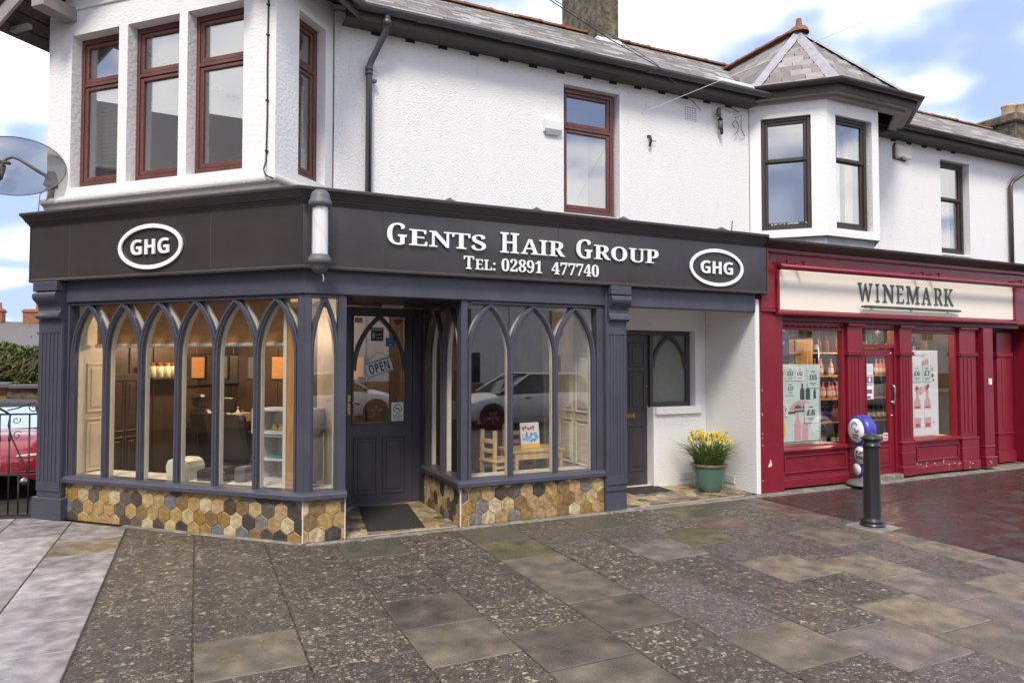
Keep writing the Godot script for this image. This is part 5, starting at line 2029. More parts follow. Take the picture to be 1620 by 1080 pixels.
	# pilasters beside the door and at the right
	for p in [[8.30, 8.60], [9.40, 9.67], [10.80, 11.20]]:
		s = st()
		bx(s, p[0], p[1], 0.04, 2.25, -0.14, -0.01, 0.005)
		var o := obj("pilaster", s, R, shop)
		s = st()
		bx(s, p[0] - 0.015, p[1] + 0.015, 0.04, 0.18, -0.1, 0.03, 0.008)
		bx(s, p[0] - 0.008, p[1] + 0.008, 0.18, 0.52, -0.1, 0.012, 0.008)
		bx(s, p[0] - 0.012, p[1] + 0.012, 0.505, 0.535, -0.1, 0.022, 0.008)
		bx(s, p[0] - 0.02, p[1] + 0.02, 0.36, 0.375, -0.1, 0.018, 0.006)
		obj("pedestal", s, R, o)
		s = st()
		bx(s, p[0] - 0.02, p[1] + 0.02, 1.80, 1.825, -0.1, 0.028, 0.008)
		bx(s, p[0] - 0.012, p[1] + 0.012, 1.825, 1.86, -0.1, 0.016, 0.008)
		obj("capital", s, R, o)
		s = st()
		bx(s, p[0] - 0.022, p[1] + 0.022, 2.21, 2.25, -0.1, 0.03, 0.008)
		obj("capital", s, R, o)
		var n := 3
		for i in n:
			s = st()
			var w: float = (p[1] - p[0])
			var fx: float = p[0] + w * (0.26 + 0.24 * i)
			bx(s, fx - w * 0.06, fx + w * 0.06, 0.60, 1.76, -0.012, 0.0, 0.005)
			obj("reed", s, R, o)
	# shop door with fanlight
	s = st()
	bx(s, 8.60, 8.655, 0.06, 2.18, -0.18, -0.06, 0.004)
	bx(s, 9.345, 9.40, 0.06, 2.18, -0.18, -0.06, 0.004)
	bx(s, 8.655, 9.345, 1.905, 1.965, -0.18, -0.06, 0.006)
	obj("door_frame", s, R, shop)
	s = st()
	bx(s, 8.655, 9.345, 1.965, 2.18, -0.145, -0.139)
	obj("fanlight_pane", s, M["pane"], shop)
	s = st()
	wall(s, 8.66, 9.34, 0.08, 1.90, -0.085, 0.045, [[8.76, 9.235, 0.545, 1.80]])
	var door := obj("shop_door", s, R, shop)
	s = st()
	bx(s, 8.755, 9.24, 0.54, 1.805, -0.111, -0.105)
	obj("pane", s, M["pane"], door)
	s = st()
	for e in [[8.74, 9.255, 0.525, 0.548], [8.74, 9.255, 1.797, 1.815], [8.742, 8.762, 0.548, 1.797], [9.233, 9.253, 0.548, 1.797]]:
		bx(s, e[0], e[1], e[2], e[3], -0.09, -0.072, 0.006)
	obj("glazing_bead", s, R, door)
	s = st()
	panel(s, 8.78, 9.22, 0.20, 0.46, -0.085)
	obj("door_panel", s, R, door)
	s = st()
	tube(s, [Vector3(9.275, 1.36, -0.085), Vector3(9.275, 1.36, -0.03), Vector3(9.28, 1.33, -0.02), Vector3(9.28, 1.13, -0.02), Vector3(9.275, 1.10, -0.03), Vector3(9.275, 1.10, -0.085)], 0.012, 8)
	obj("pull_handle", s, M["chrome"], door)
	s = st()
	bx(s, 9.285, 9.335, 1.085, 1.135, -0.085, -0.065, 0.004)
	obj("lock_plate", s, M["white_plastic"], door)
	s = st()
	for y in [0.92, 1.83]:
		T = Transform3D(Basis(Vector3.RIGHT, PI / 2), Vector3(9.29, y, -0.08))
		lathe(s, [Vector2(0, 0.01), Vector2(0.018, 0.006), Vector2(0.02, -0.006)], 12)
	obj("lock_cylinder", s, M["chrome"], door)
	T = Transform3D()
	s = st()
	bx(s, 8.60, 9.40, 0.0, 0.075, -0.3, 0.02, 0.008)
	obj("door_step", s, M["concrete"], shop)
	# right-hand doorway and piers
	s = st()
	bx(s, 11.30, 11.545, 0.05, 2.25, -0.14, 0.05, 0.006)
	bx(s, 11.285, 11.56, 0.05, 0.185, -0.1, 0.075, 0.008)
	bx(s, 11.28, 11.565, 0.185, 0.215, -0.1, 0.085, 0.01)
	bx(s, 11.292, 11.553, 0.36, 0.385, -0.1, 0.062, 0.008)
	obj("pier", s, R, shop)
	s = st()
	bx(s, 11.205, 11.295, 0.04, 2.25, -0.2, -0.12)
	bx(s, 11.545, 13.2, 0.04, 2.32, -0.34, -0.30)
	bx(s, 11.545, 11.65, 0.04, 2.25, -0.30, -0.15)
	obj("side_door", s, M["red_dark"], shop)
	s = st()
	bx(s, 12.12, 12.52, 0.04, 2.2, -0.31, -0.22, 0.006)
	bx(s, 12.10, 12.54, 1.79, 1.86, -0.3, -0.20, 0.008)
	bx(s, 12.08, 12.56, 0.04, 0.22, -0.3, -0.19, 0.008)
	bx(s, 12.10, 12.54, 0.5, 0.53, -0.3, -0.20, 0.008)
	bx(s, 12.24, 12.40, 0.6, 1.74, -0.23, -0.212, 0.006)
	bx(s, 12.72, 13.2, 0.04, 2.3, -0.3, 0.0, 0.006)
	obj("side_pilaster", s, R, shop)
	s = st()
	bx(s, 11.60, 11.66, 1.35, 1.45, 0.0, 0.062, 0.006)
	T = Transform3D(Basis(), Vector3(-0.16, 0, 0.0))
	tops("door_bell", "small white bell box on the red pier right of the wine shop windows", "bell box", shift_box(11.40, 11.46, 1.345, 1.445, 0.049, 0.075), M["white_plastic"])
	T = Transform3D()
	# peeling patch on the left pier
	s = st()
	ext(s, PackedVector2Array([Vector2(6.735, 0.345), Vector2(6.79, 0.35), Vector2(6.80, 0.375), Vector2(6.785, 0.43), Vector2(6.765, 0.44), Vector2(6.77, 0.40), Vector2(6.75, 0.385), Vector2(6.742, 0.37)]), 0.028, 0.032)
	for i in 7:
		var yy := rng.randf_range(0.1, 1.5)
		ext(s, PackedVector2Array([Vector2(6.64, yy), Vector2(6.65, yy + 0.004), Vector2(6.648, yy + 0.02), Vector2(6.638, yy + 0.012)]), 0.028, 0.0315)
	obj("bare_patch", s, M["sill"], shop)
	# chips out of the paint along the foot
	s = st()
	for i in 40:
		var px := rng.randf_range(9.62, 11.55)
		var py := rng.randf_range(0.05, 0.2)
		var a := rng.randf_range(0.006, 0.022)
		var zz := 0.0315 if px < 9.68 else (0.0855 if px > 11.30 else (0.0315 if px > 10.8 and px < 11.2 else 0.0045))
		ext(s, PackedVector2Array([Vector2(px, py), Vector2(px + a, py + a * 0.3), Vector2(px + a * 0.7, py + a), Vector2(px - a * 0.2, py + a * 0.6)]), zz - 0.004, zz)
	obj("paint_chip", s, M["sill"], shop)
	# shell of the shop
	s = st()
	bx(s, 6.62, 14.0, 0.0, 0.02, -5.0, -0.15)
	obj("shop_floor", s, M["floor_wood"], shop)
	s = st()
	bx(s, 6.62, 14.0, 2.36, 2.42, -5.0, -0.19)
	bx(s, 7.02, 14.0, 0.02, 2.36, -5.1, -5.0)
	bx(s, 7.0, 7.05, 0.02, 2.36, -5.0, -1.15)
	bx(s, 13.9, 14.0, 0.02, 2.36, -5.0, -0.2)
	bx(s, 6.63, 7.0, 0.02, 2.36, -1.15, -0.12)
	obj("shop_wall", s, M["plaster"], shop)
	inside_wine_shop()


func shift_box(x0: float, x1: float, y0: float, y1: float, z0: float, z1: float) -> SurfaceTool:
	var t := T
	T = Transform3D()
	var s := st()
	bx(s, x0, x1, y0, y1, z0, z1, 0.005)
	T = t
	return s


func card(x: float, y: float, z: float, w: float, h: float, price: String, label: String, m: Material) -> void:
	T = Transform3D()
	var s := st()
	bx(s, x - w / 2, x + w / 2, y - h / 2, y + h / 2, z, z + 0.003)
	var o := tops("price_card", label, "price card", s, m, "price cards in the wine shop window")
	letters("price_lettering", price, Transform3D(), x - w * 0.33, x + w * 0.33, y - h * 0.12, y + h * 0.16, z + 0.003, 0.002, M["ink"], o, "Droid Sans", 700)
	s = st()
	bx(s, x - w * 0.16, x + w * 0.16, y + h * 0.27, y + h * 0.33, z + 0.002, z + 0.0045)
	bx(s, x - w * 0.28, x + w * 0.28, y - h * 0.28, y - h * 0.25, z + 0.002, z + 0.0045)
	bx(s, x - w * 0.2, x + w * 0.2, y - h * 0.36, y - h * 0.33, z + 0.002, z + 0.0045)
	obj("printed_line", s, M["stand_grey"], o)


func bottle_profile(h: float, r: float) -> Array:
	return [Vector2(0, 0), Vector2(r * 0.9, 0), Vector2(r, 0.01), Vector2(r, h * 0.55), Vector2(r * 0.9, h * 0.63), Vector2(r * 0.5, h * 0.72), Vector2(r * 0.36, h * 0.78), Vector2(r * 0.34, h * 0.93), Vector2(r * 0.42, h * 0.94), Vector2(r * 0.42, h), Vector2(0, h)]


func bottle_shape(cx: float, y: float, w: float, h: float) -> PackedVector2Array:
	var p := PackedVector2Array()
	for q in [Vector2(0.5, 0), Vector2(0.5, 0.56), Vector2(0.42, 0.66), Vector2(0.19, 0.75), Vector2(0.17, 1.0)]:
		p.append(Vector2(cx + q.x * w, y + q.y * h))
	for q in [Vector2(0.17, 1.0), Vector2(0.19, 0.75), Vector2(0.42, 0.66), Vector2(0.5, 0.56), Vector2(0.5, 0)]:
		p.append(Vector2(cx - q.x * w, y + q.y * h))
	return p


func inside_wine_shop():
	T = Transform3D()
	# left window: printed hanging sheet with price cards on it
	var s := st()
	bx(s, 7.05, 7.90, 0.60, 1.675, -0.150, -0.146)
	var po := tops("window_poster", "large pale poster of wine bottles and prices in the left window of the red shop", "poster", s, M["paper_mint"])
	s = st()
	for x in [7.555, 7.66]:
		ext(s, bottle_shape(x, 1.19, 0.085, 0.22), -0.146, -0.144)
	ext(s, bottle_shape(7.79, 1.20, 0.05, 0.17), -0.146, -0.144)
	ext(s, bottle_shape(7.10, 0.68, 0.06, 0.30), -0.146, -0.144)
	obj("printed_bottle", s, M["ink"], po)
	s = st()
	ext(s, bottle_shape(7.20, 0.69, 0.065, 0.31), -0.146, -0.144)
	obj("printed_bottle", s, M["print_yellow"], po)
	s = st()
	ext(s, bottle_shape(7.46, 0.64, 0.13, 0.38), -0.146, -0.144)
	ext(s, bottle_shape(7.60, 0.63, 0.11, 0.36), -0.146, -0.1442)
	ext(s, arc_pts(Vector2(7.55, 1.02), 0.24, 0.16, 0, PI, 14), -0.146, -0.1445)
	obj("printed_bottle", s, M["print_pink"], po)
	s = st()
	bx(s, 7.40, 7.68, 1.02, 1.05, -0.1448, -0.1435)
	ext(s, arc_pts(Vector2(7.47, 1.07), 0.07, 0.05, 0, PI, 8), -0.1448, -0.1435)
	ext(s, arc_pts(Vector2(7.62, 1.07), 0.07, 0.05, 0, PI, 8), -0.1448, -0.1435)
	bx(s, 7.06, 7.42, 1.00, 1.03, -0.146, -0.1445)
	bx(s, 7.06, 7.89, 0.61, 0.625, -0.146, -0.1445)
	obj("printed_mark", s, M["stand_grey"], po)
	s = st()
	for x in [7.055, 7.885]:
		tube(s, [Vector3(x, 0.57, -0.148), Vector3(x, 2.15, -0.148)], 0.006, 6)
	obj("hanging_wire", s, M["chrome"], po)
	card(7.145, 1.545, -0.140, 0.155, 0.19, "£40", "price card reading £40, top left of the wine shop poster", M["paper_mint"])
	card(7.325, 1.545, -0.140, 0.165, 0.19, "£32", "price card reading £32, second along the top of the wine shop poster", M["paper_mint"])
	card(7.505, 1.545, -0.140, 0.15, 0.19, "£42", "cream price card reading £42, third along the top of the poster", M["paper"])
	card(7.755, 1.49, -0.138, 0.22, 0.28, "£65", "largest price card at the top right of the wine shop poster", M["paper_mint"])
	card(7.135, 1.335, -0.140, 0.15, 0.18, "£50", "price card at the left of the second row of the poster", M["paper_mint"])
	card(7.325, 1.345, -0.140, 0.16, 0.18, "£22", "price card reading £22 below the £32 card", M["paper_mint"])
	card(7.20, 1.055, -0.138, 0.15, 0.17, "£7", "price card reading £7, low on the left of the poster", M["paper"])
	card(7.70, 1.005, -0.136, 0.24, 0.27, "£8", "price card reading £8, lowest on the wine shop poster", M["paper_mint"])
	s = st()
	bx(s, 7.05, 7.32, 1.80, 2.12, -0.150, -0.146)
	var nb := tops("navy_board", "dark blue hanging board in the top left corner of the wine shop window", "board", s, M["print_navy"])
	letters("board_lettering", "ENJOY", Transform3D(), 7.06, 7.24, 1.925, 1.985, -0.146, 0.002, M["paper"], nb, "Droid Sans", 700)
	# right window: gin poster
	s = st()
	bx(s, 9.72, 10.46, 0.59, 1.885, -0.150, -0.146)
	var gp := tops("gin_poster", "white poster of two pink bottles in the right window of the red shop", "poster", s, M["paper"])
	for k in 2:
		var cx := 9.965 + 0.235 * k
		s = st()
		ext(s, bottle_shape(cx, 0.70, 0.16, 0.62), -0.146, -0.1445)
		var b := obj("printed_bottle", s, M["print_pink"], gp)
		s = st()
		bx(s, cx - 0.075, cx + 0.075, 0.86, 0.99, -0.1447, -0.1435)
		obj("printed_label", s, M["paper"], b)
		s = st()
		bx(s, cx - 0.06, cx + 0.06, 1.005, 1.03, -0.1447, -0.1435)
		bx(s, cx - 0.05, cx + 0.05, 0.72, 0.77, -0.1447, -0.1435)
		obj("printed_band", s, M["ink_red"], b)
		card(cx - 0.01, 1.53, -0.140, 0.20, 0.26, ["£6", "£7"][k], ["left one of the two price cards over the pink bottles", "right one of the two price cards over the pink bottles, beside the dark leaf"][k], M["paper_mint"])
	s = st()
	for b in [[9.78, 1.70, 0.055], [9.86, 1.66, 0.04], [10.12, 1.68, 0.05], [10.2, 1.71, 0.045], [9.95, 1.30, 0.05], [10.05, 1.27, 0.06], [10.16, 1.30, 0.05], [10.33, 1.60, 0.03], [9.80, 1.08, 0.04]]:
		ext(s, arc_pts(Vector2(b[0], b[1]), b[2], b[2] * 1.1, 0, TAU, 10), -0.146, -0.1445)
	obj("printed_fruit", s, M["print_pink"], gp)
	s = st()
	for b in [[10.33, 1.5, 0.03], [10.35, 1.43, 0.02], [10.22, 1.34, 0.03], [10.34, 0.78, 0.015]]:
		ext(s, arc_pts(Vector2(b[0], b[1]), b[2], b[2] * 1.1, 0, TAU, 8), -0.146, -0.1444)
	bx(s, 9.78, 10.15, 1.80, 1.81, -0.146, -0.1445)
	obj("printed_mark", s, M["stand_grey"], gp)
	# papers on the door glass
	s = st()
	bx(s, 8.775, 8.93, 1.52, 1.68, -0.104, -0.101)
	var p1 := tops("door_notice", "white notice at the top left of the red shop door", "notice", s, M["paper"])
	s = st()
	for i in 6:
		bx(s, 8.795, 8.91, 1.65 - i * 0.02, 1.655 - i * 0.02, -0.1015, -0.0995)
	obj("printed_line", s, M["print_sky"], p1)
	s = st()
	bx(s, 8.765, 8.93, 1.17, 1.505, -0.104, -0.101)
	var p2 := tops("door_poster", "purple and white poster stuck below the notice on the red shop door", "poster", s, M["paper"])
	s = st()
	bx(s, 8.78, 8.915, 1.40, 1.495, -0.1015, -0.0995)
	bx(s, 8.78, 8.915, 1.37, 1.385, -0.1015, -0.0995)
	bx(s, 8.785, 8.90, 1.25, 1.31, -0.1015, -0.0995)
	bx(s, 8.785, 8.87, 1.18, 1.215, -0.1015, -0.0995)
	obj("printed_panel", s, M["print_purple"], p2)
	s = st()
	ext(s, arc_pts(Vector2(8.85, 1.45), 0.025, 0.035, 0, TAU, 10), -0.0997, -0.098)
	obj("printed_mark", s, M["paper"], p2)
	s = st()
	bx(s, 9.13, 9.225, 0.56, 0.67, -0.104, -0.101)
	var p3 := tops("door_sticker", "small square sticker low on the right of the red shop door glass", "sticker", s, M["paper"])
	s = st()
	for i in 2:
		for j in 2:
			bx(s, 9.14 + i * 0.042, 9.172 + i * 0.042, 0.572 + j * 0.048, 0.605 + j * 0.048, -0.1015, -0.0995)
	obj("printed_mark", s, M["ink_red"], p3)
	# shelves of bottles deeper in the shop
	for u in [[7.2, 9.6, -1.9], [9.5, 12.6, -1.7], [7.1, 8.6, -3.4], [10.0, 13.0, -3.6]]:
		var sh := thing("bottle_shelves", {7.2: "wooden bottle shelves behind the poster in the left wine shop window", 9.5: "wooden bottle shelves behind the poster of pink bottles", 7.1: "far bottle shelves at the back left of the wine shop", 10.0: "far bottle shelves at the back right of the wine shop"}[u[0]], "shelves")
		s = st()
		bx(s, u[0], u[1], 0.02, 2.1, u[2] - 0.36, u[2] - 0.33)
		obj("back_board", s, M["dark_wood"], sh)
		for x in [u[0], u[1] - 0.04]:
			s = st()
			bx(s, x, x + 0.04, 0.02, 2.1, u[2] - 0.33, u[2])
			obj("upright", s, M["pine"], sh)
		for k in 5:
			s = st()
			bx(s, u[0] + 0.04, u[1] - 0.04, 0.25 + k * 0.40, 0.275 + k * 0.40, u[2] - 0.33, u[2])
			obj("shelf", s, M["pine"], sh)
		rebase(sh)
	var kinds := []
	var bm := [M["green_glass"], M["dark_glass"], M["amber_glass"], M["pink_glass"]]
	for i in 4:
		s = st()
		lathe(s, bottle_profile([0.31, 0.30, 0.27, 0.29][i], [0.038, 0.04, 0.045, 0.042][i]), 10)
		var me := done(s, bm[i])
		s = st()
		lathe(s, [Vector2(0.0395 + 0.002 * i, 0.05), Vector2(0.0395 + 0.002 * i, 0.13)], 10)
		kinds.append([me, done(s, [M["paper"], M["cream_plastic"], M["print_yellow"], M["paper"]][i])])
	var say := ["green wine bottle on the wine shop shelves", "black wine bottle on the wine shop shelves", "amber spirit bottle on the wine shop shelves", "pink bottle on the wine shop shelves"]
	for u in [[7.3, 9.5, -1.98], [9.6, 12.5, -1.78]]:
		for k in 5:
			var x: float = u[0]
			var kind := rng.randi_range(0, 3)
			while x < u[1]:
				if rng.randf() < 0.12:
					kind = rng.randi_range(0, 3)
				if rng.randf() < 0.75:
					var b := put(numbered("wine_bottle"), kinds[kind][0], self, Transform3D(Basis(), Vector3(x, 0.2755 + k * 0.40, u[2] + rng.randf_range(-0.05, 0.05))))
					tag(b, say[kind], "bottle", "bottles on the wine shop shelves")
					put("bottle_label", kinds[kind][1], b)
				x += rng.randf_range(0.105, 0.15)
	# boxes and a green crate stack by the window
	s = st()
	bx(s, 8.02, 8.26, 0.565, 1.25, -0.75, -0.45, 0.01)
	tops("green_display", "tall green display stack just behind the left wine shop window", "display", s, M["green_glass"])
	s = st()
	bx(s, 8.0, 8.24, 1.30, 1.62, -0.9, -0.6, 0.01)
	tops("tan_box", "tan cardboard box above the green display in the wine shop", "box", s, M["pine"])
	s = st()
	bx(s, 7.05, 8.25, 0.52, 0.56, -0.7, -0.15, 0.006)
	bx(s, 9.7, 10.75, 0.52, 0.56, -0.7, -0.15, 0.006)
	tops("window_ledge", "pale ledges inside the windows of the wine shop", "ledge", s, M["cream_paint"])
	# lamps on the ceiling
	for p in [[8.35, -1.2, "small lit lamp nearest the left wine shop window"], [10.4, -1.1, "small lit lamp behind the right wine shop window"], [9.2, -3.0, "small lit lamp at the back of the wine shop"]]:
		var lt := thing("ceiling_lamp", p[2], "lamp")
		lt.position = Vector3(p[0], 2.3, p[1])
		s = st()
		lathe(s, [Vector2(0.05, 0.058), Vector2(0.05, 0.0), Vector2(0.045, -0.03), Vector2(0.04, -0.03)], 14)
		obj("lamp_can", s, M["white_plastic"], lt)
		s = st()
		lathe(s, [Vector2(0.04, -0.025), Vector2(0.03, -0.045), Vector2(0, -0.05)], 14)
		obj("bulb", s, M["lamp_glow"], lt)
		var l := OmniLight3D.new()
		l.name = "lamp_light"
		l.light_color = Color(1.0, 0.86, 0.66)
		l.light_energy = 0.55
		l.light_size = 0.04
		l.omni_range = 8.0
		l.omni_attenuation = 2.0
		l.shadow_enabled = true
		l.position = Vector3(0, -0.09, 0)
		lt.add_child(l)


# =====================================================================  street things
func build_street_things():
	T = Transform3D()
	var s: SurfaceTool
	# ---- barber pole at the corner of the sign
	var bp := thing("barber_pole", "barber pole with grey domed ends and milky glass at the corner of the sign", "barber pole")
	bp.position = Vector3(1.017, 2.516, 0.245)
	s = st()
	lathe(s, [Vector2(0.082, 0.61), Vector2(0.10, 0.625), Vector2(0.108, 0.64), Vector2(0.108, 0.665), Vector2(0.098, 0.68), Vector2(0.092, 0.69), Vector2(0.09, 0.715), Vector2(0.078, 0.75), Vector2(0.055, 0.772), Vector2(0.02, 0.782), Vector2(0, 0.783)], 28)
	obj("top_dome", s, M["stand_grey"], bp)
	s = st()
	lathe(s, [Vector2(0, 0), Vector2(0.025, 0.003), Vector2(0.055, 0.018), Vector2(0.078, 0.05), Vector2(0.088, 0.085), Vector2(0.098, 0.09), Vector2(0.108, 0.105), Vector2(0.108, 0.135), Vector2(0.098, 0.15), Vector2(0.088, 0.155), Vector2(0.088, 0.175), Vector2(0.08, 0.178)], 28)
	obj("bottom_dome", s, M["stand_grey"], bp)
	s = st()
	lathe(s, [Vector2(0.07, 0.172), Vector2(0.07, 0.615)], 28)
	var cy := obj("striped_cylinder", s, M["letter_white"], bp)
	for k in 2:
		s = st()
		s.set_smooth_group(0)
		for i in 22:
			var t0 := float(i) / 22
			var t1 := float(i + 1) / 22
			var f := func(t, w):
				var a: float = t * PI * 0.9 + k * PI
				return Vector3(cos(a) * 0.0712, 0.20 + (t * 0.30) + w + 0.0, sin(a) * 0.0712)
			quad(s, f.call(t0, 0.0), f.call(t1, 0.0), f.call(t1, 0.05), f.call(t0, 0.05))
		s.set_smooth_group(-1)
		obj("faded_stripe", s, M["cream_sign"], cy)
	s = st()
	lathe(s, [Vector2(0.088, 0.172), Vector2(0.088, 0.62)], 28)
	obj("glass_tube", s, M["pane"], bp)
	s = st()
	bx(s, -0.03, 0.03, 0.10, 0.14, -0.13, -0.05, 0.004)
	bx(s, -0.03, 0.03, 0.64, 0.67, -0.13, -0.05, 0.004)
	obj("wall_bracket", s, M["stand_grey"], bp)
	s = st()
	tube(s, [Vector3(0.02, 0.01, 0), Vector3(0.035, -0.03, 0.0), Vector3(0.03, -0.07, 0.005)], 0.006, 6)
	obj("loose_wire", s, M["white_plastic"], bp)
	# ---- see-through satellite dish at the far corner of the bay
	var sd := thing("satellite_dish", "see-through oval satellite dish on the corner of the bay", "satellite dish")
	var dc := TL * Vector3(-3.62, 3.85, 0.26)
	sd.position = dc
	var nrm := Vector3(-0.30, 0.22, 0.93).normalized()
	var du := Vector3.UP.cross(nrm).normalized()
	du = du.rotated(nrm, deg_to_rad(-9))
	var dv := nrm.cross(du).normalized()
	T = Transform3D(Basis(du, dv, nrm), Vector3.ZERO)
	s = st()
	s.set_smooth_group(0)
	var rx := 0.56
	var ry := 0.345
	var dish := func(r, a): return Vector3(cos(a) * r * rx, sin(a) * r * ry, -0.09 * (1.0 - r * r))
	for i in 10:
		for k in 40:
			quad(s, dish.call(i / 10.0, TAU * k / 40), dish.call((i + 1) / 10.0, TAU * k / 40), dish.call((i + 1) / 10.0, TAU * (k + 1) / 40), dish.call(i / 10.0, TAU * (k + 1) / 40))
	s.set_smooth_group(-1)
	obj("reflector", s, M["dish_mesh"], sd)
	s = st()
	var rim := []
	for k in 49:
		rim.append(dish.call(1.0, TAU * k / 48))
	tube(s, rim, 0.006, 6)
	obj("rim", s, M["stand_grey"], sd)
	s = st()
	tube(s, [Vector3(0.40, -0.05, -0.12), Vector3(0.15, 0.05, -0.03), Vector3(0.05, 0.09, 0.0), Vector3(-0.02, 0.10, 0.01), Vector3(-0.07, 0.06, 0.02), Vector3(-0.085, -0.02, 0.02)], 0.019, 8)
	obj("feed_arm", s, M["stand_grey"], sd)
	s = st()
	bx(s, -0.115, -0.055, -0.20, -0.01, -0.01, 0.05, 0.008)
	bx(s, -0.16, -0.01, 0.0, 0.03, 0.0, 0.04, 0.006)
	tube(s, [Vector3(-0.05, -0.05, 0.03), Vector3(-0.045, -0.19, 0.03)], 0.02, 8)
	obj("receiver_head", s, M["gutter_brown"], sd)
	s = st()
	bx(s, 0.30, 0.46, -0.12, 0.06, -0.16, -0.10, 0.01)
	bx(s, 0.36, 0.42, -0.30, 0.02, -0.26, -0.14, 0.01)
	obj("mount", s, M["stand_grey"], sd)
	s = st()
	tube(s, [Vector3(-0.08, -0.16, 0.04), Vector3(-0.07, -0.24, 0.06), Vector3(-0.04, -0.31, 0.05), Vector3(-0.02, -0.34, 0.02)], 0.006, 6)
	obj("lead_wire", s, M["white_plastic"], sd)
	T = TL
	s = st()
	tube(s, [Vector3(-3.36, 3.78, 0.03), Vector3(-3.37, 3.66, 0.03), Vector3(-3.43, 3.56, 0.08), Vector3(-3.47, 3.47, 0.06), Vector3(-3.49, 3.38, 0.05)], 0.006, 6)
	tops("dish_cable", "thin pale cable below the satellite dish", "cable", s, M["cream_plastic"])
	# ---- black cable down the corner of the bay
	s = st()
	tube(s, [Vector3(-0.46, 5.58, 0.012), Vector3(-0.445, 5.40, 0.012), Vector3(-0.45, 4.6, 0.012), Vector3(-0.445, 4.1, 0.012), Vector3(-0.455, 3.66, 0.012), Vector3(-0.45, 3.57, 0.05), Vector3(-0.40, 3.50, 0.085), Vector3(-0.30, 3.455, 0.10)], 0.008, 8)
	var bc := tops("black_cable", "black cable running down the white bay beside its corner", "cable", s, M["cable"])
	s = st()
	tube(s, [Vector3(-0.62, 5.60, 0.012), Vector3(-0.60, 5.47, 0.02), Vector3(-0.52, 5.43, 0.02), Vector3(-0.445, 5.425, 0.012), Vector3(-0.36, 5.47, 0.02)], 0.008, 8)
	obj("cable_branch", s, M["cable"], bc)
	T = TB
	s = st()
	tube(s, [Vector3(0.0, 5.47, 0.02), Vector3(0.2, 5.53, 0.014), Vector3(0.45, 5.58, 0.014)], 0.008, 8)
	T = Transform3D()
	obj("cable_branch", s, M["cable"], bc)
	for y in [5.2, 4.9, 4.25, 3.75]:
		T = TL
		s = st()
		bx(s, -0.462, -0.434, y, y + 0.016, 0.0, 0.024)
		obj("cable_clip", s, M["black"], bc)
	T = Transform3D()
	# ---- alarm boxes
	var zw := -0.93
	var al := thing("alarm_box", "white alarm box on the roughcast wall beside the brown window over the shop name", "alarm box")
	al.position = Vector3(4.07, 4.60, zw)
	s = st()
	run(s, [Vector2(0, 0.03), Vector2(0.05, 0.03), Vector2(0.07, 0.06), Vector2(0.075, 0.165), Vector2(0.06, 0.185), Vector2(0, 0.185)], -0.118, 0.118)
	obj("cover", s, M["white_plastic"], al)
	s = st()
	run(s, [Vector2(0, 0.0), Vector2(0.035, 0.0), Vector2(0.05, 0.03), Vector2(0, 0.03)], -0.085, 0.085)
	obj("strobe", s, M["cream_plastic"], al)
	var al2 := thing("alarm_box", "worn cream alarm box under the eaves right of the far bay", "alarm box")
	al2.position = Vector3(10.80, 5.13, zw)
	s = st()
	ext(s, PackedVector2Array([Vector2(-0.16, 0.0), Vector2(-0.05, 0.03), Vector2(0.06, 0.0), Vector2(0.17, 0.02), Vector2(0.19, 0.08), Vector2(0.19, 0.2), Vector2(0.17, 0.23), Vector2(-0.16, 0.25), Vector2(-0.19, 0.22), Vector2(-0.19, 0.04)]), 0.0, 0.075, 0.02)
	obj("cover", s, M["cream_plastic"], al2)
	s = st()
	ext(s, PackedVector2Array([Vector2(-0.21, 0.0), Vector2(0.1, -0.02), Vector2(0.1, 0.24), Vector2(-0.17, 0.27), Vector2(-0.21, 0.22)]), 0.0, 0.03, 0.01)
	obj("back_plate", s, M["gutter_brown"], al2)
	# ---- fittings on the wall
	s = st()
	ext(s, rect(6.20, 5.13, 6.42, 5.33), zw, zw + 0.008, 0.003)
	var av := tops("air_vent", "perforated white air vent high on the wall under the gutter", "vent", s, M["render"])
	s = st()
	for i in 7:
		for j in 6:
			bx(s, 6.215 + i * 0.03, 6.229 + i * 0.03, 5.145 + j * 0.031, 5.159 + j * 0.031, zw + 0.004, zw + 0.010)
	obj("vent_hole", s, M["black"], av)
	var ins := thing("cable_anchor", "grey and black cable junction hanging on the wall left of the far bay", "cable fitting")
	ins.position = Vector3(6.80, 4.98, zw)
	s = st()
	lathe(s, [Vector2(0, 0.26), Vector2(0.03, 0.26), Vector2(0.035, 0.28), Vector2(0.035, 0.36), Vector2(0.02, 0.38), Vector2(0, 0.38)], 12, Vector3(-0.03, 0, 0.07))
	obj("insulator", s, M["stand_grey"], ins)
	s = st()
	lathe(s, [Vector2(0, 0.08), Vector2(0.034, 0.08), Vector2(0.034, 0.19), Vector2(0, 0.19)], 12, Vector3(0.0, 0, 0.07))
	obj("insulator", s, M["stand_grey"], ins)
	s = st()
	lathe(s, [Vector2(0, 0.0), Vector2(0.022, 0.01), Vector2(0.022, 0.08), Vector2(0, 0.08)], 10, Vector3(0.02, 0, 0.07))
	tube(s, [Vector3(-0.03, 0.27, 0.07), Vector3(-0.01, 0.24, 0.08), Vector3(0.02, 0.22, 0.07), Vector3(0.01, 0.18, 0.07)], 0.014, 8)
	tube(s, [Vector3(0.03, 0.25, 0.0), Vector3(0.03, 0.22, 0.07)], 0.016, 8)
	obj("clamp", s, M["black"], ins)
	s = st()
	tube(s, [Vector3(5.575, 4.80, zw), Vector3(5.575, 4.79, zw + 0.05), Vector3(5.585, 4.72, zw + 0.06), Vector3(5.58, 4.65, zw + 0.03)], 0.017, 8)
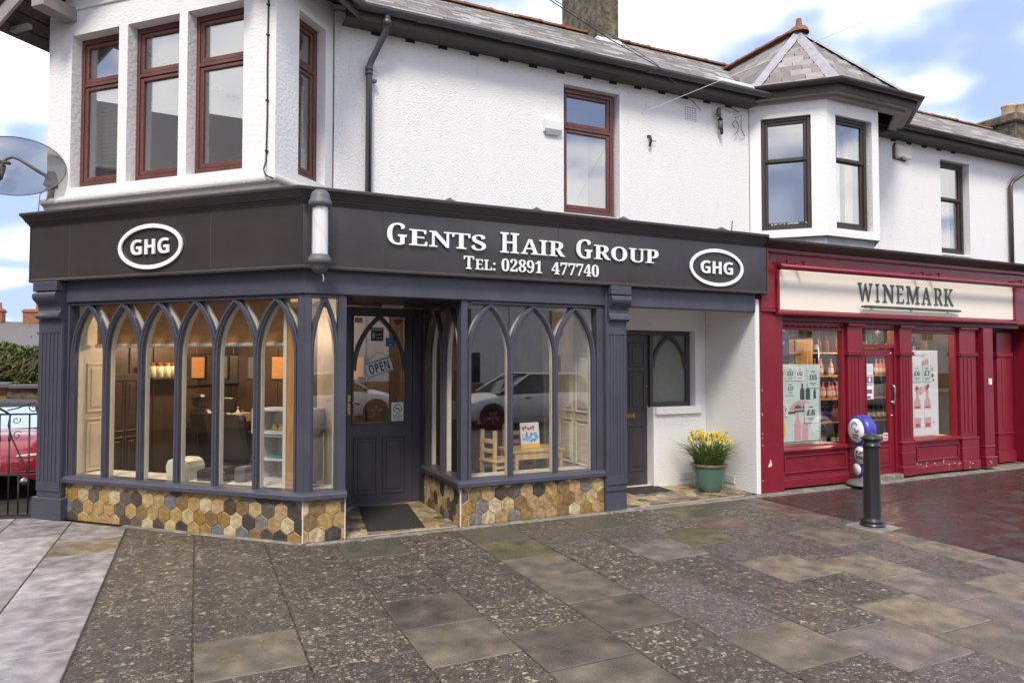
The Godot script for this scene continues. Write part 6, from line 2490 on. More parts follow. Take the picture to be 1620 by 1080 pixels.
	tube(s, [Vector3(5.60, 4.73, zw + 0.03), Vector3(5.68, 4.735, zw + 0.04)], 0.006, 6)
	tops("wall_hook", "small black hook on the white wall below the loose wires", "hook", s, M["black"])
	s = st()
	tube(s, [Vector3(7.14, 5.30, zw), Vector3(7.16, 5.30, zw + 0.1), Vector3(7.16, 5.10, zw + 0.1), Vector3(7.30, 5.04, zw + 0.02)], 0.006, 6)
	tube(s, [Vector3(7.08, 5.12, zw + 0.05), Vector3(7.05, 5.18, zw + 0.04), Vector3(7.10, 5.24, zw + 0.05), Vector3(7.16, 5.18, zw + 0.05), Vector3(7.14, 5.08, zw + 0.05), Vector3(7.08, 5.02, zw + 0.05)], 0.006, 6)
	tops("wire_bracket", "iron bracket with coiled wire beside the far bay", "bracket", s, M["stand_grey"])
	# ---- overhead wires
	s = st()
	tube(s, [Vector3(7.16, 5.36, zw + 0.06), Vector3(4.8, 5.9, -0.7), Vector3(2.453, 6.587, -0.498), Vector3(-6.0, 9.6, 0.4)], 0.006, 6)
	tops("overhead_wire", "black wire crossing the roof from the chimney to the bracket beside the far bay", "wire", s, M["cable"])
	s = st()
	tube(s, [Vector3(6.49, 5.31, zw + 0.01), Vector3(5.4, 5.62, -0.52), Vector3(2.9, 6.40, -0.46), Vector3(-5.0, 9.0, 0.0)], 0.005, 6)
	tops("overhead_wire", "thin grey wire that ends above the air vent under the gutter", "wire", s, M["stand_grey"])
	s = st()
	tube(s, [Vector3(5.46, 5.105, zw), Vector3(5.50, 5.12, zw + 0.03), Vector3(6.43, 5.38, 1.35), Vector3(7.235, 5.598, 2.98), Vector3(9.5, 6.2, 7.5)], 0.0032, 6)
	tops("overhead_wire", "pale wire rising to the right across the far bay and the sky", "wire", s, M["white_plastic"])
	s = st()
	tube(s, [Vector3(6.14, 3.36, 0.05), Vector3(6.15, 3.47, 0.05), Vector3(6.155, 3.50, 0.05)], 0.006, 6)
	tops("short_rod", "short dark rod standing on the cornice near the end of the grey sign", "rod", s, M["cable"])
	# ---- bollard
	var bo := thing("bollard", "black cast iron bollard with domed cap on a pale concrete base", "bollard")
	bo.position = Vector3(6.40, 0, 1.775)
	s = st()
	lathe(s, [Vector2(0.118, 0.0), Vector2(0.122, 0.012), Vector2(0.118, 0.028), Vector2(0.106, 0.034), Vector2(0.106, 0.044), Vector2(0.112, 0.056), Vector2(0.106, 0.068), Vector2(0.09, 0.078), Vector2(0.085, 0.09), Vector2(0.078, 0.80), Vector2(0.078, 0.822), Vector2(0.086, 0.828), Vector2(0.086, 0.842), Vector2(0.078, 0.848), Vector2(0.078, 0.885)], 36)
	obj("post", s, M["bollard_iron"], bo)
	s = st()
	lathe(s, [Vector2(0.078, 0.885), Vector2(0.09, 0.892), Vector2(0.10, 0.905), Vector2(0.10, 0.916), Vector2(0.085, 0.924), Vector2(0.075, 0.938), Vector2(0.05, 0.954), Vector2(0.0, 0.962)], 36)
	obj("cap", s, M["bollard_iron"], bo)
	T = TGround() * Transform3D(Basis(Vector3.BACK, deg_to_rad(4)), Vector3(6.36, -1.80, 0))
	s = st()
	ext(s, PackedVector2Array([Vector2(-0.20, -0.19), Vector2(0.0, -0.20), Vector2(0.23, -0.18), Vector2(0.22, 0.08), Vector2(0.19, 0.19), Vector2(-0.1, 0.20), Vector2(-0.20, 0.17)]), -0.02, 0.007, 0.004)
	T = Transform3D()
	tops("concrete_pad", "pale square concrete pad round the foot of the bollard", "pad", s, M["concrete"])
	# ---- lottery stand
	var ls := thing("lottery_stand", "blue pavement sign of three stacked discs outside the wine shop, with PLAY NOW on it", "pavement sign")
	ls.position = Vector3(8.29, 0.035, 0.20)
	s = st()
	lathe(s, [Vector2(0.215, 0.0), Vector2(0.215, 0.015), Vector2(0.17, 0.05), Vector2(0.09, 0.075), Vector2(0.05, 0.085), Vector2(0.045, 0.13), Vector2(0, 0.13)], 32)
	obj("base", s, M["stand_grey"], ls)
	var yaw := deg_to_rad(-106)
	var FR := Basis(Vector3.UP, yaw)
	for d in [[0.735, 0.215, 0.09, 0.0], [0.405, 0.155, 0.075, 0.055], [0.205, 0.105, 0.07, -0.02]]:
		# discs: centre height, radius, half thickness, sideways shift
		T = Transform3D(FR * Basis(Vector3.RIGHT, PI / 2), FR * Vector3(d[3], d[0], 0))
		s = st()
		var h: float = d[2]
		lathe(s, [Vector2(0, -h), Vector2(d[1] * 0.8, -h), Vector2(d[1] * 0.94, -h * 0.8), Vector2(d[1], -h * 0.3), Vector2(d[1], h * 0.3), Vector2(d[1] * 0.94, h * 0.8), Vector2(d[1] * 0.8, h), Vector2(0, h)], 40)
		var o := obj("disc", s, M["stand_blue"], ls)
		s = st()
		lathe(s, [Vector2(d[1] * 0.76, h), Vector2(d[1] * 0.75, h + 0.006), Vector2(0, h + 0.007)], 40)
		obj("white_face", s, M["letter_white"], o)
		var face := Transform3D(FR, FR * Vector3(d[3], d[0], d[2] + 0.0075))
		if d[1] > 0.2:
			T = face
			s = st()
			strip(s, arc_pts(Vector2(-0.02, 0.05), 0.06, 0.055, 0.4, PI + 0.6, 12), 0.022, 0.0, 0.003, 0.0)
			obj("swirl_mark", s, M["print_sky"], o)
			s = st()
			strip(s, arc_pts(Vector2(0.02, 0.03), 0.04, 0.05, PI, TAU - 0.3, 10), 0.018, 0.0, 0.0035, 0.0)
			obj("swirl_mark", s, M["stand_blue"], o)
			s = st()
			for k in 2:
				bx(s, -0.06 + k * 0.01, 0.06 - k * 0.02, -0.07 - k * 0.035, -0.052 - k * 0.035, 0.0, 0.0025)
			obj("printed_line", s, M["ink"], o)
		elif d[1] > 0.12:
			letters("disc_lettering", "PLAY", face, -0.07, 0.07, 0.01, 0.06, 0.0, 0.003, M["ink"], o, "Droid Sans", 700)
			letters("disc_lettering", "NOW", face, -0.065, 0.065, -0.055, -0.005, 0.0, 0.003, M["ink"], o, "Droid Sans", 700)
	T = Transform3D()
	# ---- door mats
	T = TGround() * Transform3D(Basis(Vector3.BACK, deg_to_rad(-8)), Vector3(1.935, 0.70, 0.0125))
	s = st()
	bx(s, -0.29, 0.29, -0.60, 0.60, 0.0, 0.008, 0.003)
	var mt := tops("door_mat", "large dark ribbed mat in front of the barber shop door", "mat", s, M["rubber"])
	for i in 27:
		s = st()
		bx(s, -0.27 + i * 0.0202, -0.259 + i * 0.0202, -0.57, 0.57, 0.006, 0.012, 0.002)
		obj("mat_rib", s, M["coir"], mt)
	T = TGround() * Transform3D(Basis(Vector3.BACK, deg_to_rad(-3)), Vector3(5.42, 0.80, 0.0125))
	s = st()
	ext(s, PackedVector2Array([Vector2(-0.33, -0.21), Vector2(0.26, -0.17), Vector2(0.28, 0.2), Vector2(-0.3, 0.2)]), 0.0, 0.014, 0.003)
	tops("door_mat", "smaller dark mat at the front door in the white porch", "mat", s, M["coir"])
	T = Transform3D()
	flower_pot()
	gate()
	red_car()


func flower_pot():
	var po := thing("flower_pot", "glazed green plant pot with brown rim in the white porch", "plant pot")
	po.position = Vector3(6.145, 0.012, -0.42)
	var s := st()
	lathe(s, [Vector2(0, 0), Vector2(0.135, 0), Vector2(0.148, 0.012), Vector2(0.175, 0.10), Vector2(0.20, 0.19), Vector2(0.216, 0.28), Vector2(0.218, 0.325)], 40)
	obj("body", s, M["pot_green"], po)
	s = st()
	lathe(s, [Vector2(0.216, 0.318), Vector2(0.236, 0.326), Vector2(0.241, 0.345), Vector2(0.234, 0.360), Vector2(0.212, 0.362), Vector2(0.200, 0.345), Vector2(0.196, 0.31)], 40)
	obj("rim", s, M["pot_rim"], po)
	s = st()
	lathe(s, [Vector2(0.2, 0.322), Vector2(0.0, 0.338)], 24)
	obj("soil", s, M["soil"], po)
	# daffodils: strap leaves as one mass, every flower a part
	var da := thing("daffodils", "clump of yellow daffodils growing in the green pot", "flowers")
	da.position = Vector3(6.145, 0.345, -0.42)
	s = st()
	for i in 400:
		var a := rng.randf() * TAU
		var r := 0.17 * sqrt(rng.randf())
		var p := Vector3(cos(a) * r, 0, sin(a) * r)
		var lean := Vector3(cos(a), 0, sin(a)).rotated(Vector3.UP, rng.randf_range(-0.7, 0.7)) * (0.05 + r * 1.5 + rng.randf() * 0.14)
		var h := rng.randf_range(0.22, 0.40)
		var droop := rng.randf_range(0.0, 0.16) * (1.0 if r > 0.1 else 0.3)
		var w := rng.randf_range(0.005, 0.009)
		var side := lean.cross(Vector3.UP).normalized().rotated(Vector3.UP, rng.randf_range(-0.9, 0.9)) * w
		var last := p
		var lw := side
		for k in 5:
			var t := (k + 1) / 5.0
			var q := p + lean * t * t + Vector3.UP * (h * t - droop * t * t * t)
			var nw := side * (1.0 - t * t * 0.85)
			quad(s, last - lw, last + lw, q + nw, q - nw)
			last = q
			lw = nw
	var lv := obj("strap_leaves", s, M["daffodil_leaf"], da)
	lv.set_meta("kind", "stuff")
	# one flower: six petals and a cup
	s = st()
	for k in 6:
		var a := TAU * k / 6
		T = Transform3D(Basis(Vector3.BACK, a), Vector3.ZERO)
		tri(s, Vector3(0, 0, 0), Vector3(-0.011, 0.017, 0.003), Vector3(0.0, 0.034, -0.002))
		tri(s, Vector3(0, 0, 0), Vector3(0.0, 0.034, -0.002), Vector3(0.011, 0.017, 0.003))
	T = Transform3D()
	var petals := done(s, M["daffodil_petal"])
	s = st()
	T = Transform3D(Basis(Vector3.RIGHT, PI / 2), Vector3.ZERO)
	lathe(s, [Vector2(0.006, 0.0), Vector2(0.008, 0.012), Vector2(0.012, 0.019)], 8)
	T = Transform3D()
	var cup := done(s, M["daffodil_cup"])
	var stems := st()
	for i in 80:
		var a := rng.randf() * TAU
		var r := 0.16 * sqrt(rng.randf())
		var base := Vector3(cos(a) * r, 0, sin(a) * r)
		var head := base * rng.randf_range(1.3, 1.95) + Vector3(rng.randf_range(-0.03, 0.03), rng.randf_range(0.29, 0.45), rng.randf_range(-0.03, 0.03))
		if i == 0:
			head = Vector3(0.30, 0.26, 0.06)
		var face := Vector3(rng.randf_range(-1.0, 0.7), rng.randf_range(-0.25, 0.2), rng.randf_range(0.1, 1)).normalized()
		var b := Basis.looking_at(-face, Vector3.UP).scaled(Vector3.ONE * rng.randf_range(0.8, 1.15))
		var f := put("flower", petals, da, Transform3D(b, head))
		put("flower_cup", cup, f)
		tube(stems, [base, base.lerp(head, 0.6) + Vector3(0, 0.05, 0), head + Vector3(0, 0.008, 0) - face * 0.012, head], 0.003, 4)
	var sm := obj("stems", stems, M["daffodil_leaf"], da)
	sm.set_meta("kind", "stuff")


func scroll(s: SurfaceTool, c: Vector2, r: float, turns: float, a0: float, dir: float, th := 0.006):
	var p := []
	var n := int(turns * 16)
	for i in n + 1:
		var t := float(i) / n
		var rr := r * (1.0 - 0.82 * t)
		var a := a0 + dir * turns * TAU * t
		p.append(Vector3(c.x + cos(a) * rr, c.y + sin(a) * rr, 0))
	tube(s, p, th, 5)


func gate():
	var g := thing("iron_gate", "black wrought iron gate with scrolls closing the yard beside the shop", "gate")
	var fr := Transform3D(Basis(Vector3(-0.961, 0, -0.276), Vector3.UP, Vector3(0.276, 0, -0.961)), Vector3(-1.575, 0, -2.47))
	g.transform = fr
	T = Transform3D()
	var s := st()
	bx(s, -0.02, 0.02, 0.0, 1.30, -0.02, 0.02, 0.004)
	bx(s, -0.03, 0.02, 0.96, 1.0, -0.03, 0.03, 0.004)
	bx(s, -0.03, 0.02, 0.12, 0.16, -0.03, 0.03, 0.004)
	obj("hinge_post", s, M["iron"], g)
	for y in [1.125, 0.455, 0.012]:
		s = st()
		bx(s, 0.02, 1.30, y - 0.010, y + 0.010, -0.008, 0.008, 0.003)
		obj("rail", s, M["iron"], g)
	for i in 13:
		s = st()
		var x := 0.115 + i * 0.1
		tube(s, [Vector3(x, 0.02, 0), Vector3(x, 1.12 if i % 4 != 1 else 0.45, 0)], 0.0085, 6)
		if x > 0.12 and i % 4 != 1:
			tube(s, [Vector3(x, 0.83, 0), Vector3(x, 0.86, 0), Vector3(x, 0.89, 0)], 0.013, 6)
		obj("bar", s, M["iron"], g)
	s = st()
	tube(s, [Vector3(0.34, 1.17, 0), Vector3(0.24, 1.19, 0), Vector3(0.13, 1.24, 0), Vector3(0.06, 1.25, 0)], 0.008, 6)
	scroll(s, Vector2(0.075, 1.195), 0.055, 1.2, 1.3, -1.0)
	obj("scroll", s, M["iron"], g)
	s = st()
	tube(s, [Vector3(0.33, 1.135, 0), Vector3(0.6, 1.30, 0), Vector3(0.9, 1.36, 0), Vector3(1.3, 1.38, 0)], 0.012, 6)
	obj("top_rail", s, M["iron"], g)
	s = st()
	tube(s, [Vector3(0.31, 1.12, 0), Vector3(0.33, 1.0, 0), Vector3(0.29, 0.86, 0), Vector3(0.23, 0.72, 0), Vector3(0.14, 0.52, 0), Vector3(0.12, 0.46, 0)], 0.008, 6)
	obj("scroll", s, M["iron"], g)
	for q in [[0.235, 0.89, 0.05, 1.1, 2.4, -1.0], [0.25, 1.06, 0.045, 1.1, 2.6, 1.0], [0.20, 0.64, 0.04, 1.0, 3.6, 1.0], [0.24, 0.56, 0.035, 1.0, 0.4, 1.0], [0.24, 0.50, 0.03, 1.0, 3.0, -1.0]]:
		s = st()
		scroll(s, Vector2(q[0], q[1]), q[2], q[3], q[4], q[5], 0.005)
		obj("scroll", s, M["iron"], g)


# a car body lofted from stations [x, half width, sill, belt height, deck height]; x forward
func car_body(s: SurfaceTool, stn: Array):
	s.set_smooth_group(0)
	var rings := []
	for q in stn:
		var w: float = q[1]
		var y0: float = q[2]
		var b: float = q[3]
		var d: float = q[4]
		var half := [Vector2(w * 0.90, y0), Vector2(w * 0.985, y0 + 0.10), Vector2(w, lerpf(y0, b, 0.55)), Vector2(w * 0.985, b - 0.05), Vector2(w * 0.93, b), Vector2(w * 0.6, lerpf(b, d, 0.75)), Vector2(0, d)]
		var ring := []
		for p in half:
			ring.append(Vector3(q[0], p.y, p.x))
		for i in range(half.size() - 2, -1, -1):
			ring.append(Vector3(q[0], half[i].y, -half[i].x))
		rings.append(ring)
	for i in rings.size() - 1:
		for k in rings[0].size() - 1:
			quad(s, rings[i][k], rings[i + 1][k], rings[i + 1][k + 1], rings[i][k + 1])
	for e in [0, rings.size() - 1]:
		var c := Vector3.ZERO
		for p in rings[e]:
			c += p / rings[e].size()
		for k in rings[0].size() - 1:
			tri(s, c, rings[e][k], rings[e][k + 1])
	s.set_smooth_group(-1)


func car_cabin(s: SurfaceTool, g: Array, inset_ := 0.0):
	# g: [x at base rear, x at roof rear, x at roof front, x at base front, base y, roof y, base half width, roof half width]
	s.set_smooth_group(0)
	var n := 12
	var rings := []
	for i in n + 1:
		var t := float(i) / n
		var xb := lerpf(g[0], g[3], t)
		var xr := lerpf(g[1], g[2], t)
		var top: float = g[5] - 0.05 * pow(absf(t - 0.45) * 2.0, 2.0)
		var ring := []
		for p in [Vector3(xb, g[4], g[6] + inset_), Vector3(lerpf(xb, xr, 0.8), lerpf(g[4], top, 0.85), lerpf(g[6], g[7], 0.75) + inset_), Vector3(xr, top, g[7] * 0.85), Vector3(xr, top + 0.03, 0), Vector3(xr, top, -g[7] * 0.85), Vector3(lerpf(xb, xr, 0.8), lerpf(g[4], top, 0.85), -lerpf(g[6], g[7], 0.75) - inset_), Vector3(xb, g[4], -g[6] - inset_)]:
			ring.append(p)
		rings.append(ring)
	for i in n:
		for k in rings[0].size() - 1:
			quad(s, rings[i][k], rings[i + 1][k], rings[i + 1][k + 1], rings[i][k + 1])
	s.set_smooth_group(-1)
	for e in [0, n]:
		for k in range(1, rings[0].size() - 1):
			tri(s, rings[e][0], rings[e][k], rings[e][k + 1])


func wheels(c: Node3D, xs: Array, r: float, half: float):
	for x in xs:
		for sg in [-1, 1]:
			T = Transform3D(Basis(Vector3.RIGHT, PI / 2 * sg), Vector3(x, r, sg * half))
			var s := st()
			lathe(s, [Vector2(r * 0.62, 0.02), Vector2(r * 0.9, 0.02), Vector2(r, -0.01), Vector2(r, -0.17), Vector2(r * 0.9, -0.2), Vector2(0, -0.2)], 28)
			var w := obj("wheel", s, M["rubber"], c)
			s = st()
			lathe(s, [Vector2(r * 0.64, 0.015), Vector2(r * 0.60, -0.02), Vector2(r * 0.2, -0.01), Vector2(0, 0.01)], 28)
			for k in 5:
				var a := TAU * k / 5
				var q := Transform3D(Basis(Vector3.UP, a), Vector3.ZERO)
				var keep := T
				T = T * q
				bx(s, -0.03, 0.03, -0.02, 0.018, r * 0.15, r * 0.6, 0.01)
				T = keep
			obj("rim", s, M["wheel"], w)
	T = Transform3D()


func red_car():
	var c := thing("red_car", "red convertible car with black hood parked nose away behind the iron gate", "car")
	T = Transform3D()
	var s := st()
	car_body(s, [[-1.98, 0.60, 0.28, 0.50, 0.52], [-1.93, 0.76, 0.22, 0.60, 0.62], [-1.86, 0.82, 0.20, 0.66, 0.69], [-1.70, 0.85, 0.18, 0.74, 0.775], [-1.30, 0.86, 0.17, 0.78, 0.84], [-0.6, 0.86, 0.16, 0.79, 0.84], [0.5, 0.86, 0.16, 0.76, 0.84], [1.2, 0.85, 0.17, 0.70, 0.78], [1.8, 0.80, 0.18, 0.6, 0.66], [2.0, 0.62, 0.24, 0.48, 0.5]])
	obj("body", s, M["car_red"], c)
	s = st()
	car_cabin(s, [-1.12, -0.66, 0.10, 0.62, 0.79, 1.17, 0.76, 0.62])
	var hood := obj("fabric_hood", s, M["car_black"], c)
	# rear window set in the hood
	s = st()
	var f := func(u, v): return Vector3(lerpf(-1.08, -0.74, v) - 0.022, lerpf(0.835, 1.10, v), u * lerpf(0.60, 0.50, v))
	for i in 8:
		var a := -1.0 + i * 0.25
		quad(s, f.call(a, 0.0), f.call(a + 0.25, 0.0), f.call(a + 0.25, 1.0), f.call(a, 1.0))
	obj("rear_window", s, M["car_window"], hood)
	for sg in [-1, 1]:
		s = st()
		T = Transform3D(Basis(Vector3(0, 0, -1), Vector3.UP, Vector3(-1, 0, 0)), Vector3(-1.94, 0, 0))
		ext(s, PackedVector2Array([Vector2(sg * 0.40, 0.46), Vector2(sg * 0.72, 0.45), Vector2(sg * 0.76, 0.52), Vector2(sg * 0.66, 0.585), Vector2(sg * 0.42, 0.57)]), -0.04, 0.03, 0.01)
		var t := obj("tail_light", s, M["lamp_red"], c)
		s = st()
		ext(s, PackedVector2Array([Vector2(sg * 0.41, 0.545), Vector2(sg * 0.66, 0.555), Vector2(sg * 0.62, 0.582), Vector2(sg * 0.42, 0.572)]), 0.0, 0.036, 0.004)
		obj("reversing_lamp", s, M["lamp_clear"], t)
		T = Transform3D()
	s = st()
	T = Transform3D(Basis(Vector3(0, 0, -1), Vector3.UP, Vector3(-1, 0, 0)), Vector3(-1.97, 0, 0))
	bx(s, -0.26, 0.26, 0.44, 0.56, 0.0, 0.012, 0.004)
	obj("number_plate", s, M["print_yellow"], c)
	s = st()
	bx(s, -0.74, 0.74, 0.355, 0.372, -0.03, 0.03, 0.006)
	obj("bumper_trim", s, M["red_paint"], c)
	T = Transform3D()
	for sg in [-1, 1]:
		s = st()
		tube(s, [Vector3(-1.8, 0.25, sg * 0.5), Vector3(-2.02, 0.25, sg * 0.5)], 0.045, 14)
		obj("exhaust", s, M["chrome"], c)
	wheels(c, [-1.25, 1.15], 0.30, 0.80)
	c.position = Vector3(-2.62, -0.012, -5.45)
	c.rotation.y = deg_to_rad(90 + 6)


# =====================================================================  inside the barber shop
func build_inside():
	var s: SurfaceTool
	# panelled cream screen at the left end of the window, and the dark wall deeper in
	var TE := Transform3D(Basis(-TL.basis.z, Vector3.UP, TL.basis.x), TL * Vector3(-3.06, 0, 0))   # x runs into the shop, z towards the right
	T = TE
	s = st()
	bx(s, 0.04, 0.47, 0.0, 2.56, -0.08, 0.0)
	var sc := tops("panelled_screen", "cream panelled wall at the left end of the barber shop window", "wall panel", s, M["cream_paint"])
	for p in [[0.25, 0.44, 1.16, 1.67], [0.25, 0.44, 0.50, 1.05]]:
		s = st()
		panel(s, p[0], p[1], p[2], p[3], 0.0)
		obj("sunk_panel", s, M["cream_paint"], sc)
	s = st()
	bx(s, 0.47, 4.0, 0.0, 2.56, -0.08, -0.06)
	var dl := tops("dark_lining", "dark wood lining of the side wall of the barber shop, with the mirrors on it", "wall panel", s, M["dark_wood"])
	for i in 10:
		s = st()
		bx(s, 0.48 + i * 0.35, 0.80 + i * 0.35, 0.05, 2.5, -0.06, -0.045, 0.006)
		obj("plank", s, M["dark_wood"], dl)
	T = TL
	s = st()
	bx(s, -3.1, 0.6, 0.0, 2.56, -2.75, -2.66)
	var dw := tops("dark_wall", "dark wood panelled wall across the barber shop", "wall", s, M["dark_wood"])
	for i in 10:
		s = st()
		bx(s, -3.05 + i * 0.36, -2.74 + i * 0.36, 0.05, 2.5, -2.66, -2.645, 0.006)
		obj("plank", s, M["dark_wood"], dw)
	# upper bulkhead in warm board with a cream rail, hung behind the window
	s = st()
	bx(s, -3.0, -0.47, 1.905, 2.50, -0.34, -0.30)
	var bh := tops("tan_blind", "tan blind with a pale bottom rail across the top of the left barber shop window", "blind", s, M["tan_blind"])
	s = st()
	bx(s, -3.02, -0.45, 1.865, 1.905, -0.36, -0.28, 0.008)
	obj("bottom_rail", s, M["cream_paint"], bh)
	# bare plank standing at the right end of the window
	s = st()
	bx(s, -0.32, -0.175, 0.468, 2.24, -0.20, -0.165, 0.004)
	tops("wooden_plank", "upright bare wooden plank at the right end of the left barber shop window", "plank", s, M["plank_wood"])
	s = st()
	bx(s, -0.365, -0.325, 0.468, 2.5, -0.22, -0.16, 0.004)
	tops("cream_post", "thin cream post beside the bare wooden plank", "post", s, M["cream_paint"])
	# dark cupboard doors behind the second light
	s = st()
	T = TE
	bx(s, 0.50, 0.90, 0.0, 1.57, -0.05, 0.02, 0.01)
	var cb := tops("dark_cupboard", "dark wooden cupboard behind the second pointed window", "cupboard", s, M["dark_wood"])
	for q in [0.53, 0.72]:
		s = st()
		panel(s, q + 0.02, q + 0.15, 0.90, 1.48, 0.02)
		panel(s, q + 0.02, q + 0.15, 0.15, 0.80, 0.02)
		obj("cupboard_door", s, M["dark_wood"], cb)
	# framed mirrors on the dark wall
	for k in 3:
		var x0: float = [1.66, 2.22, 2.78][k]
		s = st()
		bx(s, x0, x0 + 0.52, 1.38, 1.82, -0.043, -0.01, 0.01)
		var mr := tops("wall_mirror", ["left mirror on the dark wall of the barber shop", "middle mirror on the dark wall of the barber shop", "right mirror on the dark wall of the barber shop"][k], "mirror", s, M["black"])
		s = st()
		bx(s, x0 + 0.02, x0 + 0.50, 1.40, 1.80, -0.012, -0.006)
		obj("mirror_glass", s, M["mirror"], mr)
	# shelf of jars
	s = st()
	bx(s, 0.98, 1.56, 1.49, 1.515, -0.04, 0.16, 0.004)
	tops("jar_shelf", "dark shelf of jars high behind the third pointed window", "shelf", s, M["dark_wood"])
	s = st()
	lathe(s, [Vector2(0, 0), Vector2(0.05, 0), Vector2(0.052, 0.12), Vector2(0.045, 0.135), Vector2(0.045, 0.165), Vector2(0, 0.165)], 14)
	T = Transform3D()
	s = st()
	lathe(s, [Vector2(0, 0), Vector2(0.055, 0), Vector2(0.055, 0.13), Vector2(0.048, 0.14), Vector2(0.048, 0.17), Vector2(0, 0.17)], 14)
	var jar := done(s, M["pale_green"])
	s = st()
	lathe(s, [Vector2(0.050, 0.14), Vector2(0.050, 0.18), Vector2(0, 0.18)], 14)
	var lid := done(s, M["amber_glass"])
	for i in 5:
		var j := put(numbered("jar"), jar, self, Transform3D(TL.basis, TE * Vector3(1.04 + i * 0.115, 1.5155, 0.06)))
		tag(j, "pale jar on the shelf behind the third pointed window", "jar", "jars on the barber shop shelf")
		put("jar_lid", lid, j)
	T = TL
	# white open shelves
	var ws := thing("white_shelves", "white open shelf unit with a box on top, behind the window near the plank", "shelves")
	s = st()
	for b in [[-0.98, -0.955, 0.44, 0.94], [-0.40, -0.375, 0.44, 0.94], [-0.955, -0.40, 0.44, 0.465], [-0.955, -0.40, 0.665, 0.685], [-0.955, -0.40, 0.915, 0.94]]:
		bx(s, b[0], b[1], b[2], b[3], -0.86, -0.53, 0.003)
	bx(s, -0.955, -0.40, 0.465, 0.915, -0.86, -0.85)
	obj("lower_unit", s, M["white_paint"], ws)
	s = st()
	for b in [[-1.03, -1.005, 0.945, 1.21], [-0.36, -0.335, 0.945, 1.21], [-1.005, -0.36, 0.945, 0.968], [-1.005, -0.36, 1.187, 1.21]]:
		bx(s, b[0], b[1], b[2], b[3], -0.86, -0.51, 0.003)
	bx(s, -1.005, -0.36, 0.968, 1.187, -0.86, -0.85)
	obj("upper_box", s, M["white_paint"], ws)
	rebase(ws)
	s = st()
	for i in 5:
		var px := -0.88 + i * 0.11
		ext(s, PackedVector2Array([Vector2(px - 0.04, 0.969), Vector2(px + 0.05, 0.969), Vector2(px + 0.02, 1.02), Vector2(px - 0.01, 1.06)]), -0.72 + 0.03 * i, -0.69 + 0.03 * i, 0.004)
	tops("starfish", "pale starfish and shells lying in the white shelf box", "shells", s, M["pine"])
	s = st()
	bx(s, -0.90, -0.72, 0.686, 0.71, -0.75, -0.6, 0.004)
	tops("green_folder", "small green folder on the lower white shelf", "folder", s, M["teal"])
	# rounded pale dispenser, dark bag and bin on the window board
	s = st()
	ext(s, PackedVector2Array([Vector2(-1.88, 0.469), Vector2(-1.58, 0.469), Vector2(-1.575, 0.60), Vector2(-1.60, 0.655), Vector2(-1.66, 0.685), Vector2(-1.80, 0.685), Vector2(-1.87, 0.66), Vector2(-1.90, 0.60)]), -0.44, -0.20, 0.03)
	var pd := tops("pale_dispenser", "rounded pale green dispenser standing on the window board", "dispenser", s, M["pale_green"])
	s = st()
	bx(s, -1.86, -1.60, 0.515, 0.522, -0.21, -0.197, 0.002)
	obj("seam", s, M["cream_plastic"], pd)
	s = st()
	ext(s, PackedVector2Array([Vector2(-1.50, 0.469), Vector2(-1.16, 0.469), Vector2(-1.13, 0.56), Vector2(-1.18, 0.605), Vector2(-1.40, 0.60), Vector2(-1.50, 0.57)]), -0.46, -0.22, 0.03)
	tops("leather_bag", "black leather cushion on the window board beside the pale dispenser", "cushion", s, M["leather"])
	s = st()
	bx(s, -1.06, -0.93, 0.469, 0.62, -0.46, -0.28, 0.02)
	tops("grey_bin", "small dark grey box on the window board near the white shelves", "box", s, M["stand_grey"])
	# counter below the mirrors with bottles and towels
	T = TE
	s = st()
	bx(s, 1.60, 3.60, 0.82, 0.86, -0.04, 0.30, 0.006)
	bx(s, 1.62, 3.58, 0.10, 0.82, -0.04, 0.24, 0.006)
	tops("barber_counter", "dark counter below the mirrors of the barber shop", "counter", s, M["dark_wood"])
	T = Transform3D()
	for i in 14:
		var b := st()
		lathe(b, [Vector2(0, 0), Vector2(0.032, 0), Vector2(0.032, 0.13), Vector2(0.022, 0.15), Vector2(0.010, 0.155), Vector2(0.010, 0.19), Vector2(0.018, 0.192), Vector2(0.018, 0.205), Vector2(0, 0.205)], 12)
		var kk := rng.randi_range(0, 3)
		var o := put(numbered("lotion_bottle"), done(b, M[["amber_glass", "paper", "teal", "leather"][kk]]), self, Transform3D(TL.basis, TE * Vector3(1.70 + i * 0.135, 0.8605, 0.05 + 0.06 * rng.randf())))
		tag(o, ["brown lotion bottle on the barber counter", "white lotion bottle on the barber counter", "green lotion bottle on the barber counter", "black lotion bottle on the barber counter"][kk], "bottle", "bottles on the barber counter")
	for k in 3:
		T = TE
		s = st()
		for i in 5:
			bx(s, 1.75 + k * 0.6, 2.0 + k * 0.6, 0.862 + i * 0.025, 0.886 + i * 0.025, 0.13, 0.28, 0.01)
		tops("towel_stack", ["left stack of pale towels on the barber counter", "middle stack of pale towels on the barber counter", "right stack of pale towels on the barber counter"][k], "towels", s, M["cream_plastic"])
	T = TL
	# coats and a strip of small pictures on the far wall
	for k in 5:
		s = st()
		bx(s, -2.9 + k * 0.42, -2.62 + k * 0.42, 1.45, 1.80, -2.645, -2.625, 0.006)
		var pc := tops("small_picture", ["first small picture from the left on the dark far wall", "second small picture from the left on the dark far wall", "middle small picture on the dark far wall", "fourth small picture from the left on the dark far wall", "rightmost small picture on the dark far wall"][k], "picture", s, M["black"])
		s = st()
		bx(s, -2.88 + k * 0.42, -2.64 + k * 0.42, 1.47, 1.78, -2.626, -2.622)
		obj("print", s, M[["stand_grey", "tan_blind", "stand_grey", "print_navy", "tan_blind"][k]], pc)
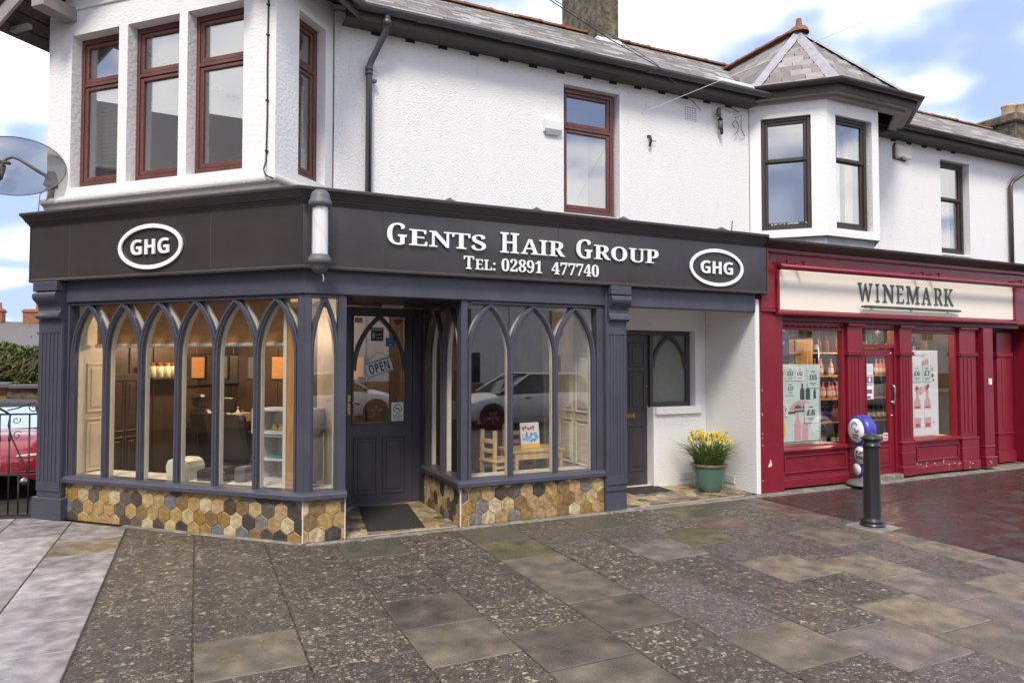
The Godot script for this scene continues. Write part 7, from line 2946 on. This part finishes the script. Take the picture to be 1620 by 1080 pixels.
	# barber chairs deeper in
	for k in 2:
		var bc := thing("barber_chair", ["black barber chair nearer the pointed windows", "black barber chair nearer the dark wall"][k], "chair", "black barber chairs")
		T = Transform3D()
		s = st()
		lathe(s, [Vector2(0, 0), Vector2(0.30, 0), Vector2(0.30, 0.02), Vector2(0.08, 0.06), Vector2(0.05, 0.10), Vector2(0.05, 0.42), Vector2(0, 0.42)], 20)
		obj("pedestal", s, M["chrome"], bc)
		s = st()
		bx(s, -0.27, 0.27, 0.42, 0.56, -0.26, 0.26, 0.05)
		obj("seat", s, M["leather"], bc)
		s = st()
		T = Transform3D(Basis(Vector3.RIGHT, -0.18), Vector3(0, 0.55, -0.25))
		bx(s, -0.25, 0.25, 0.0, 0.55, -0.06, 0.06, 0.04)
		bx(s, -0.13, 0.13, 0.58, 0.75, -0.05, 0.05, 0.03)
		obj("backrest", s, M["leather"], bc)
		T = Transform3D()
		for sg in [-1, 1]:
			s = st()
			bx(s, sg * 0.30 - 0.035, sg * 0.30 + 0.035, 0.74, 0.79, -0.22, 0.22, 0.02)
			tube(s, [Vector3(sg * 0.30, 0.74, -0.15), Vector3(sg * 0.30, 0.50, -0.15)], 0.014, 8)
			tube(s, [Vector3(sg * 0.30, 0.74, 0.15), Vector3(sg * 0.30, 0.50, 0.15)], 0.014, 8)
			obj("armrest", s, M["leather"], bc)
		s = st()
		bx(s, -0.2, 0.2, 0.18, 0.21, 0.36, 0.52, 0.01)
		tube(s, [Vector3(-0.15, 0.45, 0.25), Vector3(-0.15, 0.2, 0.42)], 0.014, 8)
		tube(s, [Vector3(0.15, 0.45, 0.25), Vector3(0.15, 0.2, 0.42)], 0.014, 8)
		obj("footrest", s, M["chrome"], bc)
		bc.position = TL * [Vector3(-1.75, 0.0, -1.35), Vector3(-2.65, 0.0, -1.95)][k]
		bc.rotation.y = [2.3, 2.0][k]
	T = Transform3D()
	# lit chandelier
	var lm := thing("ceiling_lamp", "lit warm lamp hanging in the barber shop", "lamp")
	lm.position = TL * Vector3(-2.35, 2.12, -1.55)
	s = st()
	tube(s, [Vector3(0, 0.36, 0), Vector3(0, 0.06, 0)], 0.006, 6)
	lathe(s, [Vector2(0.05, 0.36), Vector2(0.05, 0.34), Vector2(0, 0.33)], 14)
	for k in 6:
		var a := TAU * k / 6
		tube(s, [Vector3(0, 0.06, 0), Vector3(cos(a) * 0.06, 0.03, sin(a) * 0.06), Vector3(cos(a) * 0.12, 0.05, sin(a) * 0.12)], 0.005, 5)
	obj("fitting", s, M["brass"], lm)
	for k in 6:
		var a := TAU * k / 6
		s = st()
		lathe(s, [Vector2(0, 0.05), Vector2(0.012, 0.055), Vector2(0.02, 0.08), Vector2(0.012, 0.11), Vector2(0, 0.12)], 10, Vector3(cos(a) * 0.12, 0, sin(a) * 0.12))
		obj("bulb", s, M["lamp_glow"], lm)
	var l := OmniLight3D.new()
	l.name = "lamp_light"
	l.light_color = Color(1.0, 0.86, 0.68)
	l.light_energy = 1.0
	l.light_size = 0.05
	l.omni_range = 8.0
	l.omni_attenuation = 2.0
	l.shadow_enabled = true
	l.position = Vector3(0, -0.03, 0)
	lm.add_child(l)
	# ---- behind the three front lights: panelled return, bench, children's furniture
	s = st()
	bx(s, 4.16, 4.24, 0.0, 2.56, -1.35, -0.13)
	var rs := tops("panelled_screen", "cream panelled wall at the right end of the front barber shop window", "wall panel", s, M["cream_paint"])
	T = Transform3D(Basis(Vector3.UP, -PI / 2), Vector3(4.16, 0, 0))
	for p in [[-0.46, 0.0], [-0.86, 0.0], [-1.26, 0.0]]:
		for q in [[1.12, 1.78], [0.50, 1.00]]:
			s = st()
			panel(s, p[0], p[0] + 0.28, q[0], q[1], 0.0)
			obj("sunk_panel", s, M["cream_paint"], rs)
	T = Transform3D()
	var so := thing("maroon_bench", "long maroon padded bench in the barber shop waiting area", "bench")
	s = st()
	bx(s, 2.75, 4.15, 0.30, 0.48, -2.3, -1.7, 0.05)
	obj("seat", s, M["maroon"], so)
	s = st()
	bx(s, 2.75, 4.15, 0.48, 0.98, -2.35, -2.2, 0.05)
	obj("backrest", s, M["maroon"], so)
	s = st()
	bx(s, 2.8, 4.1, 0.0, 0.30, -2.25, -1.8, 0.01)
	obj("plinth", s, M["dark_wood"], so)
	rebase(so)
	s = st()
	bx(s, 2.53, 4.15, 0.0, 2.56, -2.95, -2.85)
	tops("rear_partition", "dark partition behind the maroon bench", "wall", s, M["dark_wood"])
	s = st()
	bx(s, 2.95, 3.55, 1.35, 1.90, -2.85, -2.82, 0.01)
	tops("framed_picture", "framed picture on the partition above the maroon bench", "picture", s, M["stand_grey"])
	# child's table and chairs on the window side
	var tb := thing("child_table", "small pale pine table with a magazine standing on it", "table")
	s = st()
	bx(s, 3.30, 3.98, 0.655, 0.69, -0.86, -0.42, 0.005)
	obj("top", s, M["pine"], tb)
	s = st()
	bx(s, 3.34, 3.94, 0.575, 0.655, -0.845, -0.825, 0.004)
	bx(s, 3.34, 3.94, 0.575, 0.655, -0.455, -0.435, 0.004)
	obj("apron", s, M["pine"], tb)
	for x in [3.33, 3.91]:
		for z in [-0.85, -0.47]:
			s = st()
			bx(s, x, x + 0.04, 0.0, 0.655, z, z + 0.04, 0.004)
			obj("leg", s, M["pine"], tb)
	rebase(tb)
	for k in 2:
		var ch := thing("child_chair", ["small pine chair at the left of the child's table", "small pine chair behind the child's table"][k], "chair", "children's pine chairs")
		for x in [-0.15, 0.11]:
			s = st()
			bx(s, x, x + 0.04, 0.0, 0.92, -0.16, -0.12, 0.004)
			obj("back_post", s, M["pine"], ch)
			s = st()
			bx(s, x, x + 0.04, 0.0, 0.56, 0.13, 0.17, 0.004)
			obj("leg", s, M["pine"], ch)
		s = st()
		bx(s, -0.17, 0.17, 0.56, 0.585, -0.17, 0.18, 0.005)
		obj("seat", s, M["pine"], ch)
		for y in [0.66, 0.77]:
			s = st()
			bx(s, -0.11, 0.11, y, y + 0.05, -0.15, -0.13, 0.004)
			obj("back_slat", s, M["pine"], ch)
		for y in [0.24, 0.36, 0.48]:
			s = st()
			bx(s, -0.145, -0.115, y, y + 0.035, -0.12, 0.13, 0.004)
			bx(s, 0.115, 0.145, y, y + 0.035, -0.12, 0.13, 0.004)
			obj("side_rail", s, M["pine"], ch)
		ch.position = [Vector3(3.20, 0.0, -0.62), Vector3(3.72, 0.0, -1.15)][k]
		ch.rotation.y = [PI / 2 + 0.2, 0.15][k]
	T = Transform3D(Basis(Vector3.UP, 0.1) * Basis(Vector3.RIGHT, -0.12), Vector3(3.58, 0.692, -0.54))
	s = st()
	bx(s, -0.13, 0.13, 0.0, 0.30, -0.004, 0.004, 0.001)
	var mg := tops("magazine", "white, blue and yellow children's magazine standing on the pine table", "magazine", s, M["paper"])
	s = st()
	bx(s, -0.13, 0.13, 0.002, 0.055, 0.003, 0.006)
	obj("printed_band", s, M["print_yellow"], mg)
	s = st()
	for i in 14:
		ext(s, arc_pts(Vector2(rng.randf_range(-0.10, 0.10), rng.randf_range(0.08, 0.17)), rng.randf_range(0.012, 0.03), rng.randf_range(0.012, 0.028), 0, TAU, 8), 0.003, 0.005 + i * 0.0001)
	obj("printed_blot", s, M["print_sky"], mg)
	s = st()
	for i in 5:
		ext(s, arc_pts(Vector2(-0.09 + i * 0.035, 0.235 + 0.01 * sin(i * 2.0)), 0.015, 0.02, 0, TAU, 8), 0.003, 0.0055)
	obj("printed_blot", s, M["ink_red"], mg)
	s = st()
	for i in 10:
		ext(s, arc_pts(Vector2(rng.randf_range(-0.10, 0.11), rng.randf_range(0.07, 0.26)), 0.006, 0.012, 0, TAU, 6), 0.003, 0.0065 + i * 0.0001)
	obj("printed_blot", s, M["ink"], mg)
	# notice and partition seen through the corner light
	T = Transform3D()
	s = st()
	bx(s, 0.93, 1.03, 0.88, 1.22, -0.62, -0.60, 0.003)
	var bn := tops("black_notice", "black and white notice seen low through the corner window light", "notice", s, M["black"])
	s = st()
	bx(s, 0.94, 0.985, 0.98, 1.19, -0.60, -0.597)
	obj("printed_panel", s, M["paper"], bn)
	s = st()
	bx(s, 0.99, 1.04, 0.47, 2.5, -0.66, -0.62, 0.004)
	tops("curtain_post", "cream post behind the corner window light", "post", s, M["cream_paint"])
	# picture reflected boards inside the lobby door
	s = st()
	bx(s, 1.75, 1.95, 1.2, 1.9, -4.0, -3.96, 0.01)
	tops("framed_certificate", "pale framed certificate on the wall seen through the shop door", "picture", s, M["cream_plastic"])
	s = st()
	bx(s, 1.3, 2.6, 0.0, 1.05, -3.6, -3.2, 0.02)
	tops("reception_counter", "brown wooden counter seen through the barber shop door", "counter", s, M["dark_wood"])


# =====================================================================  what stands behind, and across the road
func leaf_mass(called: String, parent: Node, m: Material, n: int, place: Callable, size: float):
	var mm := MultiMesh.new()
	mm.transform_format = MultiMesh.TRANSFORM_3D
	T = Transform3D()
	var s := st()
	tri(s, Vector3(0, -0.5, 0), Vector3(0.28, 0, 0.06), Vector3(0, 0.5, 0))
	tri(s, Vector3(0, -0.5, 0), Vector3(0, 0.5, 0), Vector3(-0.28, 0, 0.06))
	mm.mesh = done(s, m)
	mm.instance_count = n
	for i in n:
		var p: Vector3 = place.call(i)
		var b := Basis.from_euler(Vector3(rng.randf_range(-1.3, 1.3), rng.randf() * TAU, rng.randf_range(-1.0, 1.0))).scaled(Vector3.ONE * size * rng.randf_range(0.6, 1.4))
		mm.set_instance_transform(i, Transform3D(b, p))
	var o := MultiMeshInstance3D.new()
	o.name = called
	o.multimesh = mm
	o.set_meta("kind", "stuff")
	parent.add_child(o, true)


func build_background():
	var s: SurfaceTool
	T = Transform3D()
	# ---- timber and rendered wall behind the car
	var yw := thing("yard_wall", "low wall of brown boards with dark coping behind the red car", "wall")
	for i in 7:
		s = st()
		bx(s, -7.0, -2.93, 0.0 + i * 0.19, 0.18 + i * 0.19, -7.62, -7.5 + 0.006 * (i % 2), 0.012)
		obj("board", s, M["fence_wood"], yw)
	s = st()
	bx(s, -2.93, -0.4, 0.0, 1.25, -7.64, -7.46, 0.01)
	obj("rendered_pier", s, M["chimney_render"], yw)
	s = st()
	quad(s, Vector3(-7.0, 1.415, -7.40), Vector3(-2.9, 1.335, -7.40), Vector3(-2.9, 1.275, -7.40), Vector3(-7.0, 1.355, -7.40))
	quad(s, Vector3(-7.0, 1.415, -7.40), Vector3(-2.9, 1.335, -7.40), Vector3(-2.9, 1.36, -7.75), Vector3(-7.0, 1.44, -7.75))
	bx(s, -2.9, -0.35, 1.25, 1.32, -7.75, -7.39, 0.01)
	obj("coping", s, M["stand_grey"], yw)
	# ---- hedge
	var he := thing("clipped_hedge", "clipped green hedge standing above the yard wall", "hedge")
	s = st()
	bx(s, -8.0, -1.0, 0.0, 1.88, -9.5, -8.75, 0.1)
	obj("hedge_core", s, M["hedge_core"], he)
	var place := func(_i):
		var k := rng.randf()
		var x := rng.randf_range(-7.5, -1.6)
		if k < 0.68:
			var y := rng.randf_range(0.9, 2.02)
			return Vector3(x, y, -8.72 + 0.09 * sin(x * 5.0 + y * 7.0) + rng.randf_range(-0.10, 0.07))
		return Vector3(x, 1.93 + 0.06 * sin(x * 7.0) + rng.randf_range(-0.06, 0.10), rng.randf_range(-9.5, -8.7))
	leaf_mass("leaves", he, M["hedge_leaf"], 9000, place, 0.075)
	leaf_mass("leaves", he, M["hedge_leaf_dark"], 6000, place, 0.07)
	s = st()
	for i in 90:
		var p := Vector3(rng.randf_range(-3.9, -2.7), rng.randf_range(1.2, 1.75), -8.62)
		var a := rng.randf_range(0.2, 1.3)
		var q := p + Vector3(cos(a), sin(a), rng.randf_range(-0.1, 0.25)) * rng.randf_range(0.12, 0.34)
		tube(s, [p, p.lerp(q, 0.5) + Vector3(0, 0.02, 0.02), q], 0.005, 4, 0.002)
	var tw := obj("dry_twigs", s, M["hedge_twig"], he)
	tw.set_meta("kind", "stuff")
	# ---- bungalow beyond
	var bu := thing("far_bungalow", "distant grey roofed bungalow with two brick chimneys beyond the hedge", "building")
	s = st()
	bx(s, -24, -3.6, 0, 2.55, -46, -36)
	obj("wall", s, M["render"], bu)
	s = st()
	quad(s, Vector3(-24.5, 2.45, -35.6), Vector3(-3.2, 2.45, -35.6), Vector3(-3.6, 4.02, -40.5), Vector3(-24.5, 4.02, -40.5))
	quad(s, Vector3(-24.5, 2.45, -46.4), Vector3(-3.2, 2.45, -46.4), Vector3(-3.6, 4.02, -40.5), Vector3(-24.5, 4.02, -40.5))
	tri(s, Vector3(-3.2, 2.45, -35.6), Vector3(-3.6, 4.02, -40.5), Vector3(-3.2, 2.45, -46.4))
	bx(s, -24.5, -3.2, 2.36, 2.46, -35.65, -35.5)
	var rf := obj("roof", s, M["far_roof"], bu)
	for p in [[-10.75, 0.75], [-9.05, 0.95]]:
		s = st()
		bx(s, p[0], p[0] + p[1], 3.6, 4.75, -40.9, -40.1, 0.03)
		bx(s, p[0] - 0.06, p[0] + p[1] + 0.06, 4.55, 4.66, -40.96, -40.04, 0.03)
		obj("chimney", s, M["brick_red"], rf)
		s = st()
		lathe(s, [Vector2(0.14, 0), Vector2(0.12, 0.35), Vector2(0, 0.35)], 10, Vector3(p[0] + p[1] * 0.7, 4.75, -40.5))
		obj("chimney_pot", s, M["brick_red"], rf)
	for i in 3:
		s = st()
		bx(s, -20 + i * 5.0, -18.6 + i * 5.0, 0.9, 2.0, -36.02, -35.94)
		obj("window", s, M["screen_glass"], bu)
	# ---- small bare tree whose twigs show beside the sign
	var tr := thing("bare_tree", "thin bare tree with a few dark leaves beyond the hedge", "tree")
	s = st()
	tube(s, [Vector3(-2.75, 0, -13), Vector3(-2.8, 1.5, -13), Vector3(-2.9, 2.6, -13.05)], 0.06, 7, 0.03)
	obj("trunk", s, M["bark"], tr)
	s = st()
	var tips := []
	for i in 46:
		var p := Vector3(-2.85, 1.6 + 1.1 * rng.randf(), -13.0)
		var d := Vector3(rng.randf_range(-0.9, 0.5), rng.randf_range(0.1, 0.8), rng.randf_range(-0.4, 0.4)) * rng.randf_range(0.3, 1.0)
		tube(s, [p, p + d * 0.5 + Vector3(0, 0.05, 0), p + d], 0.012, 4, 0.004)
		tips.append(p + d)
		tips.append(p + d * 0.8 + Vector3(0.03, 0.02, 0))
	obj("twigs", s, M["hedge_twig"], tr)
	leaf_mass("leaves", tr, M["hedge_leaf_dark"], 170, func(i): return tips[i % tips.size()] + Vector3(rng.randf_range(-0.08, 0.08), rng.randf_range(-0.08, 0.08), rng.randf_range(-0.05, 0.05)), 0.10)
	# ---- across the road: houses and cars that the glass mirrors
	var spots := [[-16.0, 24.0, 8.5, 0], [-6.0, 24.5, 8.5, 1], [4.0, 24.0, 9.0, 2], [15.0, 25.0, 9.5, 0], [27.0, 24.5, 9.0, 1], [39.0, 25.5, 10.0, 2], [52.0, 26.0, 10.0, 0]]
	var words := ["white house farthest left across the road", "cream house second from the left across the road", "white house across the road facing the barber shop door", "white house across the road facing the wine shop", "cream house across the road right of the wine shop", "white house second from the right across the road", "white house farthest right across the road"]
	for i in spots.size():
		far_house(spots[i][0], spots[i][1], spots[i][2], spots[i][3], words[i])
	var side := thing("side_house", "slate roofed house across the side road on the left", "building")
	s = st()
	bx(s, -20, -11.2, 0, 6.4, -8, 9)
	obj("wall", s, M["brick_brown"], side)
	s = st()
	quad(s, Vector3(-10.8, 6.3, -8.4), Vector3(-10.8, 6.3, 9.4), Vector3(-15.0, 9.3, 9.4), Vector3(-15.0, 9.3, -8.4))
	quad(s, Vector3(-20.4, 6.3, -8.4), Vector3(-20.4, 6.3, 9.4), Vector3(-15.0, 9.3, 9.4), Vector3(-15.0, 9.3, -8.4))
	tri(s, Vector3(-10.8, 6.3, 9.38), Vector3(-20.4, 6.3, 9.38), Vector3(-15.0, 9.3, 9.38))
	tri(s, Vector3(-10.8, 6.3, -8.38), Vector3(-20.4, 6.3, -8.38), Vector3(-15.0, 9.3, -8.38))
	obj("roof", s, M["far_roof"], side)
	s = st()
	for z in [-5.0, 0.0, 5.0]:
		bx(s, -11.22, -11.16, 2.9, 4.0, z - 0.6, z + 0.6)
		bx(s, -11.22, -11.16, 0.8, 2.1, z - 0.7, z + 0.7)
	obj("window", s, M["screen_glass"], side)
	s = st()
	T = Transform3D(Basis(Vector3.UP, PI / 2), Vector3(-10.8, 0, 0))
	run(s, gutter_prof(6.36, 0.05), -9.4, 8.4)
	obj("gutter", s, M["white_plastic"], side)
	T = Transform3D()
	# cars parked behind the viewer
	var c0 := estate("white parked car behind the viewer, mirrored in the front window of the barber shop", M["car_white"])
	c0.position = Vector3(9.0, -0.12, 11.6)
	c0.rotation.y = PI
	var c1 := dup(c0, Vector3(3.6, -0.12, 11.8), 0.0, "white parked car behind the viewer, mirrored in the barber shop door")
	c1.set_meta("group", "cars parked along the road")
	c0.set_meta("group", "cars parked along the road")
	dup(c0, Vector3(24.5, -0.12, 12.4), PI, "white parked car farthest right behind the viewer")
	var c2 := estate("grey parked car behind the viewer, mirrored in the wine shop door", M["car_grey"])
	c2.set_meta("group", "cars parked along the road")
	c2.position = Vector3(17.5, -0.12, 10.2)
	c2.rotation.y = PI


func estate(label: String, paint: Material) -> Node3D:
	var c := thing("parked_car", label, "car")
	T = Transform3D()
	var s := st()
	car_body(s, [[-2.2, 0.70, 0.35, 0.80, 0.84], [-2.12, 0.86, 0.28, 0.92, 0.96], [-1.7, 0.90, 0.24, 0.98, 1.03], [-0.5, 0.91, 0.22, 0.98, 1.03], [0.8, 0.91, 0.22, 0.95, 1.02], [1.5, 0.89, 0.22, 0.86, 0.96], [2.0, 0.84, 0.24, 0.74, 0.82], [2.2, 0.66, 0.32, 0.60, 0.64]])
	obj("body", s, paint, c)
	s = st()
	car_cabin(s, [-2.05, -1.65, 0.25, 1.15, 0.98, 1.52, 0.86, 0.64])
	var cab := obj("glasshouse", s, M["car_glass"], c)
	s = st()
	s.set_smooth_group(0)
	for i in 8:
		var a := lerpf(-1.72, 0.30, i / 8.0)
		var b := lerpf(-1.72, 0.30, (i + 1) / 8.0)
		for sg in [-1.0, 0.0]:
			quad(s, Vector3(a, 1.535, sg * 0.60), Vector3(b, 1.535, sg * 0.60), Vector3(b, 1.535, sg * 0.60 + 0.60), Vector3(a, 1.535, sg * 0.60 + 0.60))
	s.set_smooth_group(-1)
	for sg in [-1, 1]:
		tube(s, [Vector3(-1.98, 1.02, sg * 0.86), Vector3(-1.66, 1.50, sg * 0.64), Vector3(0.27, 1.52, sg * 0.63), Vector3(1.12, 1.0, sg * 0.86)], 0.035, 6)
		tube(s, [Vector3(-0.35, 1.0, sg * 0.88), Vector3(-0.42, 1.52, sg * 0.65)], 0.03, 6)
	obj("roof", s, paint, cab)
	for sg in [-1, 1]:
		s = st()
		bx(s, -2.16, -1.92, 0.82, 0.95, sg * 0.80 - 0.08, sg * 0.80 + 0.08, 0.03)
		obj("tail_light", s, M["lamp_red"], c)
		s = st()
		bx(s, 1.92, 2.12, 0.64, 0.76, sg * 0.70 - 0.11, sg * 0.70 + 0.11, 0.03)
		obj("headlight", s, M["lamp_clear"], c)
		for x in [-0.55, 0.45]:
			s = st()
			bx(s, x - 0.1, x + 0.1, 0.84, 0.87, sg * 0.915 - 0.015, sg * 0.915 + 0.015, 0.008)
			obj("door_handle", s, M["car_black"], c)
		for x in [-1.38, 1.35]:
			s = st()
			T = Transform3D(Basis(Vector3.RIGHT, PI / 2), Vector3(x, 0.33, sg * 0.905))
			lathe(s, [Vector2(0, 0.012), Vector2(0.40, 0.012), Vector2(0.40, -0.012), Vector2(0, -0.012)], 24)
			T = Transform3D()
			obj("wheel_arch", s, M["car_black"], c)
	wheels(c, [-1.38, 1.35], 0.33, 0.91)
	return c


func far_house(x: float, z: float, w: float, kind: int, label: String):
	var h := thing("opposite_house", label, "building", "houses across the road")
	T = Transform3D()
	var s := st()
	bx(s, -w / 2, w / 2, 0, 5.2, 0, 8)
	obj("wall", s, [M["roughcast"], M["cream_paint"], M["render"]][kind], h)
	s = st()
	quad(s, Vector3(-w / 2 - 0.3, 5.1, -0.4), Vector3(w / 2 + 0.3, 5.1, -0.4), Vector3(w / 2 + 0.3, 7.9, 4), Vector3(-w / 2 - 0.3, 7.9, 4))
	quad(s, Vector3(-w / 2 - 0.3, 5.1, 8.4), Vector3(w / 2 + 0.3, 5.1, 8.4), Vector3(w / 2 + 0.3, 7.9, 4), Vector3(-w / 2 - 0.3, 7.9, 4))
	for sg in [-1, 1]:
		tri(s, Vector3(sg * w / 2, 5.15, 0), Vector3(sg * w / 2, 7.85, 4), Vector3(sg * w / 2, 5.15, 8))
	obj("roof", s, M["far_roof"], h)
	s = st()
	bx(s, w / 2 - 1.2, w / 2 - 0.4, 7.0, 9.2, 3.6, 4.4, 0.02)
	obj("chimney", s, M["brick_red"], h)
	for p in [[-w * 0.3, 3.2, 1.3, 1.3], [w * 0.25, 3.2, 1.3, 1.3], [-w * 0.28, 0.8, 1.9, 1.5]]:
		s = st()
		bx(s, p[0] - p[2] / 2, p[0] + p[2] / 2, p[1], p[1] + p[3], -0.03, 0.02)
		var o := obj("window", s, M["screen_glass"], h)
		s = st()
		for e in [[p[0] - p[2] / 2 - 0.05, p[0] - p[2] / 2 + 0.03], [p[0] - 0.03, p[0] + 0.03], [p[0] + p[2] / 2 - 0.03, p[0] + p[2] / 2 + 0.05]]:
			bx(s, e[0], e[1], p[1], p[1] + p[3], -0.06, -0.03)
		obj("window_frame", s, M["white_plastic"], o)
	s = st()
	bx(s, w * 0.2, w * 0.2 + 0.95, 0.1, 2.15, -0.04, 0.02)
	obj("door", s, M["print_navy"], h)
	s = st()
	bx(s, -w / 2, w / 2, 0, 0.9, -5.0, -4.8, 0.02)
	obj("garden_wall", s, M["brick_brown"], h)
	h.position = Vector3(x, 0, z)
